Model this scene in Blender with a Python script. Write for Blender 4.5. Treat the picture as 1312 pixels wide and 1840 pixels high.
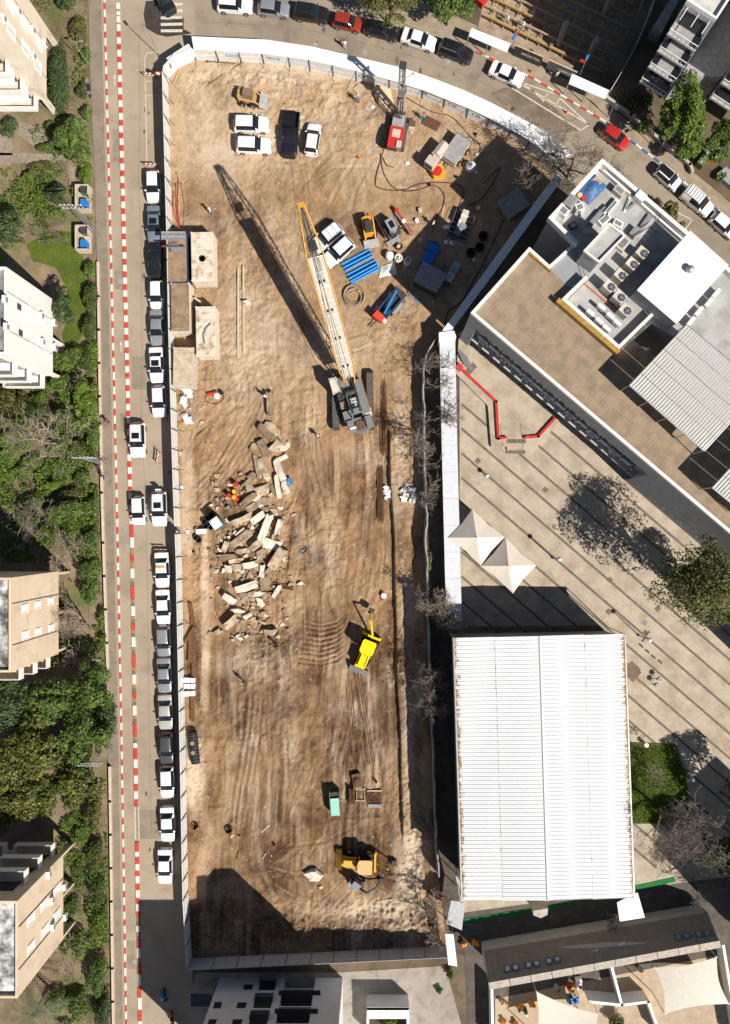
import bpy, bmesh, math, random
import numpy as np
from mathutils import Vector, Matrix

# ---------------------------------------------------------------- camera, sky, sun
H, S, NX, NY = 95.0, 0.071, 685.0, 950.0      # camera height, metres per photo pixel on the ground, nadir
scene = bpy.context.scene
COL = scene.collection
for o in list(bpy.data.objects): bpy.data.objects.remove(o)
cd = bpy.data.cameras.new('camera'); cam = bpy.data.objects.new('camera', cd); COL.objects.link(cam)
cam.location = (0, 0, H)
cd.sensor_fit = 'HORIZONTAL'; cd.sensor_width = 36; cd.lens = 36*H/(1312*S)
cd.shift_x = (656-NX)/1312; cd.shift_y = (NY-920)/1312
cd.clip_end = 2000; cd.clip_start = 1
scene.camera = cam
SUN_EL, SUN_AZ = math.radians(43), math.atan2(.725, -.689)
w = bpy.data.worlds.new('World'); scene.world = w; w.use_nodes = True
nt = w.node_tree; bg = nt.nodes['Background']
sky = nt.nodes.new('ShaderNodeTexSky'); sky.sky_type = 'NISHITA'; sky.sun_disc = False
sky.sun_elevation = SUN_EL; sky.sun_rotation = SUN_AZ; sky.air_density = .9; sky.dust_density = .4; sky.ozone_density = 1
nt.links.new(sky.outputs[0], bg.inputs[0]); bg.inputs[1].default_value = .05
sl = bpy.data.lights.new('sun', 'SUN'); sl.energy = 5; sl.angle = math.radians(.5); sl.color = (1, .95, .87)
sun = bpy.data.objects.new('sun', sl); COL.objects.link(sun); sun.location = (60, -60, 80)
c_ = math.cos(SUN_EL)
sun.rotation_euler = Vector((-.725*c_, .689*c_, -math.sin(SUN_EL))).to_track_quat('-Z', 'Y').to_euler()
scene.view_settings.view_transform = 'Standard'; scene.view_settings.look = 'None'
scene.view_settings.exposure = .45; scene.view_settings.gamma = 1
scene.render.resolution_x = 730; scene.render.resolution_y = 1024
scene.render.engine = 'CYCLES'

# ---------------------------------------------------------------- helpers
R = random.Random(7)
def Q(px, py, z=0.0):                # the point at height z that the photograph shows at pixel (px, py)
    k = (H-z)/H*S
    return ((px-NX)*k, (NY-py)*k, z)
def G(px, py): return ((px-NX)*S, (NY-py)*S)
def rad(d): return math.radians(d)

MATS = {}
def mat(name, c, r=.75, n=.18, ns=1.5, b=0, bs=8, m=0, c2=None, coat=0, det=5, sp=.3, trans=0):
    if name in MATS: return MATS[name]
    M = bpy.data.materials.new(name); M.use_nodes = True; MATS[name] = M
    t = M.node_tree; N = t.nodes; L = t.links; p = N['Principled BSDF']
    p.inputs['Roughness'].default_value = r; p.inputs['Metallic'].default_value = m
    p.inputs['Specular IOR Level'].default_value = sp
    if coat: p.inputs['Coat Weight'].default_value = coat; p.inputs['Coat Roughness'].default_value = .05
    M.diffuse_color = (*c, 1)
    if n == 0:
        p.inputs['Base Color'].default_value = (*c, 1)
    else:
        g = N.new('ShaderNodeNewGeometry'); x = N.new('ShaderNodeTexNoise')
        x.inputs['Scale'].default_value = ns; x.inputs['Detail'].default_value = det; x.inputs['Roughness'].default_value = .62
        L.new(g.outputs['Position'], x.inputs['Vector'])
        rp = N.new('ShaderNodeValToRGB'); e = rp.color_ramp.elements
        a = tuple(max(0, q*(1-n)) for q in c); d = c2 if c2 else tuple(min(1, q*(1+n)) for q in c)
        e[0].position = .32; e[0].color = (*a, 1); e[1].position = .68; e[1].color = (*d, 1)
        L.new(x.outputs['Fac'], rp.inputs[0]); L.new(rp.outputs[0], p.inputs['Base Color'])
    if b:
        g2 = N.new('ShaderNodeNewGeometry'); y = N.new('ShaderNodeTexNoise'); y.inputs['Scale'].default_value = bs; y.inputs['Detail'].default_value = 6
        L.new(g2.outputs['Position'], y.inputs['Vector'])
        bm = N.new('ShaderNodeBump'); bm.inputs['Strength'].default_value = b; bm.inputs['Distance'].default_value = .05
        L.new(y.outputs['Fac'], bm.inputs['Height']); L.new(bm.outputs[0], p.inputs['Normal'])
    return M

def tag(o, label=None, cat=None, group=None, kind=None):
    if label: o['label'] = label
    if cat: o['category'] = cat
    if group: o['group'] = group
    if kind: o['kind'] = kind
    return o
def T(name, label, cat, loc=(0, 0, 0), rz=0, group=None):
    o = bpy.data.objects.new(name, None); COL.objects.link(o); o.empty_display_size = .3
    o.location = loc; o.rotation_euler = (0, 0, rz)
    return tag(o, label, cat, group)
def inst(name, me, par=None, loc=(0, 0, 0), rot=(0, 0, 0), sc=None, m=None):
    o = bpy.data.objects.new(name, me); COL.objects.link(o); o.location = loc; o.rotation_euler = rot
    if sc: o.scale = sc
    if par: o.parent = par
    if m:
        for i, mm in enumerate(m if isinstance(m, (list, tuple)) else [m]):
            o.material_slots[i].link = 'OBJECT'; o.material_slots[i].material = mm
    return o
def ctree(o, par=None, loc=None, rz=None, **tg):
    c = o.copy(); COL.objects.link(c)
    if par: c.parent = par
    if loc is not None: c.location = loc
    if rz is not None: c.rotation_euler = (0, 0, rz)
    tag(c, **tg)
    for ch in o.children: ctree(ch, c)
    return c

class MB:
    def __init__(s): s.v = []; s.f = []; s.mi = []; s.ms = []
    def _m(s, m):
        if m not in s.ms: s.ms.append(m)
        return s.ms.index(m)
    def add(s, vs, fs, m):
        n = len(s.v); s.v += [tuple(q) for q in vs]; i = s._m(m)
        for f in fs: s.f.append(tuple(n+q for q in f)); s.mi.append(i)
        return s
    def box(s, x, y, z, sx, sy, sz, m, rz=0, rx=0, ry=0, tap=1):     # z is the underside; tap shrinks the top
        vs = []
        for k in (0, 1):
            q = tap if k else 1
            for a, b in ((-1, -1), (1, -1), (1, 1), (-1, 1)): vs.append(Vector((a*sx/2*q, b*sy/2*q, k*sz)))
        if rx or ry or rz:
            E = Matrix.Rotation(rz, 3, 'Z') @ Matrix.Rotation(ry, 3, 'Y') @ Matrix.Rotation(rx, 3, 'X')
            vs = [E @ q for q in vs]
        return s.add([(q[0]+x, q[1]+y, q[2]+z) for q in vs], [(3, 2, 1, 0), (4, 5, 6, 7), (0, 1, 5, 4), (1, 2, 6, 5), (2, 3, 7, 6), (3, 0, 4, 7)], m)
    def prism(s, pts, z0, z1, m, bottom=True):
        ar = sum(pts[i-1][0]*pts[i][1]-pts[i][0]*pts[i-1][1] for i in range(len(pts)))
        if ar < 0: pts = pts[::-1]
        n = len(pts)
        g0 = z0 if isinstance(z0, (list, tuple)) else [z0]*n; g1 = z1 if isinstance(z1, (list, tuple)) else [z1]*n
        if ar < 0: g0 = g0[::-1]; g1 = g1[::-1]
        vs = [(p[0], p[1], g0[i]) for i, p in enumerate(pts)]+[(p[0], p[1], g1[i]) for i, p in enumerate(pts)]
        fs = [tuple(range(n, 2*n))]+[(i, (i+1) % n, n+(i+1) % n, n+i) for i in range(n)]
        if bottom: fs.append(tuple(range(n-1, -1, -1)))
        return s.add(vs, fs, m)
    def tube(s, path, r, m, n=6, r2=None, cap=True):
        P = [Vector(p) for p in path]; K = len(P); vs = []; fs = []
        for i, p in enumerate(P):
            d = (P[min(i+1, K-1)]-P[max(i-1, 0)])
            d = d.normalized() if d.length > 1e-9 else Vector((0, 0, 1))
            a = d.cross(Vector((0, 0, 1)))
            if a.length < 1e-3: a = d.cross(Vector((1, 0, 0)))
            a.normalize(); b = d.cross(a)
            rr = r+(r2-r)*i/(K-1) if r2 is not None else r
            for j in range(n):
                t = 2*math.pi*j/n; vs.append(p+(a*math.cos(t)+b*math.sin(t))*rr)
        for i in range(K-1):
            for j in range(n):
                j2 = (j+1) % n; fs.append((i*n+j, i*n+j2, (i+1)*n+j2, (i+1)*n+j))
        if cap: fs.append(tuple(range(n-1, -1, -1))); fs.append(tuple((K-1)*n+j for j in range(n)))
        return s.add(vs, fs, m)
    def cyl(s, x, y, z, r, h, m, n=14, r2=None):
        return s.tube([(x, y, z), (x, y, z+h)], r, m, n, r2 if r2 is not None else r)
    def rev(s, x, y, z, prof, m, n=14):           # lathe about a vertical axis, prof = [(r, z)]
        vs = []; fs = []
        for r, zz in prof:
            for j in range(n):
                t = 2*math.pi*j/n; vs.append((x+r*math.cos(t), y+r*math.sin(t), z+zz))
        for i in range(len(prof)-1):
            for j in range(n):
                j2 = (j+1) % n; fs.append((i*n+j, i*n+j2, (i+1)*n+j2, (i+1)*n+j))
        if prof[-1][0] > .001: fs.append(tuple((len(prof)-1)*n+j for j in range(n)))
        if prof[0][0] > .001: fs.append(tuple(range(n-1, -1, -1)))
        return s.add(vs, fs, m)
    def mesh(s, name, smooth=0):
        me = bpy.data.meshes.new(name); me.from_pydata(s.v, [], s.f)
        for m in s.ms: me.materials.append(m)
        if len(s.ms) > 1: me.polygons.foreach_set('material_index', s.mi)
        if smooth:
            me.polygons.foreach_set('use_smooth', [True]*len(s.f))
            me.set_sharp_from_angle(angle=rad(smooth))
        me.update(); return me
    def b(s, name, par=None, w=0, smooth=0, label=None, cat=None, group=None, kind=None, loc=None):
        if w and par:
            q = par.location; s.v = [(a[0]-q[0], a[1]-q[1], a[2]-q[2]) for a in s.v]
        o = inst(name, s.mesh(name, smooth), par)
        if loc:      # origin at loc, vertices given in world space
            o.data.transform(Matrix.Translation(-Vector(loc))); o.location = loc
        return tag(o, label, cat, group, kind)

def npmesh(name, V, F, m, smooth=False):
    me = bpy.data.meshes.new(name); V = np.asarray(V, np.float32); F = np.asarray(F, np.int32); k = F.shape[1]
    me.vertices.add(len(V)); me.vertices.foreach_set('co', V.ravel())
    me.loops.add(F.size); me.loops.foreach_set('vertex_index', F.ravel())
    me.polygons.add(len(F)); me.polygons.foreach_set('loop_start', np.arange(0, F.size, k, dtype=np.int32))
    me.materials.append(m)
    if smooth: me.polygons.foreach_set('use_smooth', np.ones(len(F), bool))
    me.update(calc_edges=True); return me

def vn(x, y, sc, seed):                # smooth value noise 0..1 on arrays
    r = np.random.RandomState(seed).rand(256, 256)
    x = np.asarray(x, float)/sc; y = np.asarray(y, float)/sc
    xi = np.floor(x).astype(int); yi = np.floor(y).astype(int); fx = x-xi; fy = y-yi
    fx = fx*fx*(3-2*fx); fy = fy*fy*(3-2*fy)
    a = r[xi % 256, yi % 256]; b = r[(xi+1) % 256, yi % 256]; c = r[xi % 256, (yi+1) % 256]; d = r[(xi+1) % 256, (yi+1) % 256]
    return (a*(1-fx)+b*fx)*(1-fy)+(c*(1-fx)+d*fx)*fy
def fbm(x, y, sc, seed, o=4):
    t = 0; a = 1; s = 0
    for i in range(o): t = t+a*vn(x, y, sc/2**i, seed+i); s += a; a *= .55
    return t/s
def inpoly(x, y, pg):
    r = np.zeros(np.shape(x), bool); n = len(pg)
    for i in range(n):
        x1, y1 = pg[i-1]; x2, y2 = pg[i]
        if y1 == y2: continue
        r ^= ((y1 > y) != (y2 > y)) & (x < (x2-x1)*(y-y1)/(y2-y1)+x1)
    return r
def dline(x, y, pl, closed=False):     # distance to a polyline and arc length at the nearest point
    D = np.full(np.shape(x), 1e9); A = np.zeros(np.shape(x)); acc = 0
    P = list(pl)+([pl[0]] if closed else [])
    for (x1, y1), (x2, y2) in zip(P[:-1], P[1:]):
        l = math.hypot(x2-x1, y2-y1)+1e-9
        t = np.clip(((x-x1)*(x2-x1)+(y-y1)*(y2-y1))/l/l, 0, 1)
        d = np.hypot(x-x1-t*(x2-x1), y-y1-t*(y2-y1)); q = d < D
        D = np.where(q, d, D); A = np.where(q, acc+t*l, A); acc += l
    return D, A
def smooth(a, b, x):
    t = np.clip((x-a)/(b-a), 0, 1); return t*t*(3-2*t)
def interp(tab, y): return float(np.interp(y, [t[0] for t in tab], [t[1] for t in tab]))

# common materials
WHITE = mat('white_paint', (.78, .77, .74), .55, .06)
STEEL = mat('galvanised_steel', (.42, .42, .42), .45, .2, 4, m=.6)
DKST = mat('dark_steel', (.05, .05, .052), .5, .3, 5)
BLACK = mat('black_rubber', (.016, .016, .017), .75, .3, 6)
RUST = mat('rusty_steel', (.14, .068, .035), .85, .4, 5, b=.3)
CONC = mat('pale_concrete', (.45, .39, .32), .9, .22, 2.5, b=.4, bs=9)
GREYC = mat('grey_concrete', (.30, .29, .28), .9, .2, 2, b=.3)
WOOD = mat('raw_timber', (.36, .23, .12), .8, .25, 4)
PALEW = mat('pale_timber', (.52, .40, .26), .8, .2, 4)
YEL = mat('machine_yellow', (.80, .44, .01), .45, .12, 3)
ORG = mat('machine_orange', (.75, .30, .03), .5, .15, 3)
RED = mat('red_paint', (.52, .03, .022), .5, .15, 4)
REDK = mat('red_kerb_paint', (.50, .055, .04), .7, .3, 5)
WHK = mat('white_kerb_paint', (.66, .62, .55), .7, .18, 5)
BLUEP = mat('blue_plastic', (.02, .17, .48), .45, .12, 3)
GLASS = mat('dark_glass', (.012, .014, .017), .08, 0, sp=.6)
GREYP = mat('grey_paint', (.19, .19, .19), .55, .15, 3)
PLAST = mat('white_plastic', (.7, .69, .66), .5, .1, 3)
# ---------------------------------------------------------------- ground, roads, paving
SITE = [(302, 150), (318, 122), (355, 107), (475, 113), (522, 120), (558, 127), (641, 145), (700, 158), (759, 176), (798, 192), (839, 211), (876, 226), (915, 244), (948, 264),
        (984, 300), (985, 335), (795, 602), (757, 660), (758, 800), (762, 900), (765, 1000), (768, 1160), (776, 1380), (783, 1560), (800, 1702), (345, 1722), (338, 1600), (333, 1340), (326, 1000), (321, 880), (313, 600), (310, 440), (306, 300)]
PIT = [(858, 52), (1080, 158), (1150, 20), (1190, -90), (890, -90)]
def sheet(name, pts, z, m, par=None, kind='structure', holes=(), raw=False):
    bm = bmesh.new(); E = []
    for loop in [pts]+list(holes):
        vs = [bm.verts.new((*(p if raw else G(*p)), z)) for p in loop]
        E += [bm.edges.new((vs[i-1], vs[i])) for i in range(len(vs))]
    bmesh.ops.triangle_fill(bm, use_beauty=True, edges=E, normal=(0, 0, 1))
    for f in bm.faces:
        if f.normal.z < 0: f.normal_flip()
    me = bpy.data.meshes.new(name); bm.to_mesh(me); bm.free(); me.materials.append(m)
    o = inst(name, me, par)
    if kind and not par: o['kind'] = kind
    return o
def slab(name, pts, z0, z1, m, par=None, kind='structure'):
    o = MB().prism([G(*p) for p in pts], z0, z1, m).b(name, par)
    if kind and not par: o['kind'] = kind
    return o

def two_noise(name, c1, c2, c3, s1, s2, rough=.9, bump=.3, bs=12, stripes=None):
    M = bpy.data.materials.new(name); M.use_nodes = True; t = M.node_tree; N = t.nodes; L = t.links; p = N['Principled BSDF']
    p.inputs['Roughness'].default_value = rough; p.inputs['Specular IOR Level'].default_value = .2
    g = N.new('ShaderNodeNewGeometry')
    def noise(sc, d=6):
        x = N.new('ShaderNodeTexNoise'); x.inputs['Scale'].default_value = sc; x.inputs['Detail'].default_value = d; x.inputs['Roughness'].default_value = .6
        L.new(g.outputs['Position'], x.inputs['Vector']); return x
    def ramp(src, a, b, p0, p1):
        r = N.new('ShaderNodeValToRGB'); e = r.color_ramp.elements; e[0].position = p0; e[1].position = p1; e[0].color = a; e[1].color = b
        L.new(src, r.inputs[0]); return r
    n1 = noise(s1); n2 = noise(s2, 8)
    r1 = ramp(n1.outputs['Fac'], (*c1, 1), (*c2, 1), .38, .62)
    mk = ramp(n2.outputs['Fac'], (0, 0, 0, 1), (1, 1, 1, 1), .5, .72)
    mx = N.new('ShaderNodeMix'); mx.data_type = 'RGBA'; L.new(mk.outputs[0], mx.inputs[0]); L.new(r1.outputs[0], mx.inputs[6]); mx.inputs[7].default_value = (*c3, 1)
    L.new(mx.outputs[2], p.inputs['Base Color'])
    nb = noise(bs, 6); bm = N.new('ShaderNodeBump'); bm.inputs['Strength'].default_value = bump; bm.inputs['Distance'].default_value = .06
    L.new(nb.outputs['Fac'], bm.inputs['Height']); L.new(bm.outputs[0], p.inputs['Normal'])
    MATS[name] = M; return M
EARTH = two_noise('bare_earth', (.10, .075, .05), (.17, .125, .08), (.07, .06, .035), .15, .5)
GARD = two_noise('garden_soil', (.17, .125, .08), (.27, .20, .13), (.10, .13, .03), .35, .3, bump=.6, bs=6)
ASPH = two_noise('dusty_asphalt', (.32, .255, .185), (.37, .30, .22), (.26, .21, .155), .12, .35, .92, .15, 25)
ASPH2 = two_noise('grey_asphalt', (.23, .187, .14), (.31, .25, .185), (.17, .14, .108), .1, .3, .9, .15, 25)
PAVE = two_noise('pavement_slabs', (.215, .175, .132), (.265, .215, .162), (.17, .14, .11), .3, .8, .9, .2, 18)
LAWN = two_noise('lawn_soil', (.075, .11, .014), (.11, .15, .02), (.10, .09, .03), .5, .9, bump=.8, bs=20)
DRIVE = two_noise('concrete_drive', (.30, .26, .22), (.36, .32, .27), (.2, .18, .15), .3, .7, .9, .15)
EDGE = mat('kerb_edging_stone', (.34, .28, .2), .9, .12, 3)
ALLEY = two_noise('alley_soil', (.075, .06, .045), (.12, .095, .07), (.05, .045, .035), .4, .9)

out = [(-450, 450), (450, 450), (450, -450), (-450, -450)]
sheet('ground', out, -.035, EARTH, holes=[[G(*p) for p in SITE], [G(*p) for p in PIT]], raw=True)

KERB = [(-60, 186.5), (0, 188), (460, 199.8), (890, 210), (1340, 219), (1900, 228)]
DIVI = [(-60, 211), (8, 212.4), (460, 224), (890, 234.5), (960, 237.5), (1130, 240), (1340, 243.5), (1900, 253)]
WALLX = [(-60, 156), (0, 159), (150, 163), (300, 170), (440, 174), (700, 178), (900, 182), (1030, 186), (1200, 192), (1400, 196), (1900, 203)]
FENX = [(150, 302), (300, 306), (440, 310), (600, 313), (740, 317), (880, 321), (1000, 326), (1200, 330), (1340, 333), (1500, 336), (1600, 338), (1722, 345), (1950, 352)]
ys = [-60, 0, 150, 300, 460, 600, 740, 890, 1000, 1130, 1340, 1500, 1600, 1722, 1900]
road = sheet('left_street', [(interp(KERB, y), y) for y in ys]+[(interp(FENX, y), y) for y in reversed(ys) if y >= 150]+[(308, 135), (330, 105), (350, 64), (350, -60)], 0, ASPH)
NK = [(350, -75), (480, -30), (560, -12), (640, 10), (720, 38), (790, 68), (855, 93), (960, 142), (1089, 220), (1185, 292), (1290, 378), (1400, 468)]   # far kerb of the top street
sheet('top_street', [(350, -60)]+NK[0:1]+NK+[(1400, 640), (1250, 520), (1030, 330), (985, 300), (948, 264), (876, 226), (798, 192), (700, 158), (558, 127), (475, 113), (355, 107), (330, 105), (350, 64)], .002, ASPH2)
slab('left_pavement', [(interp(WALLX, y), y) for y in ys]+[(interp(KERB, y)-2, y) for y in reversed(ys)], -.03, .12, PAVE)
slab('pavement_edging', [(interp(KERB, y)-5.4, y) for y in ys]+[(interp(KERB, y)-2.2, y) for y in reversed(ys)], .05, .127, EDGE)
slab('garden_ground', [(-400, -60), (-400, 1950)]+[(interp(WALLX, y)-1, y) for y in reversed(ys)], -.03, .13, GARD)
slab('top_pavement', NK+[(1400, 440), (1290, 346), (1185, 262), (1100, 196), (1078, 164), (856, 55), (858, 48), (800, 20), (720, -10), (620, -50)], -.03, .12, mat('sandy_pavement', (.30, .235, .165), .9, .2, .8, b=.2))
slab('upper_garden_ground', [(1078, 164), (1100, 196), (1185, 262), (1290, 346), (1420, 450), (1500, 400), (1500, -60), (1200, -80), (1150, 22), (1082, 158)], -.03, .14, EARTH)

# kerb stones (parts of the kerb)
def unit(m, sx=1, sy=1, sz=1, bev=.0): return MB().box(0, 0, 0, sx, sy, sz, m).mesh('block')
kb = bpy.data.objects.new('kerb', None); COL.objects.link(kb); kb['kind'] = 'structure'
meR, meW = unit(REDK), unit(WHK)
y = -20.; i = 0
while y < 1870:
    red = i % 2 == 0; L = (12 if red else 14.2)+R.uniform(-.6, .6)
    yc = y+L/2; xc = interp(KERB, yc); x, yy = G(xc, yc)
    inst('kerb_stone', meR if red else meW, kb, (x, yy, -.02), (0, 0, rad(1.2)), (.21, L*S-.015, .15))
    y += L; i += 1
# lane divider blocks
dv = T('lane_divider', 'line of red and white plastic blocks dividing the left street', 'lane divider', (*G(234, 900), 0))
TANK = mat('tan_divider_rubber', (.33, .2, .07), .8, .3, 8); GRK = mat('grey_divider_rubber', (.16, .14, .1), .8, .3, 8)
meT, meG = unit(TANK), unit(GRK)
dm = {'r': (meR, .45), 'w': (meW, .45), 't': (meT, .36), 'g': (meG, .36)}
seq = [('w', 11), ('t', 4), ('w', 7), ('t', 2), ('w', 11), ('t', 3), ('w', 13)]
while sum(q[1] for q in seq) < 918: seq += [('r', 10.4), ('w', 12.3)]
seq += [('r', 23), ('w', 19), ('t', 13), ('r', 12), ('t', 12)]
k = 0
while sum(q[1] for q in seq) < 1322: seq += [('w', 18), ('t', 6.5), ('g', 7), ('r', (24, 12)[k % 2]), ('t', 6), ('g', 6)]; k += 1
seq += [('w', 9), ('r', 20), ('w', 16), ('r', 13), ('w', 15), ('r', 13), ('w', 15), ('r', 14), ('', 63)]
seq += [('r', 17), ('w', 9), ('r', 13), ('w', 12), ('r', 10), ('w', 13), ('r', 12), ('w', 14), ('r', 11), ('w', 13), ('r', 10), ('t', 9), ('g', 7), ('w', 11), ('t', 8), ('g', 7), ('r', 14), ('w', 18), ('t', 8), ('g', 8), ('r', 13)]
while sum(q[1] for q in seq) < 1850: seq += [('w', 22), ('r', 10), ('r', 10)]
y = 6.
for c, L in seq:
    if c:
        yc = y+L/2; x, yy = G(interp(DIVI, yc)+R.uniform(-.25, .25), yc); me, wd = dm[c]
        q = dv.location
        inst('divider_block', me, dv, (x-q[0], yy-q[1], .0), (0, 0, rad(1.3+R.uniform(-.5, .5))), (wd, L*S-.03, .13))
    y += L

# painted lines on the left street and top street
PAINT = mat('worn_white_road_paint', (.55, .49, .40), .85, .35, 6)
def stripe(name, pts, wd, par=None, m=PAINT, z=.006):
    mb = MB()
    for (x1, y1), (x2, y2) in zip(pts[:-1], pts[1:]):
        a = Vector(G(x1, y1)); c = Vector(G(x2, y2)); d = (c-a).normalized(); n = Vector((-d.y, d.x))*wd/2
        mb.add([(*(a-n), z), (*(c-n), z), (*(c+n), z), (*(a+n), z)], [(0, 1, 2, 3)], m)
    return mb.b(name, par)
REP = two_noise('asphalt_repair', (.24, .195, .145), (.28, .23, .17), (.20, .165, .125), .3, .8, .9); OIL = mat('oil_stain', (.13, .105, .08), .7, .4, 2.5)
mk = bpy.data.objects.new('road_markings', None); COL.objects.link(mk); mk['kind'] = 'structure'
stripe('line', [(286, 93), (264, 95), (260, 105), (264, 290), (288, 296)], .10, mk)
stripe('line', [(261, 146), (284, 146)], .08, mk); stripe('line', [(262, 172), (286, 172)], .08, mk)
stripe('line', [(242.5, 1450), (243.5, 1508)], .13, mk); stripe('line', [(249, 1450), (250, 1508)], .13, mk)
for k in range(5): stripe('zebra_bar', [(289, 9+k*11.6), (328, 7+k*12)], .36, mk)
stripe('line', [(941, 153), (1059, 224), (1044, 234), (920, 158)], .16, mk)
stripe('line', [(1059, 224), (1006, 176)], .15, mk); stripe('line', [(1006, 176), (998, 192)], .14, mk); stripe('line', [(985, 168), (976, 182)], .14, mk)
stripe('line', [(943, 150), (996, 168)], .13, mk); stripe('line', [(950, 156), (976, 180)], .13, mk)
stripe('line', [(1210, 378), (1244, 395), (1226, 420)], .12, mk)
for a in ((217.5, 617), (206, 137)):      # direction arrows of the bicycle lane
    x, yy = G(*a)
    MB().prism([(x-.16, yy-.2), (x+.16, yy-.2), (x, yy+.35)], .002, .006, PAINT).b('arrow', mk)
    MB().box(x, yy-.65, .002, .1, .9, .004, PAINT).b('arrow_shaft', mk)
for a in ((217, 505), (219, 591), (233, 1165), (228, 951), (229, 981), (567, 81), (805, 110), (657, 94), (1158, 1119), (244, 1729), (243, 1762)):
    MB().cyl(*G(*a), -.01, .33, .016, GREYC if a[0] < 900 else GREYP, 18).b('manhole_cover', mk)
for x0, y0, x1, y1 in ((205, 486, 221, 520), (216, 742, 228, 776), (245, 1455, 300, 1508), (228, 1690, 243, 1742), (236, 640, 262, 700), (202, 232, 214, 290)): sheet('repair_patch', [(x0, y0), (x1, y0+1), (x1+1, y1), (x0+1, y1-1)], .0035, REP, mk)
for k in range(34):
    if k < 20: x_, y_ = R.uniform(256, 300), R.uniform(90, 1600)
    else:
        s_ = R.random(); x_ = 480+s_*560; y_ = 60+max(0, s_-.25)*190+R.uniform(-12, 22)
    r_ = R.uniform(2, 7); sheet('oil_stain', [(x_+r_*R.uniform(.4, 1)*math.cos(t)*.7, y_+r_*R.uniform(.5, 1.3)*math.sin(t)) for t in np.linspace(0, 5.7, 9)], .0045+k*.00005, OIL, mk)
stripe('crack', [(250, 60), (252, 200), (249, 330), (254, 470), (256, 640), (254, 760), (262, 900), (266, 1100), (268, 1300), (272, 1500)], .035, mk, OIL, .0052); stripe('crack', [(380, 40), (480, 46), (560, 55), (650, 76), (760, 106), (850, 140), (930, 178)], .04, mk, OIL, .0062)
WET = mat('damp_asphalt', (.055, .045, .037), .35, .3, 1.2, sp=.5)
sheet('damp_patch', [(262, 2), (285, 0), (288, 20), (300, 36), (330, 30), (330, 52), (345, 60), (300, 66), (282, 62), (262, 50), (258, 25)], .005, WET, mk)
DAMP = two_noise('damp_street', (.14, .108, .08), (.20, .16, .12), (.27, .215, .16), .5, .7, .6)
sheet('damp_patch', [(880, 168), (905, 158), (940, 156), (1000, 195), (1040, 235), (1000, 240), (960, 226), (930, 205), (900, 186)], .0055, DAMP, mk)

# red/white and blue/white kerb of the top street
kb2 = bpy.data.objects.new('kerb', None); COL.objects.link(kb2); kb2['kind'] = 'structure'
BLK = mat('blue_kerb_paint', (.03, .13, .30), .7, .25, 5); meB = unit(BLK); meE = unit(EDGE)
acc = 0; nxt = 0; i = 0
for (x1, y1), (x2, y2) in zip(NK[:-1], NK[1:]):
    l = math.hypot(x2-x1, y2-y1); n = max(1, round(l/13.5))
    for q in range(n):
        t = (q+.5)/n; cx, cy = x1+(x2-x1)*t, y1+(y2-y1)*t; x, yy = G(cx, cy)
        me = (meE if cx < 850 else (meR if i % 2 else meW) if cx < 1085 else (meB if i % 2 else meW)); i += 1
        inst('kerb_stone', me, kb2, (x, yy, -.02), (0, 0, -math.atan2(y2-y1, x2-x1)), (l/n*S-.015, .2, .155))

# ---------------------------------------------------------------- plaza
def plaza_mat():
    M = bpy.data.materials.new('plaza_pavers'); M.use_nodes = True; t = M.node_tree; N = t.nodes; L = t.links; p = N['Principled BSDF']
    g = N.new('ShaderNodeNewGeometry'); mp = N.new('ShaderNodeMapping'); mp.inputs['Rotation'].default_value = (0, 0, rad(40.7)); L.new(g.outputs['Position'], mp.inputs[0])
    br = N.new('ShaderNodeTexBrick'); br.inputs['Scale'].default_value = 1; br.inputs['Brick Width'].default_value = .42; br.inputs['Row Height'].default_value = .21
    br.inputs['Mortar Size'].default_value = .012; br.inputs['Color1'].default_value = (.47, .40, .31, 1); br.inputs['Color2'].default_value = (.42, .355, .275, 1); br.inputs['Mortar'].default_value = (.30, .25, .19, 1)
    L.new(mp.outputs[0], br.inputs['Vector'])
    x = N.new('ShaderNodeTexNoise'); x.inputs['Scale'].default_value = .5; x.inputs['Detail'].default_value = 6; L.new(g.outputs['Position'], x.inputs['Vector'])
    r = N.new('ShaderNodeValToRGB'); r.color_ramp.elements[0].color = (.8, .77, .73, 1); r.color_ramp.elements[1].color = (1.05, 1.04, 1.02, 1); r.color_ramp.elements[0].position = .35; r.color_ramp.elements[1].position = .6
    L.new(x.outputs['Fac'], r.inputs[0]); mx = N.new('ShaderNodeMix'); mx.data_type = 'RGBA'; mx.blend_type = 'MULTIPLY'; mx.inputs[0].default_value = 1
    L.new(br.outputs['Color'], mx.inputs[6]); L.new(r.outputs[0], mx.inputs[7]); L.new(mx.outputs[2], p.inputs['Base Color'])
    p.inputs['Roughness'].default_value = .85; p.inputs['Specular IOR Level'].default_value = .2
    bm = N.new('ShaderNodeBump'); bm.inputs['Strength'].default_value = .3; bm.inputs['Distance'].default_value = .02; L.new(br.outputs['Fac'], bm.inputs['Height']); bm.invert = True; L.new(bm.outputs[0], p.inputs['Normal'])
    return M
PLZ = plaza_mat()
sheet('plaza', [(826, 598), (1060, 420), (1420, 700), (1420, 1560), (1140, 1640), (826, 1640)], 0, PLZ)
BAND = mat('dark_paver_band', (.15, .122, .095), .85, .2, 2, b=.2)
PB = bpy.data.objects.new('paving_bands', None); COL.objects.link(PB); PB['kind'] = 'structure'
for k in range(-2, 16):
    y0 = 717.6+44.3*k; sl_ = .862
    pts = [(829, y0+sl_*9)]
    xe = min(1380, 820+(1560-y0)/sl_)
    if xe > 840: stripe('band', [pts[0], (xe, y0+sl_*(xe-820))], .30, PB, BAND, .005)
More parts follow.
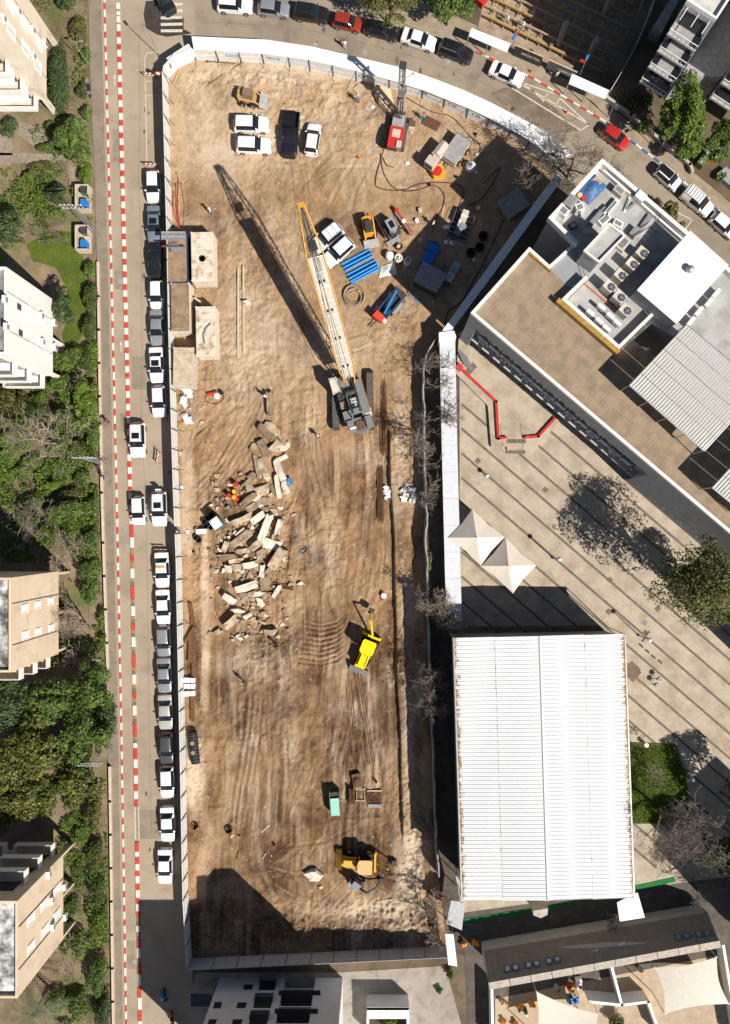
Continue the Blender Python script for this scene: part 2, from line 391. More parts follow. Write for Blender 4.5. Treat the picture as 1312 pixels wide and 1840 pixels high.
sq = mat('brown_paver_inset', (.16, .115, .08), .85, .2, 2)
for a in ((859, 828), (980, 880), (1107, 923), (1094, 958), (1088, 979), (1096, 1042), (1094, 1099), (1182, 1094), (1160, 1137)):
    MB().box(*G(*a), .001, .62, .62, .008, sq, rad(-41)).b('paver_square', PB)
for a in ((1152, 1160), (1163, 1170), (1174, 1180), (1186, 1189), (1164, 1138), (1157, 1149), (1128, 988), (1139, 999), (1150, 1009)):
    MB().box(*G(*a), .001, .72, .24, .009, mat('dark_drain_grate', (.06, .055, .05), .7, .3, 9), rad(-41 if a[1] > 1155 or a[0] < 1153 else 49)).b('drain_grate', PB)
stripe('band', [(1133, 1190), (1150, 1206), (1135, 1224)], .55, PB, sq, .0075)
MB().prism([G(*p) for p in ((1128, 1190), (1150, 1205), (1134, 1222), (1126, 1216))], .001, .008, sq).b('paver_patch', PB)
sheet('painted_play_map', [(1292, 1322), (1300, 1320), (1330, 1345), (1330, 1372), (1304, 1352)], .007, two_noise('play_paint', (.20, .26, .33), (.55, .32, .12), (.4, .1, .06), 1.2, 1.6), PB)
# raised terrace with red-topped low wall
ter = [(823, 657), (892, 721), (896, 788), (968, 784), (1000, 752), (870, 620), (828, 612)]
trs = slab('terrace', [(819, 673), (876, 730), (882, 803), (968, 801), (1004, 757), (880, 618), (824, 610)], -.02, .42, PLZ)
RT = mat('red_coping_paint', (.55, .025, .02), .6, .12, 3)
def wall_line(name, pts, wd, z0, z1, m, par=None, topm=None, lean=False):
    mb = MB()
    for (x1, y1), (x2, y2) in zip(pts[:-1], pts[1:]):
        a = Vector((x1, y1)); c = Vector((x2, y2)); d = c-a; mb.box((x1+x2)/2, (y1+y2)/2, z0, d.length+wd, wd, z1-z0, m, math.atan2(d.y, d.x))
        if topm: mb.box((x1+x2)/2, (y1+y2)/2, z1+.001, d.length+wd+.02, wd+.03, .03, topm, math.atan2(d.y, d.x))
    return mb.b(name, par)
tw = T('terrace_wall', 'low plaza terrace wall with bright red painted top', 'wall', (*G(895, 750), 0))
for nm, pl in (('wall_run', [(823, 657), (892, 721), (896, 788), (909, 786)]), ('wall_run', [(944, 786), (968, 784), (997, 752)])):
    o = wall_line(nm, [Q(*p, .75)[:2] for p in pl], .28, .40, .72, PLZ, None, RT); o.parent = tw; o.data.transform(Matrix.Translation(-tw.location))
MB().box(*Q(826, 659, .8)[:2], .4, .8, .75, .4, RT, rad(-43)).b('wall_end_block', tw, 1)
st = T('terrace_stairs', 'short paved stair with steel handrails leading up to the plaza terrace', 'stairs', (*G(927, 795), 0))
for k in range(4): MB().box(*G(927, 812-k*6), -.01, 2.4, .44, .13*(k+1)-.012, BAND if k in (0, 3) else PLZ).b('step', st, 1)
for x in (909, 945):
    mb = MB(); a = G(x, 815); c = G(x, 772)
    mb.tube([(*a, .0), (*a, .95), (*c, 1.4), (*c, .3)], .025, STEEL)
    mb.b('handrail', st, 1)
s2 = T('entrance_stairs', 'dark metal stair at the school corner beside the white walkway roof', 'stairs', (*G(836, 645), 0))
for k in range(6):
    a = G(830+k*2.2, 640+k*4.2); MB().box(a[0], a[1], .42, .34, 1.5, .75-.1*k, GREYP, rad(-41-90)).b('step', s2, 1)
MB().box(*G(846, 664), .422, 1.5, .8, .012, BAND, rad(49)).b('door_mat', s2, 1)

# lawn right of the gym, alley, yards
slab('lawn_bed', [(1127, 1334), (1214, 1337), (1233, 1390), (1240, 1480), (1130, 1480)], -.02, .10, LAWN)
sheet('side_alley', [(757, 640), (795, 600), (830, 605), (832, 1140), (840, 1720), (800, 1702), (783, 1560), (768, 1160), (758, 800)], -.01, ALLEY)
slab('plaza_edge_step', [(840, 1126), (1078, 1124), (1082, 1131), (840, 1133)], -.02, .28, mat('brown_step_tile', (.2, .11, .06), .8, .2, 2))
sheet('concrete_driveway', [(600, 1748), (800, 1736), (840, 1880), (1000, 1960), (300, 1960), (352, 1748)], -.005, DRIVE)
sheet('school_yard', [(832, 1640), (1420, 1560), (1420, 1960), (845, 1960)], .003, mat('yard_rubber', (.10, .085, .07), .9, .25, .7))
# ---------------------------------------------------------------- dirt terrain of the building site
def base_z(x, y):
    """terrain height (m) at photo ground pixel arrays, without fine noise"""
    x = np.asarray(x, float); y = np.asarray(y, float)
    D = .12+.95*smooth(640, 1000, y)
    z = -D
    lg = smooth(940, 990, y)                       # left ledge below the street fence
    z = z+lg*(1-smooth(366, 376, x+6*np.sin(y/37.)))*.75
    z = z+smooth(560, 700, y)*(1-lg)*(1-smooth(330, 372, x))*.25
    rg = smooth(760, 800, y)*(1-smooth(1490, 1530, y))
    xs = 697+smooth(700, 1100, y)*14+smooth(1100, 1480, y)*12+.8*np.sin(y/29.)
    z = z+rg*smooth(xs-1.5, xs+1.5, x)*.62
    z = z+smooth(1640, 1706, y+10*np.sin(x/50.))*1.0
    z = z+smooth(735, 775, x)*smooth(1480, 1560, y)*.6
    z = z+(1-smooth(90, 230, y))*.25                # bank along the top hoarding
    for cx, cy, rx, ry, h in ((490, 1168, 62, 34, .55), (690, 215, 26, 20, .6), (440, 150, 60, 26, .35), (560, 165, 90, 30, .3), (590, 330, 60, 26, .18), (700, 1545, 30, 40, .35), (735, 1590, 25, 70, .4), (860, 235, 50, 25, .35), (420, 1640, 60, 25, .2), (350, 400, 14, 60, .15), (470, 1000, 60, 110, .35), (470, 800, 26, 60, .25)):
        z = z+h*np.exp(-((x-cx)/rx)**2-((y-cy)/ry)**2)
    return z
TRK = []      # (polyline, half width px, depth, rib spacing px)
def tr(pl, hw=5.5, d=.05, rib=4.2): TRK.append((pl, hw, d, rib))
tr([(603, 770), (606, 860), (601, 960), (590, 1040), (577, 1110)]); tr([(662, 775), (664, 860), (657, 960), (645, 1040), (636, 1090)])
tr([(622, 1190), (615, 1260), (604, 1330), (596, 1400)]); tr([(575, 1180), (566, 1260), (545, 1340), (525, 1430)])
tr([(600, 1170), (592, 1230), (588, 1300)]); tr([(660, 1200), (668, 1300), (680, 1400)], 4, .06, 0)
tr([(640, 1200), (642, 1290), (650, 1390)], 3, .06, 0); tr([(700, 1180), (704, 1300), (706, 1420)], 4, .05, 0)
for k in range(9): tr([(540-k*2, 1118+k*9), (575, 1126+k*9), (604, 1120+k*8.6), (622, 1104+k*8.6)], 2.2, .10, 0)
for k in range(6):
    o = k*11; tr([(470+o*.5, 690), (430+o, 760), (380+o, 840), (332+o*.8, 885+o*.35)], 2.6, .035, 0)
for k in range(4):
    o = k*10; tr([(440+o, 1240), (432+o, 1330), (415+o, 1430), (405+o, 1500)], 3, .04, 0)
tr([(560, 330), (600, 300), (660, 300), (720, 320)], 3, .04, 0); tr([(545, 400), (540, 340), (570, 300), (600, 270), (630, 260)], 4, .04, 0)
tr([(650, 270), (610, 330), (585, 380)], 4, .05, 0); tr([(670, 280), (640, 340), (625, 390)], 4, .05, 0)
tr([(400, 330), (450, 380), (520, 480), (570, 600)], 3, .03, 0); tr([(500, 420), (530, 520), (560, 640), (575, 740)], 3, .03, 0)
tr([(545, 800), (550, 900), (540, 1000), (525, 1080)], 3, .03, 0); tr([(625, 800), (628, 900), (610, 1000)], 3, .03, 0); tr([(700, 720), (690, 820), (684, 930)], 2.5, .04, 0)
tr([(430, 1480), (500, 1530), (580, 1520), (640, 1490)], 3, .05, 0); tr([(470, 1560), (530, 1580), (590, 1560)], 3, .05, 0); tr([(480, 1480), (530, 1500), (600, 1475), (690, 1470)], 3, .04, 0)
tr([(545, 1560), (570, 1520), (600, 1500)], 3, .05, 0)
for k in range(7): tr([(640+k*4, 600-k*14), (690+k*5, 640-k*12), (720+k*4, 690-k*20)], 2, .035, 0)
tr([(470, 1060), (520, 1130), (560, 1160)], 3, .04, 0); tr([(500, 1250), (480, 1350), (470, 1420)], 4, .03, 0); tr([(800, 395), (740, 400), (690, 395)], 2, .04, 0)
rt = random.Random(3)
for k in range(100):                      # faint random wheel marks, in pairs
    z0 = rt.random()
    if z0 < .34: x, y, a = rt.uniform(400, 690), rt.uniform(1180, 1480), rt.gauss(96, 9)
    elif z0 < .62: x, y, a = rt.uniform(530, 690), rt.uniform(700, 1150), rt.gauss(90, 8)
    elif z0 < .75: x, y, a = rt.uniform(340, 480), rt.uniform(690, 880), rt.gauss(122, 10)
    elif z0 < .9: x, y, a = rt.uniform(380, 640), rt.uniform(270, 640), rt.gauss(70, 35)
    else: x, y, a = rt.uniform(420, 660), rt.uniform(1440, 1590), rt.uniform(0, 180)
    L = rt.uniform(50, 190); cv = rt.gauss(0, .007 if z0 < .62 else .02); pl = []; a = math.radians(a)
    for i in range(7): pl.append((x, y)); x += math.cos(a)*L/6; y += math.sin(a)*L/6; a += cv*8*(L/190)
    g_ = rt.choice((20, 23, 26)); hw = rt.choice((2.2, 3, 4.5, 5)); dp = rt.uniform(.02, .05)
    for sg in (-1, 1):
        p2 = []
        for i in range(7):
            d = (pl[min(i+1, 6)][0]-pl[max(i-1, 0)][0], pl[min(i+1, 6)][1]-pl[max(i-1, 0)][1]); l = math.hypot(*d); p2.append((pl[i][0]-d[1]/l*g_/2*sg, pl[i][1]+d[0]/l*g_/2*sg))
        tr(p2, hw, dp, 3.8 if hw > 4 else 0)
st_ = 1.6
gx = np.arange(290, 1000, st_); gy = np.arange(98, 1732, st_)
X, Y = np.meshgrid(gx, gy)
ins = inpoly(X, Y, SITE); bd, _ = dline(X, Y, SITE, True)
ok = ins | (bd < 4)
Zt = base_z(X, Y)
rough = .4+.8*smooth(.42, .6, fbm(X, Y, 120, 3))
edge = smooth(2, 26, bd); rough = rough+.8*(1-smooth(90, 210, Y))+1.1*(1-smooth(35, 75, X-300))*smooth(900, 1000, Y)+1.5*smooth(728, 745, X)*smooth(1450, 1500, Y)+1.2*smooth(1600, 1640, Y)
rough = rough+1.2*np.exp(-((X-490)/70)**2-((Y-1168)/45)**2)+.9*np.exp(-((X-455)/90)**2-((Y-1020)/120)**2)+.7*np.exp(-((X-590)/100)**2-((Y-170)/45)**2)+.8*np.exp(-((X-735)/22)**2)*smooth(640, 700, Y)
Zt += rough*((fbm(X, Y, 26, 11)-.5)*.34+(fbm(X, Y, 9, 21, 3)-.5)*.17+(fbm(X+1.7*Y*.1, Y, 4.5, 31, 2)-.5)*.13)+(fbm(X, Y*.35, 5, 61, 2)-.5)*.07
dark = np.zeros_like(X); pale = np.zeros_like(X)
for pl, hw, d, rib in TRK:
    x0 = min(p[0] for p in pl)-30; x1 = max(p[0] for p in pl)+30; y0 = min(p[1] for p in pl)-30; y1 = max(p[1] for p in pl)+30
    j = np.s_[max(0, int((y0-98)/st_)):int((y1-98)/st_), max(0, int((x0-290)/st_)):int((x1-290)/st_)]
    D, A = dline(X[j], Y[j], pl); tot = A.max(); fade = smooth(0, 25, A)*smooth(0, 25, tot-A)
    D = D+(fbm(X[j], Y[j], 14, 77, 2)-.5)*3
    g = 1-smooth(hw-1.5, hw+.8, D)
    rim = np.exp(-((D-hw-1.5)/1.6)**2)
    z = -d*g+.7*d*rim
    if rib: z = z+g*.035*(np.sin(A*2*math.pi/rib*1.0) > 0)
    Zt[j] += z*fade; tone = (hash(pl[0]) % 100)/100; pale[j] = np.maximum(pale[j], .16*g*fade*(tone > .5)); dark[j] = np.maximum(dark[j], fade*np.maximum(.4*rim, .45*g*(tone <= .45)))
Zt = Zt*edge+(1-edge)*np.where(Y > 1600, .02, .015)
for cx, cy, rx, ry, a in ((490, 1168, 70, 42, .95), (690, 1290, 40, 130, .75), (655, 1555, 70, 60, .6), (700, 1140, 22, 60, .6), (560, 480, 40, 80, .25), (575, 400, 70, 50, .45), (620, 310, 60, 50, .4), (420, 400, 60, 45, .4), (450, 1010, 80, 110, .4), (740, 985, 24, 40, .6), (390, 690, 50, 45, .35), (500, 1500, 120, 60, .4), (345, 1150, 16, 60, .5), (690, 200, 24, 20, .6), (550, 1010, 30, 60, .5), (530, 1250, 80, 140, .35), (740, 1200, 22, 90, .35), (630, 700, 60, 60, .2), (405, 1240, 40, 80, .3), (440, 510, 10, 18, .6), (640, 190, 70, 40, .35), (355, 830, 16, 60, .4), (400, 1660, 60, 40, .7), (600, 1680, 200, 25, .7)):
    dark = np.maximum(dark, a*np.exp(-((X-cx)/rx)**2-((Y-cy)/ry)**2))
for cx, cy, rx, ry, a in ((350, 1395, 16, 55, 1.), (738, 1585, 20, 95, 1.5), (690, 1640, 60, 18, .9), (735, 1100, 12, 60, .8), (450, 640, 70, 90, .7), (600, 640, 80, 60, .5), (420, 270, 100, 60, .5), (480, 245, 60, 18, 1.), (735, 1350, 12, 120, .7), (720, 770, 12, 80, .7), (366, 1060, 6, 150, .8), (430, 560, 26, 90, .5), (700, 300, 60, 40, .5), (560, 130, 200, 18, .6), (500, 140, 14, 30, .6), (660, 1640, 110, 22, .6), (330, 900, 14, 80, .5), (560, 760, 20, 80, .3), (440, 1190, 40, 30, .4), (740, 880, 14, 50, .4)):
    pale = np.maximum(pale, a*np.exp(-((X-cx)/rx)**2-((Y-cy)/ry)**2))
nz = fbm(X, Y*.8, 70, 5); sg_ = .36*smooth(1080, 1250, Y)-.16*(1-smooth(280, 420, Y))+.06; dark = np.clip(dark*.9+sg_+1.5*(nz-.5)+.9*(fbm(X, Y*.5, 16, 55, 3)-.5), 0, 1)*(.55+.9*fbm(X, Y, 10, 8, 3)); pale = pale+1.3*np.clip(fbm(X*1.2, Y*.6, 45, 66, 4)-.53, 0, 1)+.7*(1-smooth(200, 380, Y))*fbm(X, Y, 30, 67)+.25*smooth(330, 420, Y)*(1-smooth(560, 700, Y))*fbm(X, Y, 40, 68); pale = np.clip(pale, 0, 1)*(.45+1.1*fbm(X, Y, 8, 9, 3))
lw = smooth(660, 760, Y)*smooth(.3, .55, fbm(X, Y, 90, 71, 2)+.15)
dg = np.exp(-((X-410)/75)**2-((Y-790)/110)**2)
stk = fbm(X+6*fbm(X, Y, 60, 72, 2), Y*.05, 7, 73, 3)-.5; std = fbm((X*.80+Y*.60), (Y*.8-X*.6)*.05, 7, 74, 3)-.5
sm = stk*lw*(1-dg)+std*dg; pm_ = .35+1.1*smooth(.44, .6, fbm(X, Y, 55, 81, 3)); dark = dark+1.0*pm_*np.clip(sm, 0, 1)*(X < 712); pale = pale+.8*pm_*np.clip(-sm, 0, 1)*(X < 712); Zt = Zt-.12*sm*edge*(X < 712)
V_z = Zt
idx = -np.ones(X.shape, int); idx[ok] = np.arange(ok.sum())
a = idx[:-1, :-1]; b = idx[:-1, 1:]; c = idx[1:, 1:]; d = idx[1:, :-1]
q = (a >= 0) & (b >= 0) & (c >= 0) & (d >= 0)
F = np.stack([a[q], d[q], c[q], b[q]], 1)
V = np.stack([(X[ok]-NX)*S, (NY-Y[ok])*S, Zt[ok]], 1)

def dirt_mat():
    M = bpy.data.materials.new('site_dirt'); M.use_nodes = True; t = M.node_tree; N = t.nodes; L = t.links; p = N['Principled BSDF']
    p.inputs['Roughness'].default_value = .95; p.inputs['Specular IOR Level'].default_value = .12
    g = N.new('ShaderNodeNewGeometry'); at = N.new('ShaderNodeAttribute'); at.attribute_name = 'soil'
    sp = N.new('ShaderNodeSeparateColor'); L.new(at.outputs['Color'], sp.inputs[0])
    def noise(sc, d=7):
        x = N.new('ShaderNodeTexNoise'); x.inputs['Scale'].default_value = sc; x.inputs['Detail'].default_value = d; x.inputs['Roughness'].default_value = .65
        L.new(g.outputs['Position'], x.inputs['Vector']); return x
    n1 = noise(.8); r = N.new('ShaderNodeValToRGB'); e = r.color_ramp.elements
    e[0].position = .33; e[0].color = (.29, .174, .088, 1); e[1].position = .66; e[1].color = (.435, .282, .155, 1)
    L.new(n1.outputs['Fac'], r.inputs[0])
    def mix(f, A, Bc):
        m = N.new('ShaderNodeMix'); m.data_type = 'RGBA'; L.new(f, m.inputs[0]); L.new(A, m.inputs[6]); m.inputs[7].default_value = Bc; return m.outputs[2]
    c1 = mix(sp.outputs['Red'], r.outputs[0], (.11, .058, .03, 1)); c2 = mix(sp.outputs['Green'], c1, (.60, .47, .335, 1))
    n2 = noise(15, 5); r2 = N.new('ShaderNodeValToRGB'); e2 = r2.color_ramp.elements; e2[0].position = .3; e2[0].color = (.52, .48, .45, 1); e2[1].position = .62; e2[1].color = (1.2, 1.2, 1.2, 1); L.new(n2.outputs['Fac'], r2.inputs[0])
    mu = N.new('ShaderNodeMix'); mu.data_type = 'RGBA'; mu.blend_type = 'MULTIPLY'; mu.inputs[0].default_value = 1; L.new(c2, mu.inputs[6]); L.new(r2.outputs[0], mu.inputs[7])
    L.new(mu.outputs[2], p.inputs['Base Color'])
    nb = noise(13, 9); bm = N.new('ShaderNodeBump'); bm.inputs['Strength'].default_value = 1; bm.inputs['Distance'].default_value = .09; L.new(nb.outputs['Fac'], bm.inputs['Height']); L.new(bm.outputs[0], p.inputs['Normal'])
    return M
DIRT = dirt_mat()
tm = npmesh('dirt_terrain', V, F, DIRT, True)
ca = tm.attributes.new('soil', 'FLOAT_COLOR', 'POINT')
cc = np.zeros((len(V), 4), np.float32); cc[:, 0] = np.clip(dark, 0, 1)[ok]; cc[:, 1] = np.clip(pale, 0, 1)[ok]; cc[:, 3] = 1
ca.data.foreach_set('color', cc.ravel())
tag(inst('dirt_terrain', tm), kind='structure')
def gz(px, py):                     # terrain height under a ground pixel
    i = int(round((py-98)/st_)); j = int(round((px-290)/st_))
    if 0 <= i < Zt.shape[0] and 0 <= j < Zt.shape[1] and ok[i, j]: return float(Zt[i, j])
    return 0.
def D(px, py, dz=0):                # point on the terrain seen at the pixel
    z = gz(px, py); gx_ = NX+(px-NX)*(H-z)/H; gy_ = NY+(py-NY)*(H-z)/H
    z = gz(gx_, gy_)+dz
    return Q(px, py, z)
# loose stones over the dirt
def pebbles(name, n, rng, seed, smin, smax, m, label):
    r = np.random.RandomState(seed); bx = np.array([[1, 0, 0], [-.5, .87, 0], [-.5, -.87, 0], [0, 0, .8]])
    Vs = []; Fs = []; k = 0
    while k < n:
        x = r.uniform(305, 960); y = r.uniform(110, 1715)
        if not inpoly(np.array([x]), np.array([y]), SITE)[0] or r.rand() > rng(x, y): continue
        z = gz(x, y); s = smin+(smax-smin)*r.rand()**3; a = r.rand()*6.28; c, sn = math.cos(a), math.sin(a)
        q = bx*s*r.uniform(.6, 1.3, (1, 3)); wx, wy = G(x, y)
        Vs.append(np.stack([q[:, 0]*c-q[:, 1]*sn+wx, q[:, 0]*sn+q[:, 1]*c+wy, q[:, 2]+z-.01], 1)); Fs += [(4*k, 4*k+1, 4*k+3), (4*k+1, 4*k+2, 4*k+3), (4*k+2, 4*k, 4*k+3)]; k += 1
    o = inst(name, npmesh(name, np.concatenate(Vs), Fs, m)); tag(o, label, 'stones', kind='stuff')
pebbles('loose_stones', 6500, lambda x, y: .25+.6*(y > 1550)+.5*(x > 715)+.5*(x < 380)+.4*(y < 180)+.5*(abs(x-460) < 90 and 760 < y < 1200), 4, .03, .17, CONC, 'small pale stones and clods littered over the dirt site')
pebbles('soil_clods', 7000, lambda x, y: .2+.6*(y > 1120)+.5*(abs(x-490) < 80 and 1100 < y < 1230)+.4*(x < 390)+.3*(y < 200), 6, .03, .14, mat('brown_clod', (.15, .085, .045), .95, .35, 4), 'dark brown soil clods strewn over the dirt site')
# ---------------------------------------------------------------- fences and walkway roofs
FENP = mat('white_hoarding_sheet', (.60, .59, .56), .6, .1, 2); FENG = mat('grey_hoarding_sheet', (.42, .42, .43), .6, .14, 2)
ROOFW = mat('white_roof_sheet', (.80, .80, .78), .5, .05, 2)
def resample(pts, step):
    out = [pts[0]]; 
    for a, c in zip(pts[:-1], pts[1:]):
        l = math.hypot(c[0]-a[0], c[1]-a[1]); n = max(1, round(l/step))
        out += [(a[0]+(c[0]-a[0])*i/n, a[1]+(c[1]-a[1])*i/n) for i in range(1, n+1)]
    return out
def fence(name, label, pts, h, step, m, side=1, postm=DKST, z0=-.05, brace=True):
    P = resample([G(*p) for p in pts], step)
    t = T(name, label, 'fence', (P[0][0], P[0][1], 0)); q = Vector(P[0])
    for a, c in zip(P[:-1], P[1:]):
        a = Vector(a)-q; c = Vector(c)-q; d = c-a; an = math.atan2(d.y, d.x); mid = (a+c)/2; n = Vector((-d.y, d.x)).normalized()*side
        mb = MB(); mb.box(mid.x, mid.y, z0, d.length-.02, .045, h-z0, m, an)
        for zz in (.25, h*.5, h-.12): mb.box(mid.x+n.x*.04, mid.y+n.y*.04, zz, d.length-.1, .03, .06, m, an)
        mb.b('panel', t)
        pm = MB(); pm.box(a.x+n.x*.07, a.y+n.y*.07, z0, .08, .08, h+.05-z0, postm, an)
        if brace: pm.tube([(a.x+n.x*.08, a.y+n.y*.08, h*.85), (a.x+n.x*.75, a.y+n.y*.75, -.1)], .03, postm, 4)
        pm.b('post', t)
    return t
fence('street_hoarding', 'white sheet hoarding with braced posts beside the left street, north of the gate', [(interp(FENX, y), y) for y in (150, 300, 440, 600, 740, 880, 946)], 2.6, 2.75, FENP, 1)
fence('street_hoarding', 'white sheet hoarding with braced posts beside the left street, south of the gate', [(interp(FENX, y), y) for y in (959, 1000, 1200, 1340, 1500, 1600, 1722)], 2.6, 2.75, FENP, 1)
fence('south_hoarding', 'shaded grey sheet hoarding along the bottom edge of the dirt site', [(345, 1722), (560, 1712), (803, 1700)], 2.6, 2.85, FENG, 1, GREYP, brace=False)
topin = [(322, 124), (353, 108), (475, 113), (522, 120), (558, 127), (641, 145), (700, 158), (759, 176), (798, 192), (839, 211), (876, 226), (915, 244), (948, 264), (982, 296)]
th = fence('street_hoarding', 'curved white hoarding under the walkway roof along the top street', topin[1:], 2.25, 2.9, FENP, -1)
fence('corner_hoarding', 'angled hoarding panels at the upper left corner of the dirt site', [(302, 152), (304, 140), (320, 122), (352, 108)], 2.5, 1.8, FENP, 1, STEEL)
# lettering sprayed on the hoarding panels
def letters(txt, size, m, name='lettering', ext=.004):
    cu = bpy.data.curves.new(name, 'FONT'); cu.body = txt; cu.size = size; cu.extrude = ext; cu.align_x = 'CENTER'; cu.resolution_u = 2
    o = bpy.data.objects.new(name, cu); me = bpy.data.meshes.new_from_object(o); bpy.data.objects.remove(o); me.materials.clear(); me.materials.append(m); return me
MARK = mat('blue_marker', (.07, .10, .22), .8, .3, 9)
for txt, (a, c), f in (('P-38', (topin[7], topin[8]), .02), ('P-39', (topin[8], topin[9]), .35), ('P-40', (topin[9], topin[10]), .4), ('G-41', (topin[10], topin[11]), .3), ('P-42', (topin[11], topin[12]), .3), ('NDCR', (topin[2], topin[3]), .4), ('KAROL', (topin[5], topin[6]), .3), ('DALIS', (topin[1], topin[2]), .55)):
    a = Vector(G(*a)); c = Vector(G(*c)); d = (c-a).normalized(); p = a.lerp(c, f); n = Vector((d.y, -d.x))
    o = inst('lettering', letters(txt, .62, MARK), th); q = th.location
    o.location = (p.x+n.x*.062-q[0], p.y+n.y*.062-q[1], 1.05); o.rotation_euler = (math.pi/2, 0, math.atan2(d.y, d.x))

def walk_roof(name, label, inn, outr, z, m, colm=STEEL, step=3.2):
    I = [Q(*p, z)[:2] for p in inn]; O = [Q(*p, z)[:2] for p in outr]
    t = T(name, label, 'walkway roof', (*I[0], 0)); q = Vector(I[0])
    for i in range(len(I)-1):
        l = (Vector(I[i+1])-Vector(I[i])).length; n = max(1, round(l/step))
        for k in range(n):
            f = lambda A, s: Vector(A[i]).lerp(Vector(A[i+1]), s)-q
            a, b, c, d = f(I, k/n), f(I, (k+1)/n), f(O, (k+1)/n), f(O, k/n); e = (b-a).normalized()*.012
            MB().prism([tuple(a+e), tuple(b-e), tuple(c-e), tuple(d+e)], z-.1, z, m).b('roof_panel', t)
            MB().box(d.x*.96+a.x*.04, d.y*.96+a.y*.04, 0, .09, .09, z-.1, colm).b('column', t)
    return t
walk_roof('walkway_roof', 'long curved white roof of the covered walkway along the top street',
          [(348, 88), (475, 96), (558, 107.5), (641, 127), (700, 143), (762, 162), (800, 177.5), (839, 193), (878, 211), (917, 232), (948, 249), (1000, 290)],
          [(344, 65), (478, 71), (558, 83), (641, 102), (728, 123), (780, 141), (834, 162), (880, 183), (925, 206), (955, 222), (980, 236), (1030, 276)], 2.3, ROOFW)
walk_roof('walkway_roof', 'short white walkway roof at the upper left corner of the hoarding', [(312, 124), (353, 100)], [(299, 104), (339, 78)], 2.3, ROOFW)
walk_roof('walkway_roof', 'narrow shaded walkway roof between the school building and the dirt site', [(795, 594), (880, 476), (966, 357), (1000, 312)], [(809, 597), (892, 485), (978, 366), (1012, 320)], 2.4, ROOFW)
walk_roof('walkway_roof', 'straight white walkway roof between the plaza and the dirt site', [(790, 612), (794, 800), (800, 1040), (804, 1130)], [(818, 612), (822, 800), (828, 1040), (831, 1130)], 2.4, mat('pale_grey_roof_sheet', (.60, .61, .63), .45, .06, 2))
MB().prism([Q(*p, 2.6)[:2] for p in ((789, 597), (816, 594), (820, 605), (818, 613), (789, 614))], 0, 2.6, WHITE).b('ticket_booth', None, label='white cubicle at the head of the straight walkway roof', cat='booth')
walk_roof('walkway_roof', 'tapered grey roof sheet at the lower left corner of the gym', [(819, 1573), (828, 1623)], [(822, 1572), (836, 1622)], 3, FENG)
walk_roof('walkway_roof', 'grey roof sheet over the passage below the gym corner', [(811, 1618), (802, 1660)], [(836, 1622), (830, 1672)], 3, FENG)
walk_roof('walkway_roof', 'slim white roof sheet over the passage next to the south hoarding end', [(800, 1678), (806, 1734)], [(815, 1679), (822, 1737)], 2.6, ROOFW)
# sagging fabric fence on the right of the site
FAB = mat('grey_fence_fabric', (.25, .25, .255), .7, .2, 3)
fp = [(789, 599), (765, 638), (757, 665), (758, 703), (759, 800), (761, 878), (764, 924), (761, 971), (764, 1007), (766, 1085), (769, 1163), (771, 1227), (777, 1380), (781, 1508), (784, 1566)]
ft = T('mesh_fence', 'sagging grey fabric fence along the right edge of the dirt site', 'fence', (*G(*fp[0]), 0)); q = Vector((*G(*fp[0]), 0))
P = resample([G(*p) for p in fp], .7); mb = MB(); K = []
for i, p in enumerate(P):
    j = .05*math.sin(i*.9)+R.uniform(-.05, .05); K.append([(p[0]-q.x+j*.3, p[1]-q.y, -.05), (p[0]-q.x+j, p[1]-q.y, .9), (p[0]-q.x+j*1.3+.1, p[1]-q.y, 1.75+R.uniform(-.12, .1)), (p[0]-q.x+j*1.2+.28, p[1]-q.y, 1.6+R.uniform(-.2, .1))])
for i in range(len(K)-1):
    for r_ in range(3): mb.add([K[i][r_], K[i+1][r_], K[i+1][r_+1], K[i][r_+1]], [(0, 1, 2, 3)], FAB)
mb.b('fabric', ft, smooth=60)
for i in range(0, len(P), 4): MB().tube([(P[i][0]-q.x+.03, P[i][1]-q.y, -.1), (P[i][0]-q.x+.03, P[i][1]-q.y, 1.8)], .03, STEEL, 5).b('post', ft)
# low wall between gardens and pavement
GW = mat('cream_garden_wall', (.45, .36, .27), .9, .15, 2)
for y0, y1, lb in ((472, 745, 'cream garden wall beside the flowering hedge'), (765, 910, 'cream garden wall beside the bare tree garden'), (915, 1200, 'cream garden wall in front of the tan apartment block'), (1380, 1860, 'cream garden wall along the lower garden hedges')):
    yy = list(range(y0, y1, 60))+[y1]
    pts = [(interp(WALLX, y)+1.2, y) for y in yy]
    t = T('garden_wall', lb, 'wall', (*G(*pts[0]), 0)); o = wall_line('wall_run', [Q(*p, .55)[:2] for p in pts], .24, 0, .55, GW); o.parent = t; o.data.transform(Matrix.Translation(-t.location))
    o = wall_line('coping', [Q(*p, .6)[:2] for p in pts], .3, .553, .61, mat('pale_coping', (.55, .45, .34), .9, .1, 2)); o.parent = t; o.data.transform(Matrix.Translation(-t.location))

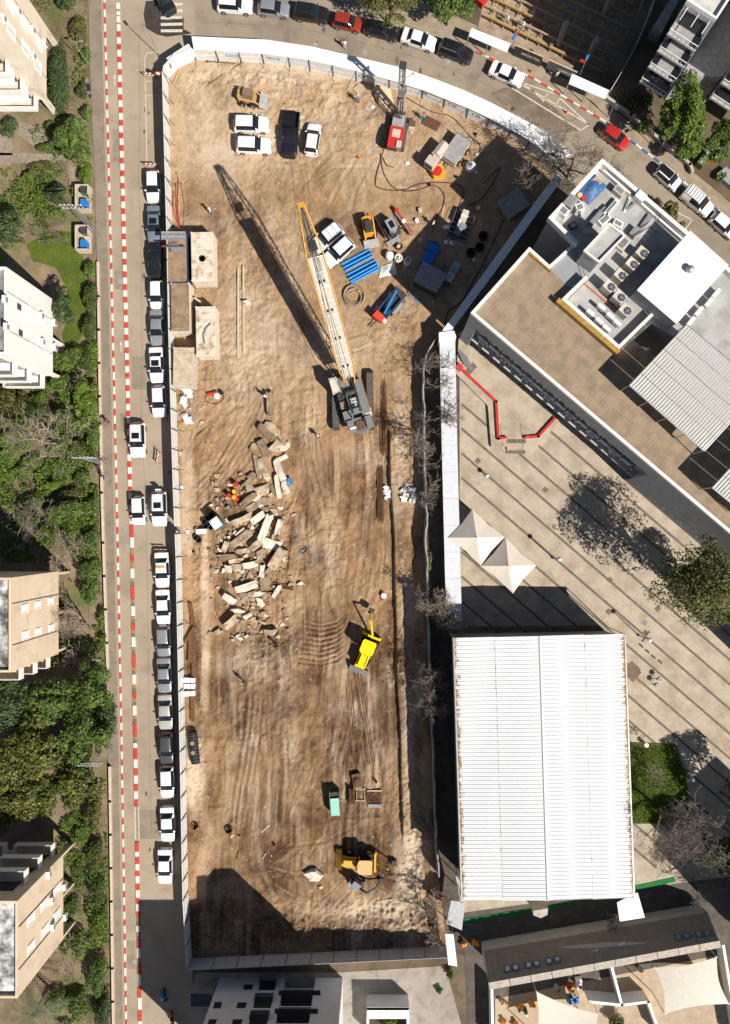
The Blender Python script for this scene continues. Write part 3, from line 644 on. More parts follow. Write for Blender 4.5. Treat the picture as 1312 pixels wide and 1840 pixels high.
# ---------------------------------------------------------------- apartment blocks on the left
CREAM = two_noise('cream_render', (.66, .56, .44), (.72, .62, .5), (.5, .41, .31), .25, .5, .9, .1); TANR = two_noise('tan_render', (.62, .49, .35), (.70, .56, .41), (.48, .36, .24), .25, .5, .9, .15)
BITU = two_noise('patched_roof_felt', (.10, .10, .10), (.66, .65, .62), (.05, .05, .05), .8, 1.1, .9, .2)
ROOFG = two_noise('grey_roof_felt', (.22, .21, .2), (.3, .29, .27), (.15, .14, .13), .5, .8, .9, .2)
SHUT = mat('white_shutter', (.76, .75, .72), .5, .04, 4); DARKW = mat('dark_window', (.03, .033, .036), .12, 0, sp=.5)
ACM = MB().box(0, 0, 0, .8, .38, .62, PLAST).box(0, -.2, .1, .5, .03, .42, GREYP).mesh('air_conditioner')
WINM = MB().box(0, 0, 0, 1, .1, 1, SHUT).mesh('shutter'); 
FRM = MB().box(-.5, 0, -.04, .08, .16, 1.08, WHITE).box(.5, 0, -.04, .08, .16, 1.08, WHITE).box(0, 0, 1, 1.08, .16, .06, WHITE).box(0, 0, -.08, 1.16, .2, .06, WHITE).mesh('frame')
GLM = MB().box(0, 0, 0, 1, .08, 1, DARKW).mesh('pane')
def apartment(name, label, xg, y0, y1, wins, wall, roofm, ztop=15., zbot=3.7, depth=13., acs=(), cols=(), balc=None, smallw=()):
    X1 = (xg-NX)*S; Y1 = (NY-y0)*S; Y0 = (NY-y1)*S; X0 = X1-depth
    t = T(name, label, 'apartment building', ((X0+X1)/2, (Y0+Y1)/2, 0)); q = t.location
    cx, cy = -0., 0.; dx, dy = depth, Y1-Y0
    MB().box(0, 0, zbot, dx, dy, ztop-zbot-.45, wall).b('wall', t)
    MB().box(-2.5, 0, 0, dx-6, dy-2, zbot-.01, wall).b('ground_floor', t)
    rf = MB().box(0, 0, ztop-.448, dx-.4, dy-.4, .05, roofm).b('roof', t)
    pr = MB()
    for a, b, sx, sy in ((0, dy/2-.12, dx, .24), (0, -dy/2+.12, dx, .24), (dx/2-.12, 0, .24, dy-.48), (-dx/2+.12, 0, .24, dy-.48)): pr.box(a, b, ztop-.448, sx, sy, .45, wall)
    pr.b('parapet', rf)
    MB().box(-1.5, 0, ztop-.39, 3, 2.6, 2.2, wall).b('stair_house', rf)
    def onf(px, py):
        k = (NX-px)/(NX-xg); return (NY-py)/k*S*1.0, H*(1-1/k)
    for px, py, ww, hh, kind in wins:
        yy, zz = onf(px, py); yy -= q[1]
        win = inst('window', GLM if kind else WINM, t, (dx/2+.0, yy, zz-hh/2), (0, 0, math.pi/2), (ww, 1, hh))
        f = inst('frame', FRM, win)
    for px, py in acs:
        yy, zz = onf(px, py); inst('air_conditioner', ACM, t, (dx/2+.22, yy-q[1], zz-.3), (0, 0, math.pi/2))
    for yc in cols:
        MB().box(dx/2-.35, (NY-yc)*S-q[1], 0, .7, .3, zbot, wall).b('column', t)
    for f_ in (.28, .72): MB().tube([(dx/2+.06, -dy/2+dy*f_, zbot), (dx/2+.06, -dy/2+dy*f_, ztop-.2)], .05, GREYC, 5).b('downpipe', t)
    for k in range(3): MB().tube([(-dx/2+2+k*2.6, dy*.3, ztop-.1), (-dx/2+3.6+k*2.6, dy*.3, ztop-.1)], .3, PLAST, 10).b('water_tank', rf)
    if balc:
        sgn, n = balc; yb = (-dy/2 if sgn < 0 else dy/2)
        for fl in range(3):
            z = zbot+.2+fl*3.4
            for xc, wd in ((dx/2-3.2, 4.6), (dx/2-9, 4.6)):
                bl = MB().box(xc, yb+sgn*.8, z, wd, 1.6, .18, wall).b('balcony', t)
                m2 = MB(); m2.box(xc, yb+sgn*1.56, z+.18, wd, .07, .9, WHITE); m2.box(xc-wd/2+.04, yb+sgn*.8, z+.18, .07, 1.5, .9, WHITE); m2.box(xc+wd/2-.04, yb+sgn*.8, z+.18, .07, 1.5, .9, WHITE); m2.b('railing', bl)
                MB().box(xc, yb+sgn*.02, z+.2, wd-1.4, .08, 2.1, DARKW).b('balcony_door', bl)
            if n: inst('awning', MB().prism([(dx/2-5.4, yb), (dx/2-1, yb), (dx/2-1, yb+sgn*1.7), (dx/2-5.4, yb+sgn*1.7)], [z+2.5, z+2.5, z+2.2, z+2.2] if sgn > 0 else [z+2.5, z+2.5, z+2.2, z+2.2], [z+2.56, z+2.56, z+2.26, z+2.26], SHUT).mesh('awning'), t)
    return t
z_ = 1/3.86
f3 = lambda l, oy: [(x*z_, oy+y*z_, w, h, k) for x, y, w, h, k in l]
apartment('apartment_block', 'cream apartment block at the upper left corner with white awnings', 107, 82, 209,
          f3([(70, 30, 1.3, 1.5, 0), (165, 160, 1.3, 1.5, 0), (265, 290, 1.3, 1.5, 0), (75, 215, 1.3, 1.5, 0), (175, 335, 1.3, 1.5, 0), (260, 450, 1.3, 1.5, 0)], 0), CREAM, ROOFG, acs=[(x*z_, y*z_) for x, y in ((115, 80), (215, 210), (300, 300), (220, 390), (12, 130))], cols=(84, 206), balc=(-1, 1))
apartment('apartment_block', 'cream white apartment block with grey roof above the bright lawn', 118, 554, 686,
          f3([(130, 430, .8, 1.1, 1), (140, 610, .8, 1.1, 1), (230, 470, 1.3, 1.4, 0), (320, 530, 1.2, 1.4, 0), (235, 655, 1.3, 1.4, 0), (320, 700, 1.2, 1.4, 0)], 440), mat('pale_cream_render', (.78, .74, .68), .9, .05, .6), ROOFG, ztop=15.1, acs=[(x*z_, 440+y*z_) for x, y in ((275, 492), (365, 540), (283, 675), (368, 712), (20, 380), (30, 570))], cols=(558, 622, 682), balc=(-1, 0))
apartment('apartment_block', 'tan apartment block with patched white roof behind bare branches', 126, 1024, 1167,
          f3([(170, 825, .9, 1.3, 0), (260, 800, .8, 1.2, 0), (350, 775, .8, 1.2, 0), (175, 1010, .9, 1.3, 0), (263, 985, .8, 1.2, 0), (353, 960, .8, 1.2, 0)], 880), TANR, BITU, ztop=15.2, cols=(1028, 1096, 1162), balc=(-1, 0), zbot=3.4)
f4 = lambda l: [(x/3.54, 1320+y/3.54, w, h, k) for x, y, w, h, k in l]
apartment('apartment_block', 'tan apartment block with patched white roof at the lower left corner', 136, 1512, 1659,
          f4([(195, 1175, 1, 1.4, 0), (280, 1085, 1.1, 1.5, 0), (360, 985, 1.1, 1.4, 0), (195, 1355, 1, 1.4, 0), (283, 1250, 1.1, 1.5, 0), (360, 1150, 1.1, 1.4, 0)]), TANR, BITU, ztop=15.2, acs=[(x/3.54, 1320+y/3.54) for x, y in ((300, 890), (320, 1055), (400, 970), (325, 1225), (402, 1160))], cols=(1514, 1585, 1656), balc=(1, 0))

# ---------------------------------------------------------------- gym with white sheet roof
RUSTY = None
def sheet_mat(name, lo, hi):
    M = bpy.data.materials.new(name); M.use_nodes = True; t = M.node_tree; N = t.nodes; L = t.links; p = N['Principled BSDF']
    tc = N.new('ShaderNodeTexCoord'); sp = N.new('ShaderNodeSeparateXYZ'); L.new(tc.outputs['Object'], sp.inputs[0])
    mr = N.new('ShaderNodeMapRange'); mr.clamp = True; mr.inputs['From Min'].default_value = lo; mr.inputs['From Max'].default_value = hi; L.new(sp.outputs['X'], mr.inputs['Value']); m3 = N.new('ShaderNodeMapRange'); m3.inputs['From Min'].default_value = .05 if lo < 1 else -8; m3.inputs['From Max'].default_value = .0 if lo < 1 else -9; m3.inputs['To Max'].default_value = .8; L.new(sp.outputs['X'], m3.inputs['Value']); mxx = N.new('ShaderNodeMath'); mxx.operation = 'MAXIMUM'; L.new(mr.outputs[0], mxx.inputs[0]); L.new(m3.outputs[0], mxx.inputs[1])
    g = N.new('ShaderNodeNewGeometry'); x = N.new('ShaderNodeTexNoise'); x.inputs['Scale'].default_value = 2.2; x.inputs['Detail'].default_value = 6; x.inputs['Roughness'].default_value = .7; L.new(g.outputs['Position'], x.inputs['Vector'])
    ad = N.new('ShaderNodeMath'); ad.operation = 'MULTIPLY_ADD'; ad.inputs[1].default_value = .42; L.new(mxx.outputs[0], ad.inputs[0]); L.new(x.outputs['Fac'], ad.inputs[2])
    r = N.new('ShaderNodeValToRGB'); e = r.color_ramp.elements; e[0].position = .70; e[0].color = (.66, .66, .655, 1); e[1].position = .84; e[1].color = (.26, .14, .06, 1); k_ = e.new(.5); k_.color = (.69, .69, .69, 1); k_ = e.new(.74); k_.color = (.55, .42, .28, 1)
    L.new(ad.outputs[0], r.inputs[0]); L.new(r.outputs[0], p.inputs['Base Color']); p.inputs['Roughness'].default_value = .45; p.inputs['Specular IOR Level'].default_value = .3
    return M
GYR = sheet_mat('rust_edged_roof_sheet', .80, 1.0); GYW = sheet_mat('white_gym_roof_sheet', 3, 4)
zE, zR = 6.9, 7.3
TL, TR_, BR_, BL = [Vector(Q(*p, zE)) for p in ((815, 1146), (1123, 1140), (1140, 1614), (830, 1617))]
RT_, RB = Vector(Q(970, 1143, zR)), Vector(Q(984.5, 1618, zR))
gm = T('gym', 'large gym hall with white ribbed sheet roof and rusty eaves', 'building', (*((TL+BR_)/2).xy, 0)); q = Vector(gm.location)
GYWALL = mat('gym_wall_render', (.34, .31, .28), .9, .12, .8)
ins_ = lambda a: (a.x+(q.x-a.x)*.03-q.x, a.y+(q.y-a.y)*.03-q.y)
MB().prism([ins_(p) for p in (BL, BR_, TR_, TL)], -.02, zE-.12, GYWALL).b('wall', gm)
gb = MB()
for A, C, Rr in ((TL, TR_, RT_), (BL, BR_, RB)):
    a, c, r_ = [ins_(p) for p in (A, C, Rr)]
    gb.add([(*a, zE-.12), (*c, zE-.12), (*r_, zR-.14)], [(0, 1, 2)], GYWALL)
gb.b('gable', gm)
rof = MB().add([tuple(p-q-Vector((0, 0, .06))) for p in (TL, BL, RB, RT_)], [(0, 1, 2, 3)], GREYP).add([tuple(p-q-Vector((0, 0, .06))) for p in (RT_, RB, BR_, TR_)], [(0, 1, 2, 3)], GREYP).b('roof_deck', gm)
nrow = 66
def shm(m):
    mb = MB(); mb.add([(0, -.5, 0), (1, -.5, 0), (1, .5, 0), (0, .5, 0)], [(0, 1, 2, 3)], m)
    for y0 in (-.47, ): 
        mb.add([(0, y0-.04, 0), (1, y0-.04, 0), (1, y0-.02, .055), (0, y0-.02, .055), (1, y0+.03, .055), (0, y0+.03, .055), (1, y0+.07, 0), (0, y0+.07, 0)], [(0, 1, 2, 3), (3, 2, 4, 5), (5, 4, 6, 7)], m)
    mb.add([(0, -.05, 0), (1, -.05, 0), (1, -.02, .03), (0, -.02, .03), (1, .02, .03), (0, .02, .03), (1, .05, 0), (0, .05, 0)], [(0, 1, 2, 3), (3, 2, 4, 5), (5, 4, 6, 7)], m)
    return mb.mesh('roof_sheet')
mR, mW = shm(GYR), shm(GYW)
for side, (E0, E1) in enumerate(((TL, BL), (TR_, BR_))):
    for i in range(nrow):
        s = (i+.5)/nrow; e = E0.lerp(E1, s); r_ = RT_.lerp(RB, s); dn = (E1-E0)/nrow; dn.z = 0
        for j, (f0, f1) in enumerate(((0, .52), (.515, 1.01))):
            a = r_.lerp(e, f0); c = r_.lerp(e, f1); d = c-a
            o = inst('roof_sheet', (mW, mR)[j], rof)
            xa = d; ya = dn*(1 if side == 0 else -1); 
            za = d.cross(ya).normalized()
            if za.z < 0: ya = -ya; za = -za
            mt = Matrix((xa, ya, za)).transposed().to_4x4(); mt.translation = a-q+Vector((0, 0, .0 if j == 0 else -.012))
            o.matrix_local = mt
rc = MB().tube([tuple(RT_-q+Vector((0, 0, .0))), tuple(RB-q+Vector((0, 0, .0)))], .13, GYW, 8); rc.b('ridge_cap', gm)
for A, C in ((TL, BL), (TR_, BR_)):
    d = (C-A); MB().tube([tuple(A-q+Vector((0, 0, -.08))), tuple(C-q+Vector((0, 0, -.08)))], .15, STEEL, 6).b('gutter', gm)
for a in (TL, BL, TR_, BR_):
    p = ins_(a); MB().tube([(p[0]*1.035, p[1]*1.03, .0), (p[0]*1.035, p[1]*1.03, zE-.2)], .06, STEEL, 6).b('downpipe', gm)
MB().prism([ins_(p)for p in (TL, TR_)]+[(ins_(TR_)[0], ins_(TR_)[1]+.35), (ins_(TL)[0], ins_(TL)[1]+.35)], 5.9, 6.3, GREYP).b('north_gutter', gm)
# ---------------------------------------------------------------- school building
DECK = None
def deck_mat():
    M = bpy.data.materials.new('timber_deck'); M.use_nodes = True; t = M.node_tree; N = t.nodes; L = t.links; p = N['Principled BSDF']
    g = N.new('ShaderNodeNewGeometry'); mp = N.new('ShaderNodeMapping'); mp.inputs['Rotation'].default_value = (0, 0, rad(40.4-90)); L.new(g.outputs['Position'], mp.inputs[0])
    br = N.new('ShaderNodeTexBrick'); br.inputs['Scale'].default_value = 1; br.inputs['Brick Width'].default_value = 3.4; br.inputs['Row Height'].default_value = .19
    br.inputs['Mortar Size'].default_value = .018; br.inputs['Color1'].default_value = (.33, .25, .17, 1); br.inputs['Color2'].default_value = (.30, .226, .152, 1); br.inputs['Mortar'].default_value = (.17, .128, .086, 1)
    L.new(mp.outputs[0], br.inputs['Vector'])
    x = N.new('ShaderNodeTexNoise'); x.inputs['Scale'].default_value = .7; x.inputs['Detail'].default_value = 5; L.new(mp.outputs[0], x.inputs['Vector'])
    r = N.new('ShaderNodeValToRGB'); r.color_ramp.elements[0].color = (.84, .85, .86, 1); r.color_ramp.elements[1].color = (1.1, 1.07, 1.03, 1); r.color_ramp.elements[0].position = .4; r.color_ramp.elements[1].position = .6
    L.new(x.outputs['Fac'], r.inputs[0]); mx = N.new('ShaderNodeMix'); mx.data_type = 'RGBA'; mx.blend_type = 'MULTIPLY'; mx.inputs[0].default_value = 1
    L.new(br.outputs['Color'], mx.inputs[6]); L.new(r.outputs[0], mx.inputs[7]); L.new(mx.outputs[2], p.inputs['Base Color']); p.inputs['Roughness'].default_value = .8; p.inputs['Specular IOR Level'].default_value = .2
    bm = N.new('ShaderNodeBump'); bm.inputs['Strength'].default_value = .5; bm.inputs['Distance'].default_value = .02; bm.invert = True; L.new(br.outputs['Fac'], bm.inputs['Height']); L.new(bm.outputs[0], p.inputs['Normal'])
    return M
DECK = deck_mat()
SCW = mat('school_grey_cladding', (.27, .28, .29), .7, .1, 1.2); SCP = mat('white_parapet_coping', (.74, .70, .64), .7, .06, 2)
SLAB = two_noise('pale_roof_tiles', (.34, .33, .31), (.42, .41, .385), (.25, .235, .215), .5, .6, .9, .1)
LOUV = mat('brown_louvre', (.16, .10, .065), .7, .2, 3); BROWNP = mat('ochre_planter_wall', (.36, .21, .05), .8, .25, 2)
zP, zD = 12.0, 11.45
A = Vector(Q(846, 562, zP)); B_ = Vector(Q(951, 444, zP)); C_ = Vector(Q(1420, 1050, zP)); E_ = Vector(Q(1420, 850, zP))
dU = (C_-A).xy.normalized(); dV = Vector((dU.y, -dU.x))      # dV points outwards to the plaza
if dV.y > 0: dV = -dV
angU = math.atan2(dU.y, dU.x)
sc = T('school_building', 'large school building with timber roof deck and white parapets above the plaza', 'building', (*A.xy, 0)); q = Vector(sc.location)
def loc2(u, v): p = dU*u+dV*v; return (p.x, p.y)
def rel(v): return (v.x-q.x, v.y-q.y)
LU = (C_-A).xy.length; dB = (B_-A).xy; UB, VB = dB.dot(dU), dB.dot(dV)
UR = 27.5
# lower body set back behind the louvres, then solid
MB().prism([loc2(1.3, -.9), loc2(UR, -.9), loc2(UR, 0), loc2(LU, 0), rel(E_), rel(B_), loc2(1.3, VB*.3), loc2(0, VB*.25), loc2(0, 0), loc2(1.3, 0)], -.02, 8.6, SCW).b('lower_wall', sc)
MB().prism([loc2(0, 0), loc2(LU, 0), rel(E_), rel(B_)], 8.6, zD, SCW).b('upper_wall', sc)
dk = MB().prism([loc2(.3, -.35), loc2(LU-.3, -.35), (rel(E_)[0]-.3, rel(E_)[1]), (rel(B_)[0]+.1, rel(B_)[1]-.35)], zD+.003, zD+.06, DECK).b('roof_deck', sc)
def parapet(pts, z0, z1, wd, name='parapet', par=None, m=SCP):
    for a, c in zip(pts[:-1], pts[1:]):
        a = Vector(a); c = Vector(c); d = c-a; mm = (a+c)/2
        MB().box(mm.x, mm.y, z0, d.length+wd-.004, wd, z1-z0+R.uniform(0, .004), m, math.atan2(d.y, d.x)).b(name, par or sc)
pz = lambda px, py, z=zP: rel(Vector(Q(px, py, z)))
parapet([loc2(LU, -.16), loc2(.16, -.16), (rel(B_)[0]+.05, rel(B_)[1]-.2), pz(987, 479)], zD+.004, zP, .34)
MB().box(*[(a+b)/2 for a, b in zip(pz(955, 453), pz(984, 481))], zD+.065, 3.6, .3, .42, BROWNP, angU).b('planter', sc)
parapet([pz(1004, 543), pz(1107, 632)], zD+.066, zD+1.0, .55, 'planter', None, BROWNP)
# facade: windows, spandrels and louvre fins in the recess
nb = int((UR-2.6)/1.75)
FIN = MB().box(0, 0, 0, .12, .95, .5, LOUV).mesh('louvre'); PAN = MB().box(0, 0, 0, 1.5, .06, 1.35, DARKW).mesh('window_pane'); SPA = MB().box(0, 0, 0, 1.62, .14, 1.1, mat('pale_spandrel', (.60, .59, .57), .7, .1, 2)).mesh('spandrel')
for i in range(nb):
    u = 2.6+i*1.75
    for z in (4.6, 7.0): inst('window', PAN, sc, (*loc2(u, -.88), z), (0, 0, angU))
    for z in (3.4, 5.97): inst('spandrel', SPA, sc, (*loc2(u, -.83), z), (0, 0, angU))
    inst('louvre', FIN, sc, (*loc2(u+.87, -.42), 5.4), (0, 0, angU))
    if i % 2 == 0: inst('air_conditioner', ACM, sc, (*loc2(u, -.6), 3.55), (0, 0, angU))
MB().box(*loc2((UR+1.3)/2, -.5), 3.05, UR-1.3, .75, .25, mat('pale_ledge', (.42, .40, .38), .8, .1, 2), angU).b('ledge', sc)
for i in range(7): MB().box(*loc2(3+i*3.6, -.87), .4, 2.2, .08, 2.4, DARKW, angU).b('ground_floor_window', sc)
MB().box(*loc2(UR+.06, -.45), .4, .12, .9, 2.6, BLUEP, angU).b('blue_painted_wall', sc)
SLW = MB().box(0, 0, 0, .85, .12, .34, DARKW).box(0, .03, -.12, 1.0, .16, .12, SCP).mesh('slit_window')
for i, (px, py) in enumerate(((1166, 905), (1187, 913), (1210, 909), (1196, 936), (1218, 938), (1242, 937), (1253, 966), (1277, 972), (1280, 990), (1303, 994))):
    # intersect the pixel's ray with the facade plane
    best = min(np.linspace(2, 11.3, 60), key=lambda z: abs((Vector(Q(px, py, z)).xy-A.xy).dot(dV)))
    p = Vector(Q(px, py, best)).xy-A.xy
    inst('slit_window', SLW, sc, (*loc2(p.dot(dU), -.02), best), (0, 0, angU))
MB().prism([pz(*p, 11.4) for p in ((986, 480), (1034, 438), (1052, 505), (1009, 540))], -.02, 11.44, SCW).b('link_wall', sc)
parapet([pz(988, 479), pz(1034, 437)], 11.44, zP-.01, .3)
# upper roof terrace (tile floor, white parapets, stair house)
up = [(989, 388), (1083, 286), (1245, 425), (1420, 580), (1420, 790), (1225, 600), (1171, 569), (1112, 626), (1009, 536), (1052, 500), (1034, 434)]
zU = 12.5
MB().prism([pz(*p, zU) for p in up], -.02, 11.52, SCW).b('north_block_wall', sc)
MB().prism([pz(*p, 11.6) for p in [(990, 391), (1080, 293), (1240, 430), (1420, 590), (1420, 800), (1225, 612), (1171, 582), (1110, 636), (1010, 549), (1054, 506), (1038, 444)]], 11.525, 11.58, SLAB).b('terrace_floor', sc)
parapet([pz(1036, 436, zU), pz(990, 391, zU), pz(1083, 289, zU), pz(1246, 428, zU), pz(1420, 582, zU)], 11.53, zU, .42)
parapet([pz(1087, 306, 12.3), pz(1236, 436, 12.3)], 11.585, 12.2, .22)
MB().prism([pz(*p, 12) for p in ((1087, 296), (1094, 302), (1238, 428), (1232, 430))], 11.585, 12.0, mat('grey_gutter', (.24, .24, .245), .6, .15, 3)).b('gutter', sc)
MB().box(*pz(1152, 352, 12.6), 12.2, 1.1, .9, .5, WHITE, angU).b('roof_hatch', sc)
parapet([pz(1052, 500, 12.3), pz(1013, 538, 12.3), pz(1112, 624, 12.3), pz(1170, 567, 12.3)], 11.585, 12.45, .36)
zS = 15.2
shp = [(1096, 402), (1123, 423), (1077, 470), (1051, 450)]
sh = MB().prism([pz(*p, zS) for p in shp], 11.6, zS-.35, mat('grey_ribbed_wall', (.36, .36, .365), .6, .12, 2)).b('stair_house', sc)
P4 = [pz(*p, zS) for p in shp]
for i in range(4):
    a, c = Vector(P4[i-1]), Vector(P4[i]); d = c-a; mm = (a+c)/2; MB().box(mm.x, mm.y, zS-.348, d.length+(.2 if i % 2 else -.2), .2, .35, SCP, math.atan2(d.y, d.x)).b('coping', sh)
MB().prism([pz(*p, zS-.3) for p in ((1096, 404), (1120, 423), (1077, 467), (1054, 450))], zS-.347, zS-.3, SLAB).b('stair_house_roof', sh)
# white sheet roof on the terrace and the two louvred canopies
wr = T('roof_shed', 'white sheet roofed shed on the school roof terrace', 'shed', (*Q(1228, 498, 13.5)[:2], 11.55)); W4 = [(1145, 521), (1241, 414), (1310, 476), (1216, 582)]; zw = [14.4, 14.9, 14.9, 14.4]
pw = [Vector(Q(*p, z)) for p, z in zip(W4, zw)]; qq = Vector(wr.location)
MB().prism([(p.x*.985+qq.x*.015-qq.x, p.y*.985+qq.y*.015-qq.y) for p in pw], 0, 2.75, SCW).b('wall', wr)
n = 14
for i in range(n):
    a, b, c, d = pw[0].lerp(pw[1], i/n), pw[0].lerp(pw[1], (i+.97)/n), pw[3].lerp(pw[2], (i+.97)/n), pw[3].lerp(pw[2], i/n)
    MB().add([tuple(p-qq) for p in (a, b, c, d)]+[tuple(p-qq-Vector((0, 0, .07))) for p in (a, b, c, d)], [(0, 1, 2, 3), (7, 6, 5, 4), (0, 4, 5, 1), (1, 5, 6, 2), (2, 6, 7, 3), (3, 7, 4, 0)], ROOFW).b('roof_sheet', wr)
v = Q(1241, 483, 15.1); MB().rev(v[0]-qq.x, v[1]-qq.y, v[2]-qq.z-.7, [(.2, 0), (.2, .35), (.42, .5), (.42, .8), (.25, .95), (.02, 1)], STEEL).b('roof_vent', wr, smooth=50)
SLT = mat('pale_louvre_slat', (.60, .575, .53), .6, .06, 2)
def canopy(label, pts, z, posts):
    P = [Vector(Q(*p, z)) for p in pts]; c0 = sum((p for p in P), Vector())/4
    t = T('slatted_canopy', label, 'canopy', (c0.x, c0.y, zD+.06)); qq = Vector(t.location)
    nbay = 5
    for bay in range(nbay):
        mb = MB(); s0, s1 = bay/nbay, (bay+1)/nbay-.006; L = (P[1]-P[0]).length; ns = 9
        a0, b0 = P[0].lerp(P[1], s0), P[0].lerp(P[1], s1); a1, b1 = P[3].lerp(P[2], s0), P[3].lerp(P[2], s1)
        nn = int((P[3]-P[0]).length/.34)
        for i in range(nn):
            f0, f1 = i/nn, (i+.62)/nn
            v4 = [a0.lerp(a1, f0), b0.lerp(b1, f0), b0.lerp(b1, f1), a0.lerp(a1, f1)]
            mb.add([tuple(p-qq) for p in v4]+[tuple(p-qq-Vector((0, 0, .1))) for p in v4], [(3, 2, 1, 0), (0, 1, 5, 4), (1, 2, 6, 5), (2, 3, 7, 6), (3, 0, 4, 7)], SLT)
        v4 = [p-Vector((0, 0, .1)) for p in (a0, b0, b1, a1)]; mb.add([tuple(p-qq) for p in v4], [(0, 1, 2, 3)], SLT)
        mb.b('slat_bay', t)
    for i in range(4):
        a, c = P[i-1]-qq, P[i]-qq; MB().tube([tuple(a-Vector((0, 0, .1))), tuple(c-Vector((0, 0, .1)))], .09, STEEL, 5).b('edge_beam', t)
    for s in posts:
        p = P[0].lerp(P[3], s)-qq; o = dV*.0; MB().tube([(p.x, p.y, p.z), (p.x, p.y, 0)], .06, STEEL, 6).b('post', t)
    for s in (0, .5, 1):
        p = P[1].lerp(P[2], s)-qq; MB().tube([(p.x, p.y, p.z), (p.x, p.y, 0)], .06, STEEL, 6).b('post', t)
canopy('large slatted white canopy over the timber deck beside the roof shed', [(1132, 692), (1235, 583), (1370, 697), (1266, 810)], 14.7, (0, .25, .5, .75, 1))
canopy('slatted white canopy over the timber deck at the right edge', [(1281, 876), (1380, 768), (1480, 850), (1381, 958)], 14.7, (0, .5, 1))
# roof plant
FANM = MB().cyl(0, 0, 0, .42, .06, DKST, 18); 
for k in range(3): FANM.box(0, 0, .061, .84, .06, .02, STEEL, k*math.pi/3)
FANM = FANM.mesh('fan_guard'); BOXM = MB().box(0, 0, 0, 1.25, 1.05, 1.5, mat('cream_plant_casing', (.55, .5, .42), .6, .1, 2)).box(-.64, 0, .2, .02, .9, 1.1, DKST).mesh('casing')
RG = 'condenser units on the school roof'
for i, (px, py) in enumerate(((1155, 453), (1137, 473), (1116, 493), (1096, 513), (1114, 532), (1125, 556))):
    p = Q(px, py, 13.1); t = T('condenser_unit', ('cream rooftop condenser with top fan, %s' % ('nearest the road', 'second from the road', 'third from the road', 'beside the orange pipe', 'between the pipe unit and the shed unit', 'nearest the roof shed')[i]), 'air conditioner', (p[0], p[1], 11.58), angU, RG)
    inst('casing', BOXM, t); inst('fan_guard', FANM, t, (.25, 0, 1.5))
for i, (px, py) in enumerate(((1081, 552), (1097, 568), (1109, 580), (1061, 562), (1077, 577), (1090, 590))):
    p = Q(px, py, 12.4); t = T('split_unit', 'slim white split unit behind the deck parapet, %s' % ('inner row, first', 'inner row, middle', 'inner row, last', 'outer row, first', 'outer row, middle', 'outer row, last')[i], 'air conditioner', (p[0], p[1], 11.58), angU, 'split units on the school roof')
    MB().box(0, 0, .35, .95, .4, .65, WHITE).b('casing', t); MB().box(-.3, 0, 0, .05, .4, .35, STEEL).box(.3, 0, 0, .05, .4, .35, STEEL).b('stand', t)
a = Q(1049, 508, 11.7); c = Q(1103, 554, 11.7); MB().tube([(a[0], a[1], 11.66), (c[0], c[1], 11.66)], .09, mat('orange_pipe', (.55, .14, .04), .5, .1, 3), 8).b('orange_pipe', None, label='orange pipe lying on the school roof beside the condensers', cat='pipe', loc=(a[0], a[1], 11.58))
# clutter on the terrace
def clutter(name, label, cat, px, py, z, fn, rz=0):
    p = Q(px, py, z+.3); t = T(name, label, cat, (p[0], p[1], z), rz); fn(t); return t
TARP = mat('blue_tarp', (.05, .13, .27), .5, .35, 3)
def tarp(t):
    r = np.random.RandomState(5); n = 16; xs = np.linspace(-1.5, 1.5, n); Xx, Yy = np.meshgrid(xs, xs*.7); hh = .15+.7*np.exp(-(Xx**2+Yy**2*1.6)/1.4)*(.6+.8*fbm(Xx*40+300, Yy*40+300, 30, 2)); mb = MB()
    vs = [(Xx[i, j], Yy[i, j], hh[i, j]*(0 if i in (0, n-1) or j in (0, n-1) else 1)+.01) for i in range(n) for j in range(n)]
    mb.add(vs, [(i*n+j, i*n+j+1, (i+1)*n+j+1, (i+1)*n+j) for i in range(n-1) for j in range(n-1)], TARP).b('tarp_sheet', t, smooth=80)
clutter('tarp_heap', 'crumpled blue tarpaulin heap on the school roof terrace', 'tarp', 1064, 338, 11.58, tarp, rad(45))
clutter('pallet', 'wooden pallet on top of the blue tarpaulin heap', 'pallet', 1073, 325, 12.0, lambda t: [MB().box(0, (k-2)*.2, .12, 1.2, .14, .03, PALEW).b('slat', t) for k in range(5)]+[MB().box((k-1)*.5, 0, 0, .1, .95, .12, WOOD).b('bearer', t) for k in range(3)], rad(40))
CB = mat('beige_cabinet', (.5, .44, .36), .7, .1, 2)
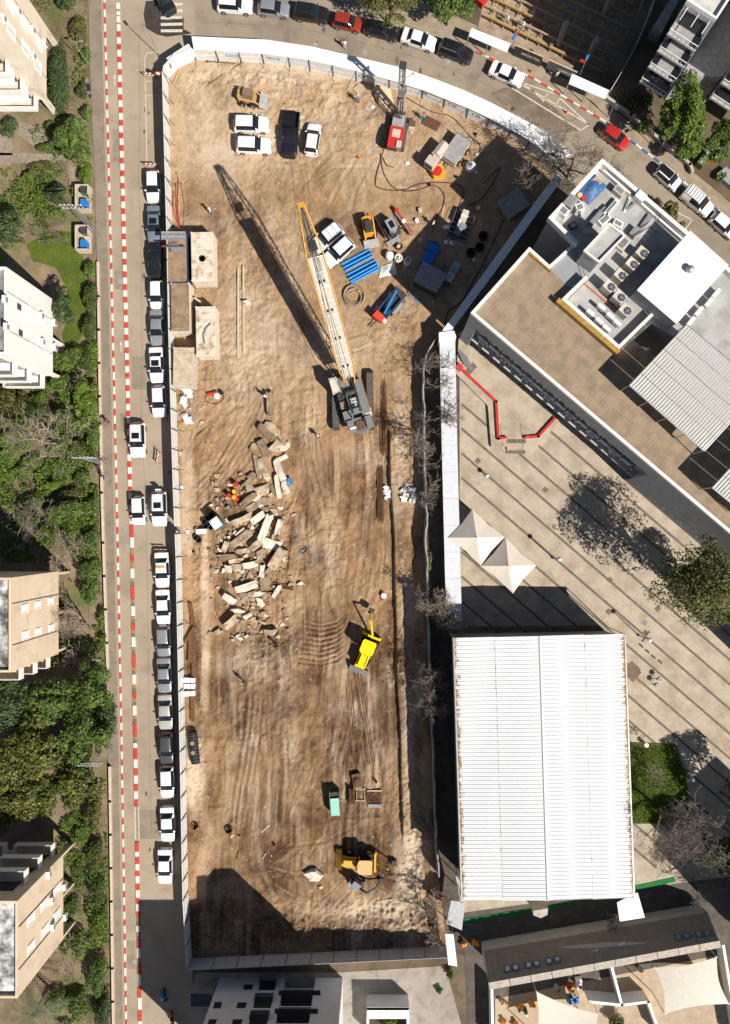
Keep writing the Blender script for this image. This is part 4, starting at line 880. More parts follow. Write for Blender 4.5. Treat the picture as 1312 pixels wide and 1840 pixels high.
for i, (px, py, sx, sy, h, m, an, nm, lb) in enumerate(((1111, 345, 1.3, .8, .8, CB, -40, 'cabinet', 'cream cabinet lying near the road side parapet of the school roof'), (1023, 367, 1.4, 1.1, 1.2, GREYC, 49, 'cabinet', 'grey metal cabinet by the left parapet of the school roof'), (1011, 382, .9, 1.2, .9, PLAST, 49, 'cabinet', 'white open crate at the left corner of the school roof'), (1098, 373, 2.3, .5, .5, WHITE, 49, 'panel_stack', 'long pale panel stack in the middle of the school roof terrace'), (1086, 378, 1.2, 1.0, .25, DKST, 45, 'metal_plate', 'black square plate on the school roof terrace'), (1086, 395, 1.5, .8, .5, PLAST, 40, 'broken_appliance', 'white broken appliance beside the stair house wall'), (1110, 403, 1.1, .7, .6, WHITE, -30, 'bathtub', 'white tub near the stair house on the school roof'), (1140, 418, 1.2, .8, .7, GREYC, 49, 'cabinet', 'grey box beside the stair house end'), (1118, 437, 1.6, 1.4, .5, CB, 49, 'plinth', 'tan stained plinth below the stair house'), (1160, 400, 2.2, .6, .3, STEEL, 55, 'steel_grating', 'steel grating lying near the roof rail'), (1128, 366, 1.8, .25, .2, WHITE, 70, 'board', 'white board leaning over scraps near the road parapet'), (1135, 370, 1.2, .3, .25, STEEL, 40, 'scrap_metal', 'heap of steel scraps near the road side parapet'), (1071, 392, 1.9, .6, .5, STEEL, 49, 'metal_rack', 'dark steel rack beside the black plate'), (1042, 372, .9, .9, .4, WHITE, 20, 'washbasin', 'white basin near the left parapet'), (1040, 384, .7, .7, .5, PLAST, 60, 'bucket_heap', 'white bucket heap near the left parapet'), (1056, 415, 1.0, .7, .5, PALEW, 10, 'scrap_box', 'pale box with scraps in the shaded roof corner'), (1030, 405, .8, .8, .35, DKST, 30, 'tray', 'dark tray in the shaded roof corner'))):
    def fn(t, sx=sx, sy=sy, h=h, m=m):
        MB().box(0, 0, 0, sx, sy, h, m, tap=.96).b('body', t); MB().box(0, 0, h, sx*.7, sy*.6, .03, GREYP if m in (WHITE, PLAST, CB) else STEEL).b('lid', t)
    clutter(nm, lb, nm.replace('_', ' '), px, py, 11.58, fn, rad(an))
for px, py, m, lb in ((1049, 356, RED, 'red round cushion on the school roof'), (1042, 351, PALEW, 'tan bucket beside the red cushion')):
    clutter('bucket', lb, 'bucket', px, py, 11.58, lambda t, m=m: (MB().cyl(0, 0, 0, .24, .4, m, 12, .28).b('body', t), MB().cyl(0, 0, .4, .29, .03, m, 12).b('rim', t)))
clutter('steel_rail', 'bent steel pipe rail on the school roof terrace', 'rail', 1157, 412, 11.58, lambda t: MB().tube([(-1.6, -1.2, .05), (-1.6, -1.2, .9), (1.4, .6, .9), (1.5, 1.4, .9), (1.5, 1.4, .05)], .05, DKST, 6).b('pipe', t))
# units on the far roof edge behind the shed
for i, (px, py) in enumerate(((1283, 530), (1270, 546), (1252, 562), (1238, 580))):
    clutter('split_unit', 'white split unit beside the roof shed eave, %s from the road' % ('first', 'second', 'third', 'fourth')[i], 'air conditioner', px, py, 11.58, lambda t: (MB().box(0, 0, .3, 1.2, .42, .7, PLAST).b('casing', t), MB().box(0, 0, 0, 1.0, .4, .3, STEEL).b('stand', t)), angU+rad(90))
# ---------------------------------------------------------------- cars
def paint(name, c, coat=.6, r=.35, m=0): return mat('car_paint_'+name, c, r, .02, 1, m=m, coat=coat, sp=.4)
PW = paint('white', (.78, .78, .77)); PS = paint('silver', (.38, .39, .40), m=.5); PG = paint('grey', (.10, .10, .105), m=.4); PK = paint('black', (.012, .012, .014)); PR = paint('red', (.42, .02, .018)); PB_ = paint('blue_silver', (.26, .32, .38), m=.5); PC = paint('champagne', (.52, .49, .44), m=.3); PDR = paint('dark_red', (.26, .03, .015))
LAMP = mat('lamp_lens', (.6, .6, .6), .15, 0, sp=.6); TAIL = mat('tail_lens', (.3, .01, .01), .25, 0, sp=.5); RIM = mat('wheel_rim', (.35, .35, .36), .4, 0, m=.6); TRIM = mat('black_trim', (.02, .02, .021), .6, 0)
CARM = {}
def car_meshes(kind):
    if kind in CARM: return CARM[kind]
    # L, W, roof z, belt z, rear glass base, roof rear, roof front, windscreen base (fractions of L from the rear), tail height
    L, W, zr, zb, r0, r1, f1, f0, zt = dict(sedan=(4.55, 1.8, 1.45, .93, .17, .30, .58, .735, .98), hatch=(4.1, 1.75, 1.5, .95, .045, .13, .56, .73, .9), suv=(4.5, 1.88, 1.68, 1.05, .04, .10, .57, .72, 1.0), small=(3.7, 1.66, 1.52, .95, .04, .10, .58, .76, .9), van=(4.4, 1.82, 1.82, 1.08, .015, .035, .58, .76, 1.1), pickup=(5.7, 2.0, 1.85, 1.15, .40, .44, .62, .72, 1.15))[kind]
    hb = W/2; X = lambda t: (t-.5)*L
    st = [(0, .70, .74), (.008, zt*.86, .86), (.03, zt-.02, .93)]
    cab = lambda t, z: (t, z, .97)
    if r0 > .1: st += [(.09, zt, .965)]
    st += [(r0, zb+(.06 if r0 < .1 else .03), .975), (r0+(r1-r0)*.55, zb+(zr-zb)*.62, .98), (r1, zr-.05, .985), (r1+.04, zr-.01, .99), ((r1+f1)/2, zr, 1), (f1-.04, zr-.02, 1), (f1, zr-.05, 1), (f1+(f0-f1)*.5, zb+(zr-zb)*.55, 1), (f0, zb+.04, .995), (f0+(1-f0)*.35, zb-.02, .985), (f0+(1-f0)*.68, zb-.10, .95), (.972, zb-.22, .88), (.992, .60, .80), (1, .50, .70)]
    rows = []
    for t, z, wf in st:
        x = X(t); w_ = hb*wf
        # cabin share: how far above the belt
        cf = max(0, min(1, (z-zb)/(zr-zb)))
        rw = w_*(.9-.16*cf); bz = min(z-.03, zb) if cf < .05 else zb
        xb = x
        rows.append([(x, 0, z+.03), (x, rw*.55, z+.022), (x, rw*.9, z-.005-.01*cf), (x, rw, z-.05 if cf > .05 else z-.03), (xb, w_*.985, bz-.02*(cf <= .05)), (xb, w_, max(.42, bz-.28)), (xb, w_*.985, .36), (xb, w_*.93, .22)])
    n = len(rows); body = MB(); parts = {'windshield': MB(), 'rear_window': MB(), 'side_window': MB(), 'side_window2': MB()}
    def isr(i, a, b): return st[i][0] >= a-1e-6 and st[i+1][0] <= b+1e-6
    for i in range(n-1):
        for sg in (1, -1):
            for j in range(7):
                a, b, c, d = rows[i][j], rows[i+1][j], rows[i+1][j+1], rows[i][j+1]
                vs = [(p[0], p[1]*sg, p[2]) for p in (a, b, c, d)]; fs = [(0, 3, 2, 1)] if sg < 0 else [(0, 1, 2, 3)]
                tg = body; m = PW
                if isr(i, f1, f0) and j < 3: tg = parts['windshield']; m = GLASS
                elif isr(i, r0, r1) and j < 3 and kind != 'van': tg = parts['rear_window']; m = GLASS
                elif j == 3 and st[i][0] >= r1-1e-6 and st[i+1][0] <= f1+(f0-f1)*.5+1e-6 and not (kind == 'van' and st[i][0] < .2): tg = parts['side_window' if sg > 0 else 'side_window2']; m = GLASS
                if kind == 'pickup' and st[i+1][0] <= r0+1e-6 and j < 3: continue
                tg.add([v if sg > 0 else v for v in vs], [(3, 2, 1, 0)] if sg > 0 else [(0, 1, 2, 3)], m)
    for e, i in ((0, 0), (1, n-1)):
        r_ = rows[i]; lp = [(p[0], p[1], p[2]) for p in r_]+[(p[0], -p[1], p[2]) for p in r_[::-1]]
        body.add(lp, [tuple(range(len(lp)))], PW)
    und = [(X(.03), hb*.9, .22), (X(.97), hb*.8, .22), (X(.97), -hb*.8, .22), (X(.03), -hb*.9, .22)]; body.add(und, [(0, 1, 2, 3)], PW)
    if kind == 'pickup':
        body.box(X(.20), 0, .5, L*.38, W*.86, .12, PW)
        for y in (-1, 1): body.box(X(.20), y*hb*.93, .55, L*.39, .12, .56, PW)
        body.box(X(.01), 0, .5, .1, W*.86, .55, PW); body.box(X(.395), 0, .5, .1, W*.86, .85, PW)
    M = {k: v.mesh(k, 40) for k, v in parts.items()}; M['body'] = body.mesh('car_body', 42)
    wh = MB().tube([(0, -.11, 0), (0, .11, 0)], .33, BLACK, 16).mesh('tyre', 40); M['tyre'] = wh
    M['rim'] = MB().tube([(0, -.118, 0), (0, .118, 0)], .21, RIM, 12).mesh('rim', 40)
    M['headlight'] = MB().box(0, 0, 0, .22, .34, .1, LAMP, ry=.5).mesh('headlight'); M['taillight'] = MB().box(0, 0, 0, .1, .3, .16, TAIL).mesh('taillight')
    M['mirror'] = MB().box(0, 0, 0, .14, .24, .13, PW, tap=.8).mesh('mirror'); M['seam'] = MB().box(0, 0, 0, .02, W*.8, .012, TRIM).mesh('seam')
    M['rail'] = MB().tube([(X(r1)+.1, 0, .03), (X(r1)+.3, 0, .07), (X(f1)-.4, 0, .07), (X(f1)-.1, 0, .03)], .028, STEEL, 5).mesh('roof_rail')
    M['plate'] = MB().box(0, 0, 0, .02, .5, .11, mat('number_plate', (.7, .55, .05), .5, 0)).mesh('number_plate')
    M['grille'] = MB().box(0, 0, 0, .05, W*.45, .16, TRIM).mesh('grille')
    M['dims'] = (L, W, zr, zb, X(r1), X(f1), X(f0), X(r0)); CARM[kind] = M; return M
def car(px, py, hd, kind, p, label, grp=None, opt='', zg=0, name='parked_car', cat='car'):
    M = car_meshes(kind); L, W, zr, zb, xr1, xf1, xf0, xr0 = M['dims']
    x, y, _ = Q(px, py, zg+.9)
    t = T(name, label, cat, (x, y, zg), rad(hd), grp)
    inst('body', M['body'], t, m=p)
    for k in ('windshield', 'rear_window', 'side_window', 'side_window2'):
        if len(M[k].vertices): inst(k.rstrip('2'), M[k], t)
    for sx in (-.31, .32):
        for sy in (-1, 1):
            wv = inst('wheel', M['tyre'], t, (sx*L, sy*(W/2-.10), .33)); inst('rim', M['rim'], wv)
    for sy in (-1, 1):
        inst('headlight', M['headlight'], t, (L/2-.30, sy*W*.36, .62)); inst('taillight', M['taillight'], t, (-L/2+.05, sy*W*.36, .75))
        inst('mirror', M['mirror'], t, (xf0-.28, sy*(W/2+.07), zb+.02), m=p if p is not PK else TRIM)
    inst('number_plate', M['plate'], t, (-L/2-.005, 0, .6)); inst('grille', M['grille'], t, (L/2-.02, 0, .42))
    if 's' in opt: MB().box((xf1*.66+xr1*.34), 0, zr+.026, .75, .95, .012, GLASS).b('sunroof', t)
    if 'k' in opt: MB().box((xf1+xr1)/2, 0, zr+.027, (xf1-xr1)*.97, W*.58, .012, PK).b('roof_panel', t)
    if 'r' in opt:
        for sy in (-1, 1): inst('roof_rail', M['rail'], t, (0, sy*W*.36, zr-.02))
    if 'R' in opt:
        for k in range(6): MB().box(xr1+.35+k*.38, 0, zr+.10, .07, W*.72, .05, WHITE).b('rack_bar', t)
        for sy in (-1, 1): MB().box((xr1+xf1)/2, sy*W*.36, zr-.0, (xf1-xr1)*.85, .05, .14, WHITE).b('rack_rail', t)
    if 'x' in opt:
        for k in (.3, .7): MB().box(xr1+(xf1-xr1)*k, 0, zr+.06, .06, W*.7, .03, STEEL).b('cross_bar', t)
    if 't' in opt: MB().box((xf1+xr1)/2-.1, 0, zr+.03, .24, 1.05, .10, ORG).b('roof_beacon', t)
    if 'W' in opt: MB().box(-L/2-.12, 0, .8, .2, .62, .62, PW).b('spare_wheel', t)
    return t
ST = 'cars parked along the left street'
for a in ((275, 333, -89, 'hatch', PW, 'white hatchback at the head of the parked row near the orange barrier', ''), (277, 401, -89, 'sedan', PB_, 'blue silver sedan with black sunroof parked on the left street', 's'), (278.5, 467, -88, 'sedan', PK, 'black sedan parked beside the first rusty containers', ''), (281, 529, -89, 'small', PW, 'white small car parked between the black and grey sedans', ''), (282, 588, -89, 'sedan', PS, 'dark silver sedan parked just north of the white sunroof car', ''), (281, 655, -88, 'sedan', PW, 'white sedan with small black sunroof parked on the left street', 's'), (285, 720, -88, 'hatch', PW, 'white hatchback last in the row north of the gate', ''),
          (293, 1091, -88, 'sedan', PW, 'white sedan parked second south of the gate', ''), (293.5, 1152, -88, 'hatch', PS, 'silver hatchback parked third south of the gate', ''), (295, 1214, -88, 'sedan', PS, 'silver sedan parked fourth south of the gate', ''), (297, 1280, -88, 'sedan', PC, 'champagne sedan parked fifth south of the gate', ''), (299, 1345, -88, 'hatch', PG, 'dark grey hatchback parked on the left street', ''), (300, 1406, -88, 'hatch', PW, 'white hatchback parked just south of the dark grey car', ''), (301, 1482, -88, 'sedan', PW, 'white sedan parked in front of the last car of the row', ''), (296, 1558, -90, 'sedan', PW, 'white sedan last in the parked row beside the building shadow', '')):
    car(*a[:6], ST, a[6])
car(291, 1024, -88, 'sedan', PW, 'white patrol car with orange roof beacon parked first south of the gate', ST, 't')
car(247, 790, -89, 'suv', PW, 'white SUV with sunroof driving beside the red barrier', None, 'sr', name='moving_car'); car(248, 917, -88, 'small', PW, 'white small car driving along the divider blocks beside the gate', None, '', name='moving_car'); car(286, 914, -89, 'suv', PW, 'white off-roader with sunroof and rear spare wheel standing at the site gate', None, 'srW', name='waiting_car')
car(293, -4, -60, 'hatch', PK, 'black car turning at the zebra crossing on the top edge', None, '', name='moving_car')
TP = 'cars parked along the top street'
for a in ((421, 6, -4, 'suv', PW, 'white SUV parked first on the left of the top street', ''), (491, 13, -7, 'hatch', PS, 'silver hatchback parked on the top street', ''), (559, 22, -9, 'suv', PK, 'black SUV parked beside the silver hatchback', ''), (624, 38, -13, 'small', PDR, 'red small car parked half under the willow like tree', ''), (686, 52, -15, 'sedan', PK, 'black sedan parked under the tree by the top street', ''), (753, 69, -18, 'sedan', PW, 'white sedan parked between two black cars on the top street', ''), (819, 91, -20, 'suv', PK, 'black SUV with roof rails parked near the pit hoarding', 'r'), (911, 131, -24, 'sedan', PW, 'white sedan beside the hatched markings with a person at its door', '')):
    car(*a[:6], TP, a[6])
for a in ((1107, 245, -37, 'small', PR, 'bright red small car under bare branches on the right street', ''), (1202, 318, -41, 'small', PW, 'white car with black roof parked by the bins', 'k'), (1254, 361, -39, 'van', PW, 'white van with roof rack parked on the right street', 'R'), (1303, 404, -41, 'hatch', PW, 'white hatchback cut by the right edge of the picture', '')):
    car(*a[:6], 'cars parked along the right street', a[6])
SP = 'cars parked on the dirt site'
for a in ((451, 222, -1, 'suv', PW, 'white SUV on the dirt, upper of the two facing right', ''), (455, 260, -2, 'suv', PW, 'white SUV on the dirt, lower of the two facing right', ''), (562, 248, 82, 'hatch', PW, 'white car facing up beside the black pickup', ''), (588, 426, -141, 'suv', PW, 'white SUV with roof rails and cross bars behind the crane boom', 'rx'), (608, 452, -138, 'suv', PW, 'white SUV parked next to the blue pipes', '')):
    car(*a[:6], SP, a[6], zg=gz(a[0], a[1]))
car(522, 241, -95, 'pickup', PK, 'black pickup truck with open load bed on the dirt', SP, '', gz(522, 241), 'pickup_truck', 'pickup')
# ---------------------------------------------------------------- things on the building site
def on(name, label, cat, px, py, ang=0, group=None, dz=0):
    p = D(px, py); return T(name, label, cat, (p[0], p[1], p[2]+dz), rad(ang), group)
def BX(t, name, x, y, z, sx, sy, sz, m, rz=0, tap=1, **k): return MB().box(x, y, z, sx, sy, sz, m, rz, tap=tap).b(name, t, **k)
def CY(t, name, x, y, z, r, h, m, n=14, r2=None): return MB().cyl(x, y, z, r, h, m, n, r2).b(name, t, smooth=50)
def TU(t, name, path, r, m, n=6, r2=None): return MB().tube(path, r, m, n, r2).b(name, t, smooth=50)
def wheel(t, x, y, r, wd, m=BLACK, rim=YEL):
    o = MB().tube([(x, y-wd/2, r), (x, y+wd/2, r)], r, m, 18).b('wheel', t, smooth=40); MB().tube([(x, y-wd/2-.02, r), (x, y+wd/2+.02, r)], r*.5, rim, 12).b('rim', o, smooth=40); return o
TRKM = mat('track_shoe', (.13, .115, .10), .7, .3, 4, m=.3)
def track(t, x0, x1, y, wd, h, ns, m=TRKM):
    tr_ = MB(); r = h/2
    pts = [(x0+r, 0), (x1-r, 0)]+[(x1-r+r*math.sin(a), r-r*math.cos(a)) for a in np.linspace(.4, 2.74, 5)]+[(x1-r, h), (x0+r, h)]+[(x0+r-r*math.sin(a), r+r*math.cos(a)) for a in np.linspace(.4, 2.74, 5)]
    n = len(pts); vs = [(p[0], y-wd/2, p[1]) for p in pts]+[(p[0], y+wd/2, p[1]) for p in pts]
    tr_.add(vs, [tuple(range(n)), tuple(range(2*n-1, n-1, -1))]+[(i, n+i, n+(i+1) % n, (i+1) % n) for i in range(n)], DKST)
    o = tr_.b('track', t)
    sm = MB().box(0, 0, 0, (x1-x0-2*r)/ns*.8, wd+.02, .05, m).mesh('track_shoe')
    for k in range(ns): inst('track_shoe', sm, o, (x0+r+(x1-x0-2*r)*(k+.5)/ns, y, h-.01))
    return o
BODYG = mat('crane_grey', (.17, .165, .155), .5, .2, 2); PLATE = mat('boom_walk_plate', (.42, .38, .315), .6, .14, 3, m=.2); BOOMO = mat('boom_orange', (.60, .29, .05), .5, .15, 4); CABC = mat('cab_cream', (.50, .45, .36), .6, .15, 3)

# --- crawler crane
zc = gz(632, 715); base = Vector(Q(634, 716, zc+1.4)); foot = Vector(Q(630, 688, zc+2.2)); tip = Vector(Q(540, 366, 15.6))
hd = math.atan2(tip.y-foot.y, tip.x-foot.x)
cr = T('crawler_crane', 'grey crawler crane with long plated orange lattice boom in the middle of the site', 'crane', (base.x, base.y, zc), 0)
q = Vector(cr.location); Rz = Matrix.Rotation(hd, 3, 'Z')
cl = lambda x, y, z=0: tuple(Rz @ Vector((x, y, z)))
lo = T('t', '', '') ; bpy.data.objects.remove(lo)
def cb(name, x, y, z, sx, sy, sz, m, par=None, tap=1): c = cl(x, y, z); return MB().box(c[0], c[1], z, sx, sy, sz, m, hd, tap=tap).b(name, par or cr)
tmp = bpy.data.objects.new('undercarriage', MB().box(0, 0, .35, 4.2, 2.2, .7, BODYG).mesh('undercarriage')); COL.objects.link(tmp); tmp.parent = cr; tmp.rotation_euler = (0, 0, rad(91))
for sy in (-1, 1):
    o = track(cr, -3.9, 3.7, sy*2.2, .85, .95, 30); o.rotation_euler = (0, 0, rad(91))
CYo = MB().cyl(0, 0, 1.0, 1.1, .3, DKST, 20).b('slew_ring', cr)
cb('deck', -.6, 0, 1.3, 7.2, 2.9, .25, BODYG)
# counterweight with rounded back
pts = [cl(-2.6, 1.6)[:2], cl(-2.6, -1.6)[:2], cl(-3.9, -1.6)[:2], cl(-4.35, -1.1)[:2], cl(-4.5, -.4)[:2], cl(-4.5, .4)[:2], cl(-4.35, 1.1)[:2], cl(-3.9, 1.6)[:2]]
cw = MB().prism(pts, 1.5, 2.15, BODYG).b('counterweight', cr); 
cb('counterweight_block', -3.5, 1.15, 2.152, 1.5, .8, .4, GREYP); cb('counterweight_block', -3.5, -1.15, 2.152, 1.5, .8, .4, GREYP); cb('counterweight_recess', -3.6, 0, 2.152, 1.2, .9, .12, RUST)
cb('lifting_plate', -3.75, 1.0, 2.56, .25, .8, .12, WHITE); cb('lifting_plate', -3.5, .55, 2.153, .5, .2, .35, DKST); cb('lifting_plate', -3.2, -.7, 2.153, .5, .3, .4, DKST)
eh = cb('engine_house', -.2, -1.15, 1.552, 4.3, .95, 1.05, BODYG); cb('handrail', -.2, -1.66, 2.3, 4.3, .04, .35, ORG, eh); cb('roof_panel', -.2, -1.15, 2.604, 4.0, .8, .03, GREYP, eh)
cb('battery_box', -2.3, -1.35, 1.552, .9, .9, .8, CABC); cb('battery_box', -2.1, 1.2, 1.552, 1.3, 1.1, .7, GREYP)
cab = cb('cab', 2.0, 1.75, 1.45, 1.9, 1.05, 1.6, CABC, tap=.94); cb('windshield', 2.9, 1.75, 1.8, .12, .9, 1.0, GLASS, cab); cb('roof_plate', 1.95, 1.75, 3.06, 1.5, .9, .06, mat('cab_roof_cream', (.6, .54, .43), .7, .2, 3), cab); cb('side_window', 2.1, 2.28, 2.1, 1.3, .05, .7, GLASS, cab)
cb('catwalk', .2, 1.6, 1.5, 2.2, .8, .1, DKST); cb('control_box', .5, 1.45, 1.62, .9, .6, .7, DKST); cb('control_box', -.6, 1.4, 1.56, .9, .7, .5, mat('brown_box', (.25, .18, .11), .7, .2, 3))
for k, x in enumerate((-1.7, -.6, .7)):
    a, b_ = cl(x, -.55, 2.0), cl(x, .55, 2.0); w_ = MB().tube([a, b_], .36, DKST, 14).b('winch_drum', cr, smooth=40); MB().tube([cl(x, -.62, 2.0), cl(x, -.56, 2.0)], .46, BODYG, 14).b('flange', w_); MB().tube([cl(x, .56, 2.0), cl(x, .62, 2.0)], .46, BODYG, 14).b('flange', w_)
for sy in (-.75, .75): TU(cr, 'gantry_leg', [cl(1.5, sy, 1.6), cl(-2.2, sy*.8, 3.4), cl(-2.6, sy, 2.1)], .1, BODYG)
TU(cr, 'gantry_beam', [cl(-2.2, -.65, 3.4), cl(-2.2, .65, 3.4)], .12, BODYG); cb('gantry_sheaves', -1.9, 0, 3.2, .5, .7, .4, GREYP); cb('ladder_deck', -.9, 0, 2.55, 1.6, .75, .06, STEEL)
for k in range(4): cb('ladder_rung', -1.5+k*.4, 0, 2.62, .08, .7, .05, WHITE)
# boom
f0 = foot-q; t0 = tip-q; ax = (t0-f0); Lb = ax.length; ax.normalize(); lat = ax.cross(Vector((0, 0, 1))).normalized(); upv = lat.cross(ax).normalized()
if upv.z < 0: upv = -upv
def bw(s): return .45+.5*min(1, s/.1) if s < .1 else (.95 if s < .76 else .95-.62*(s-.76)/.24)
def bp(s, a, b_): return tuple(f0+ax*(Lb*s)+lat*(a*bw(s))+upv*(b_*bw(s)*.85))
bo = TU(cr, 'boom', [bp(s, 1, 1) for s in (0, .1, .76, 1)], .085, BOOMO)
for a, b_ in ((-1, 1), (1, -1), (-1, -1)): MB().tube([bp(s, a, b_) for s in (0, .1, .76, 1)], .085, BOOMO, 6).b('chord', bo)
nl = 22
for k in range(nl):
    s0, s1 = k/nl, (k+1)/nl
    for fs in (((1, 1), (1, -1)), ((-1, 1), (-1, -1)), ((1, -1), (-1, -1))):
        (a, b_), (c, d) = fs if k % 2 else fs[::-1]
        MB().tube([bp(s0, a, b_), bp(s1, c, d)], .05, BOOMO, 4, cap=False).b('lacing', bo)
    if s0 > .74:
        (a, b_), (c, d) = ((1, 1), (-1, 1)) if k % 2 else ((-1, 1), (1, 1)); MB().tube([bp(s0, a, b_), bp(s1, c, d)], .05, BOOMO, 4).b('lacing', bo)
np_ = 9
for k in range(np_):
    s0 = .05+.70*k/np_; s1 = .05+.70*(k+.97)/np_
    v = [Vector(bp(s, a*.88, 1))+upv*dz for dz in (.06, .10) for s, a in ((s0, 1), (s1, 1), (s1, -1), (s0, -1))]
    MB().add([tuple(p) for p in v], [(3, 2, 1, 0), (4, 5, 6, 7), (0, 1, 5, 4), (1, 2, 6, 5), (2, 3, 7, 6), (3, 0, 4, 7)], PLATE).b('walk_plate', bo)
    v = [Vector(bp(s1, a, 1))+upv*.13 for a in (.88, -.88)]; MB().tube([tuple(p) for p in v], .05, WHITE, 4).b('joint_bar', bo)
for a in (-.42, -.30, -.18, .18, .30, .42): MB().tube([tuple(Vector(bp(.02, a, 1))+upv*.25), tuple(Vector(bp(.8, a, 1))+upv*.22), tuple(Vector(bp(.99, a*.5, 1))+upv*.25)], .022, DKST, 4).b('cable', bo)
for s in (.13, .3, .46, .62):
    for a in (-.28, .28): MB().box(*(Vector(bp(s, a, 1))+upv*.2), .3, .16, .14, DKST, hd).b('cable_clamp', bo)
for a in (-.7, .7): MB().tube([cl(-2.2, a*.7, 3.4), tuple(Vector(bp(.97, a, 1))+upv*.4)], .03, DKST, 4).b('pendant_line', bo)
MB().box(*bp(.80, 0, 1), 1.1, 1.0, .3, DKST, hd).b('sheave_block', bo); MB().box(*bp(.99, 0, .6), .5, .75, .4, BOOMO, hd).b('boom_head', bo)
for k in range(5): MB().tube([tuple(Vector(bp(.74, (k-2)*.3, 1))+upv*.15), tuple(Vector(bp(.985, (k-2)*.3, 1))+upv*.2)], .02, STEEL, 4).b('hoist_rope', bo)

# --- drill rig by the top hoarding
rg = on('drill_rig', 'red and grey drilling rig with tall steel mast by the top hoarding', 'drill rig', 713, 246, 80)
for sy in (-1, 1): track(rg, -1.9, 1.9, sy*1.0, .45, .7, 12)
BX(rg, 'chassis', 0, 0, .5, 3.4, 1.5, .4, DKST); h_ = BX(rg, 'engine_hood', -1.0, 0, .92, 2.6, 1.75, 1.0, RED); BX(h_, 'roof_panel', -.55, 0, 1.93, 1.0, 1.0, .04, CABC); BX(h_, 'rear_grille', -2.3, .2, 1.0, .1, 1.2, .7, DKST)
BX(rg, 'control_cab', -1.9, -.55, .95, .8, .6, 1.2, CABC); BX(rg, 'hydraulic_box', 1.2, 0, .92, 1.5, 1.5, .8, GREYC); BX(rg, 'mast_foot', 2.2, -.1, .3, 1.0, 1.1, .9, DKST)
for y in (-.3, .3): TU(rg, 'mast_rail', [(2.6, y, .2), (2.75, y, 10.2)], .13, STEEL, 4)
for k in range(9): BX(rg, 'mast_brace', 2.62+k*.016, 0, .9+k*1.05, .18, .6, .1, STEEL)
BX(rg, 'drill_head', 2.75, 0, 5.0, .8, .8, 1.2, GREYP); BX(rg, 'mast_crown', 2.8, 0, 10.1, .7, .8, .4, DKST); TU(rg, 'drill_rod', [(3.1, 0, -.2), (3.2, 0, 9.8)], .12, GREYC, 8)
for k in range(5): TU(rg, 'hydraulic_hose', [(1.4, .5-.2*k, 1.5), (2.0, .9-.3*k, 2.6+k*.4), (2.5, .4-.15*k, 4.5)], .05, BLACK, 5)
TU(rg, 'outrigger', [(1.8, .7, .9), (2.6, 1.6, .05)], .1, DKST); TU(rg, 'outrigger', [(1.8, -.7, .9), (2.6, -1.6, .05)], .1, DKST); TU(rg, 'tool_arm', [(2.7, -.5, 8.2), (2.8, -1.3, 9.2), (2.3, -1.4, 9.6)], .07, WHITE)
# --- skid steers
def skid(px, py, ang, label, m, top):
    t = on('skid_steer', label, 'skid steer', px, py, ang, 'skid steer loaders on the dirt')
    BX(t, 'body', -.2, 0, .35, 2.2, 1.1, .8, m, tap=.95); BX(t, 'cab', .0, 0, 1.15, 1.3, 1.0, .85, top, tap=.9); BX(t, 'engine_cover', -1.0, 0, 1.15, .7, 1.0, .3, m)
    for x in (-.75, .55):
        for y in (-1, 1): wheel(t, x, y*.78, .40, .32, BLACK, m)
    for y in (-1, 1): TU(t, 'lift_arm', [(-1.2, y*.66, 1.5), (.9, y*.66, 1.1), (1.45, y*.6, .4)], .1, m, 5)
    MB().prism([(1.4, -.95), (1.4, .95), (2.25, .95), (2.25, -.95)], [.1, .1, .06, .06], [.75, .75, .1, .1], GREYC).b('bucket', t)
skid(449, 181, -9, 'sandy skid steer loader with brown cab beside the white SUVs', mat('dusty_tan', (.46, .27, .10), .6, .2, 3), mat('dusty_cab', (.2, .14, .085), .8, .2, 3))
skid(663, 415, -80, 'orange skid steer loader beside the small drill rig', ORG, DKST)
# --- small drill rig with red auger
t = on('mini_drill_rig', 'small dark drill rig with red auger rod beside the orange skid steer', 'drill rig', 704, 414, -60)
for sy in (-1, 1): track(t, -1.1, 1.1, sy*.75, .3, .5, 8)
BX(t, 'body', 0, 0, .4, 1.9, 1.3, .7, DKST); MB().prism([(-.9, -.55), (.5, -.55), (.9, 0), (.5, .55), (-.9, .55)], 1.1, 1.75, mat('silver_hood', (.45, .46, .48), .35, .05, 2, m=.4)).b('hood', t); BX(t, 'hood_glass', -.1, 0, 1.752, .9, .6, .03, GLASS)
TU(t, 'boom_arm', [(.6, .5, 1.0), (1.0, 1.3, 1.8)], .14, DKST); TU(t, 'mast', [(-1.6, 1.45, .5), (1.9, 1.75, .9)], .14, GREYC, 4); TU(t, 'auger', [(-1.9, 1.7, .5), (1.8, 1.95, .8)], .12, RED, 8)
for k in range(3): CY(t, 'auger_clamp', (-1.7, 0, 1.6)[k], 1.7+.05*k, .35, .28, .5, RED if k != 1 else WHITE, 8)
BX(t, 'side_panel', -.9, -1.3, .1, 2.8, .1, 1.2, DKST); BX(t, 'side_panel', 1.4, -.6, .02, .6, 1.8, .35, GREYC)
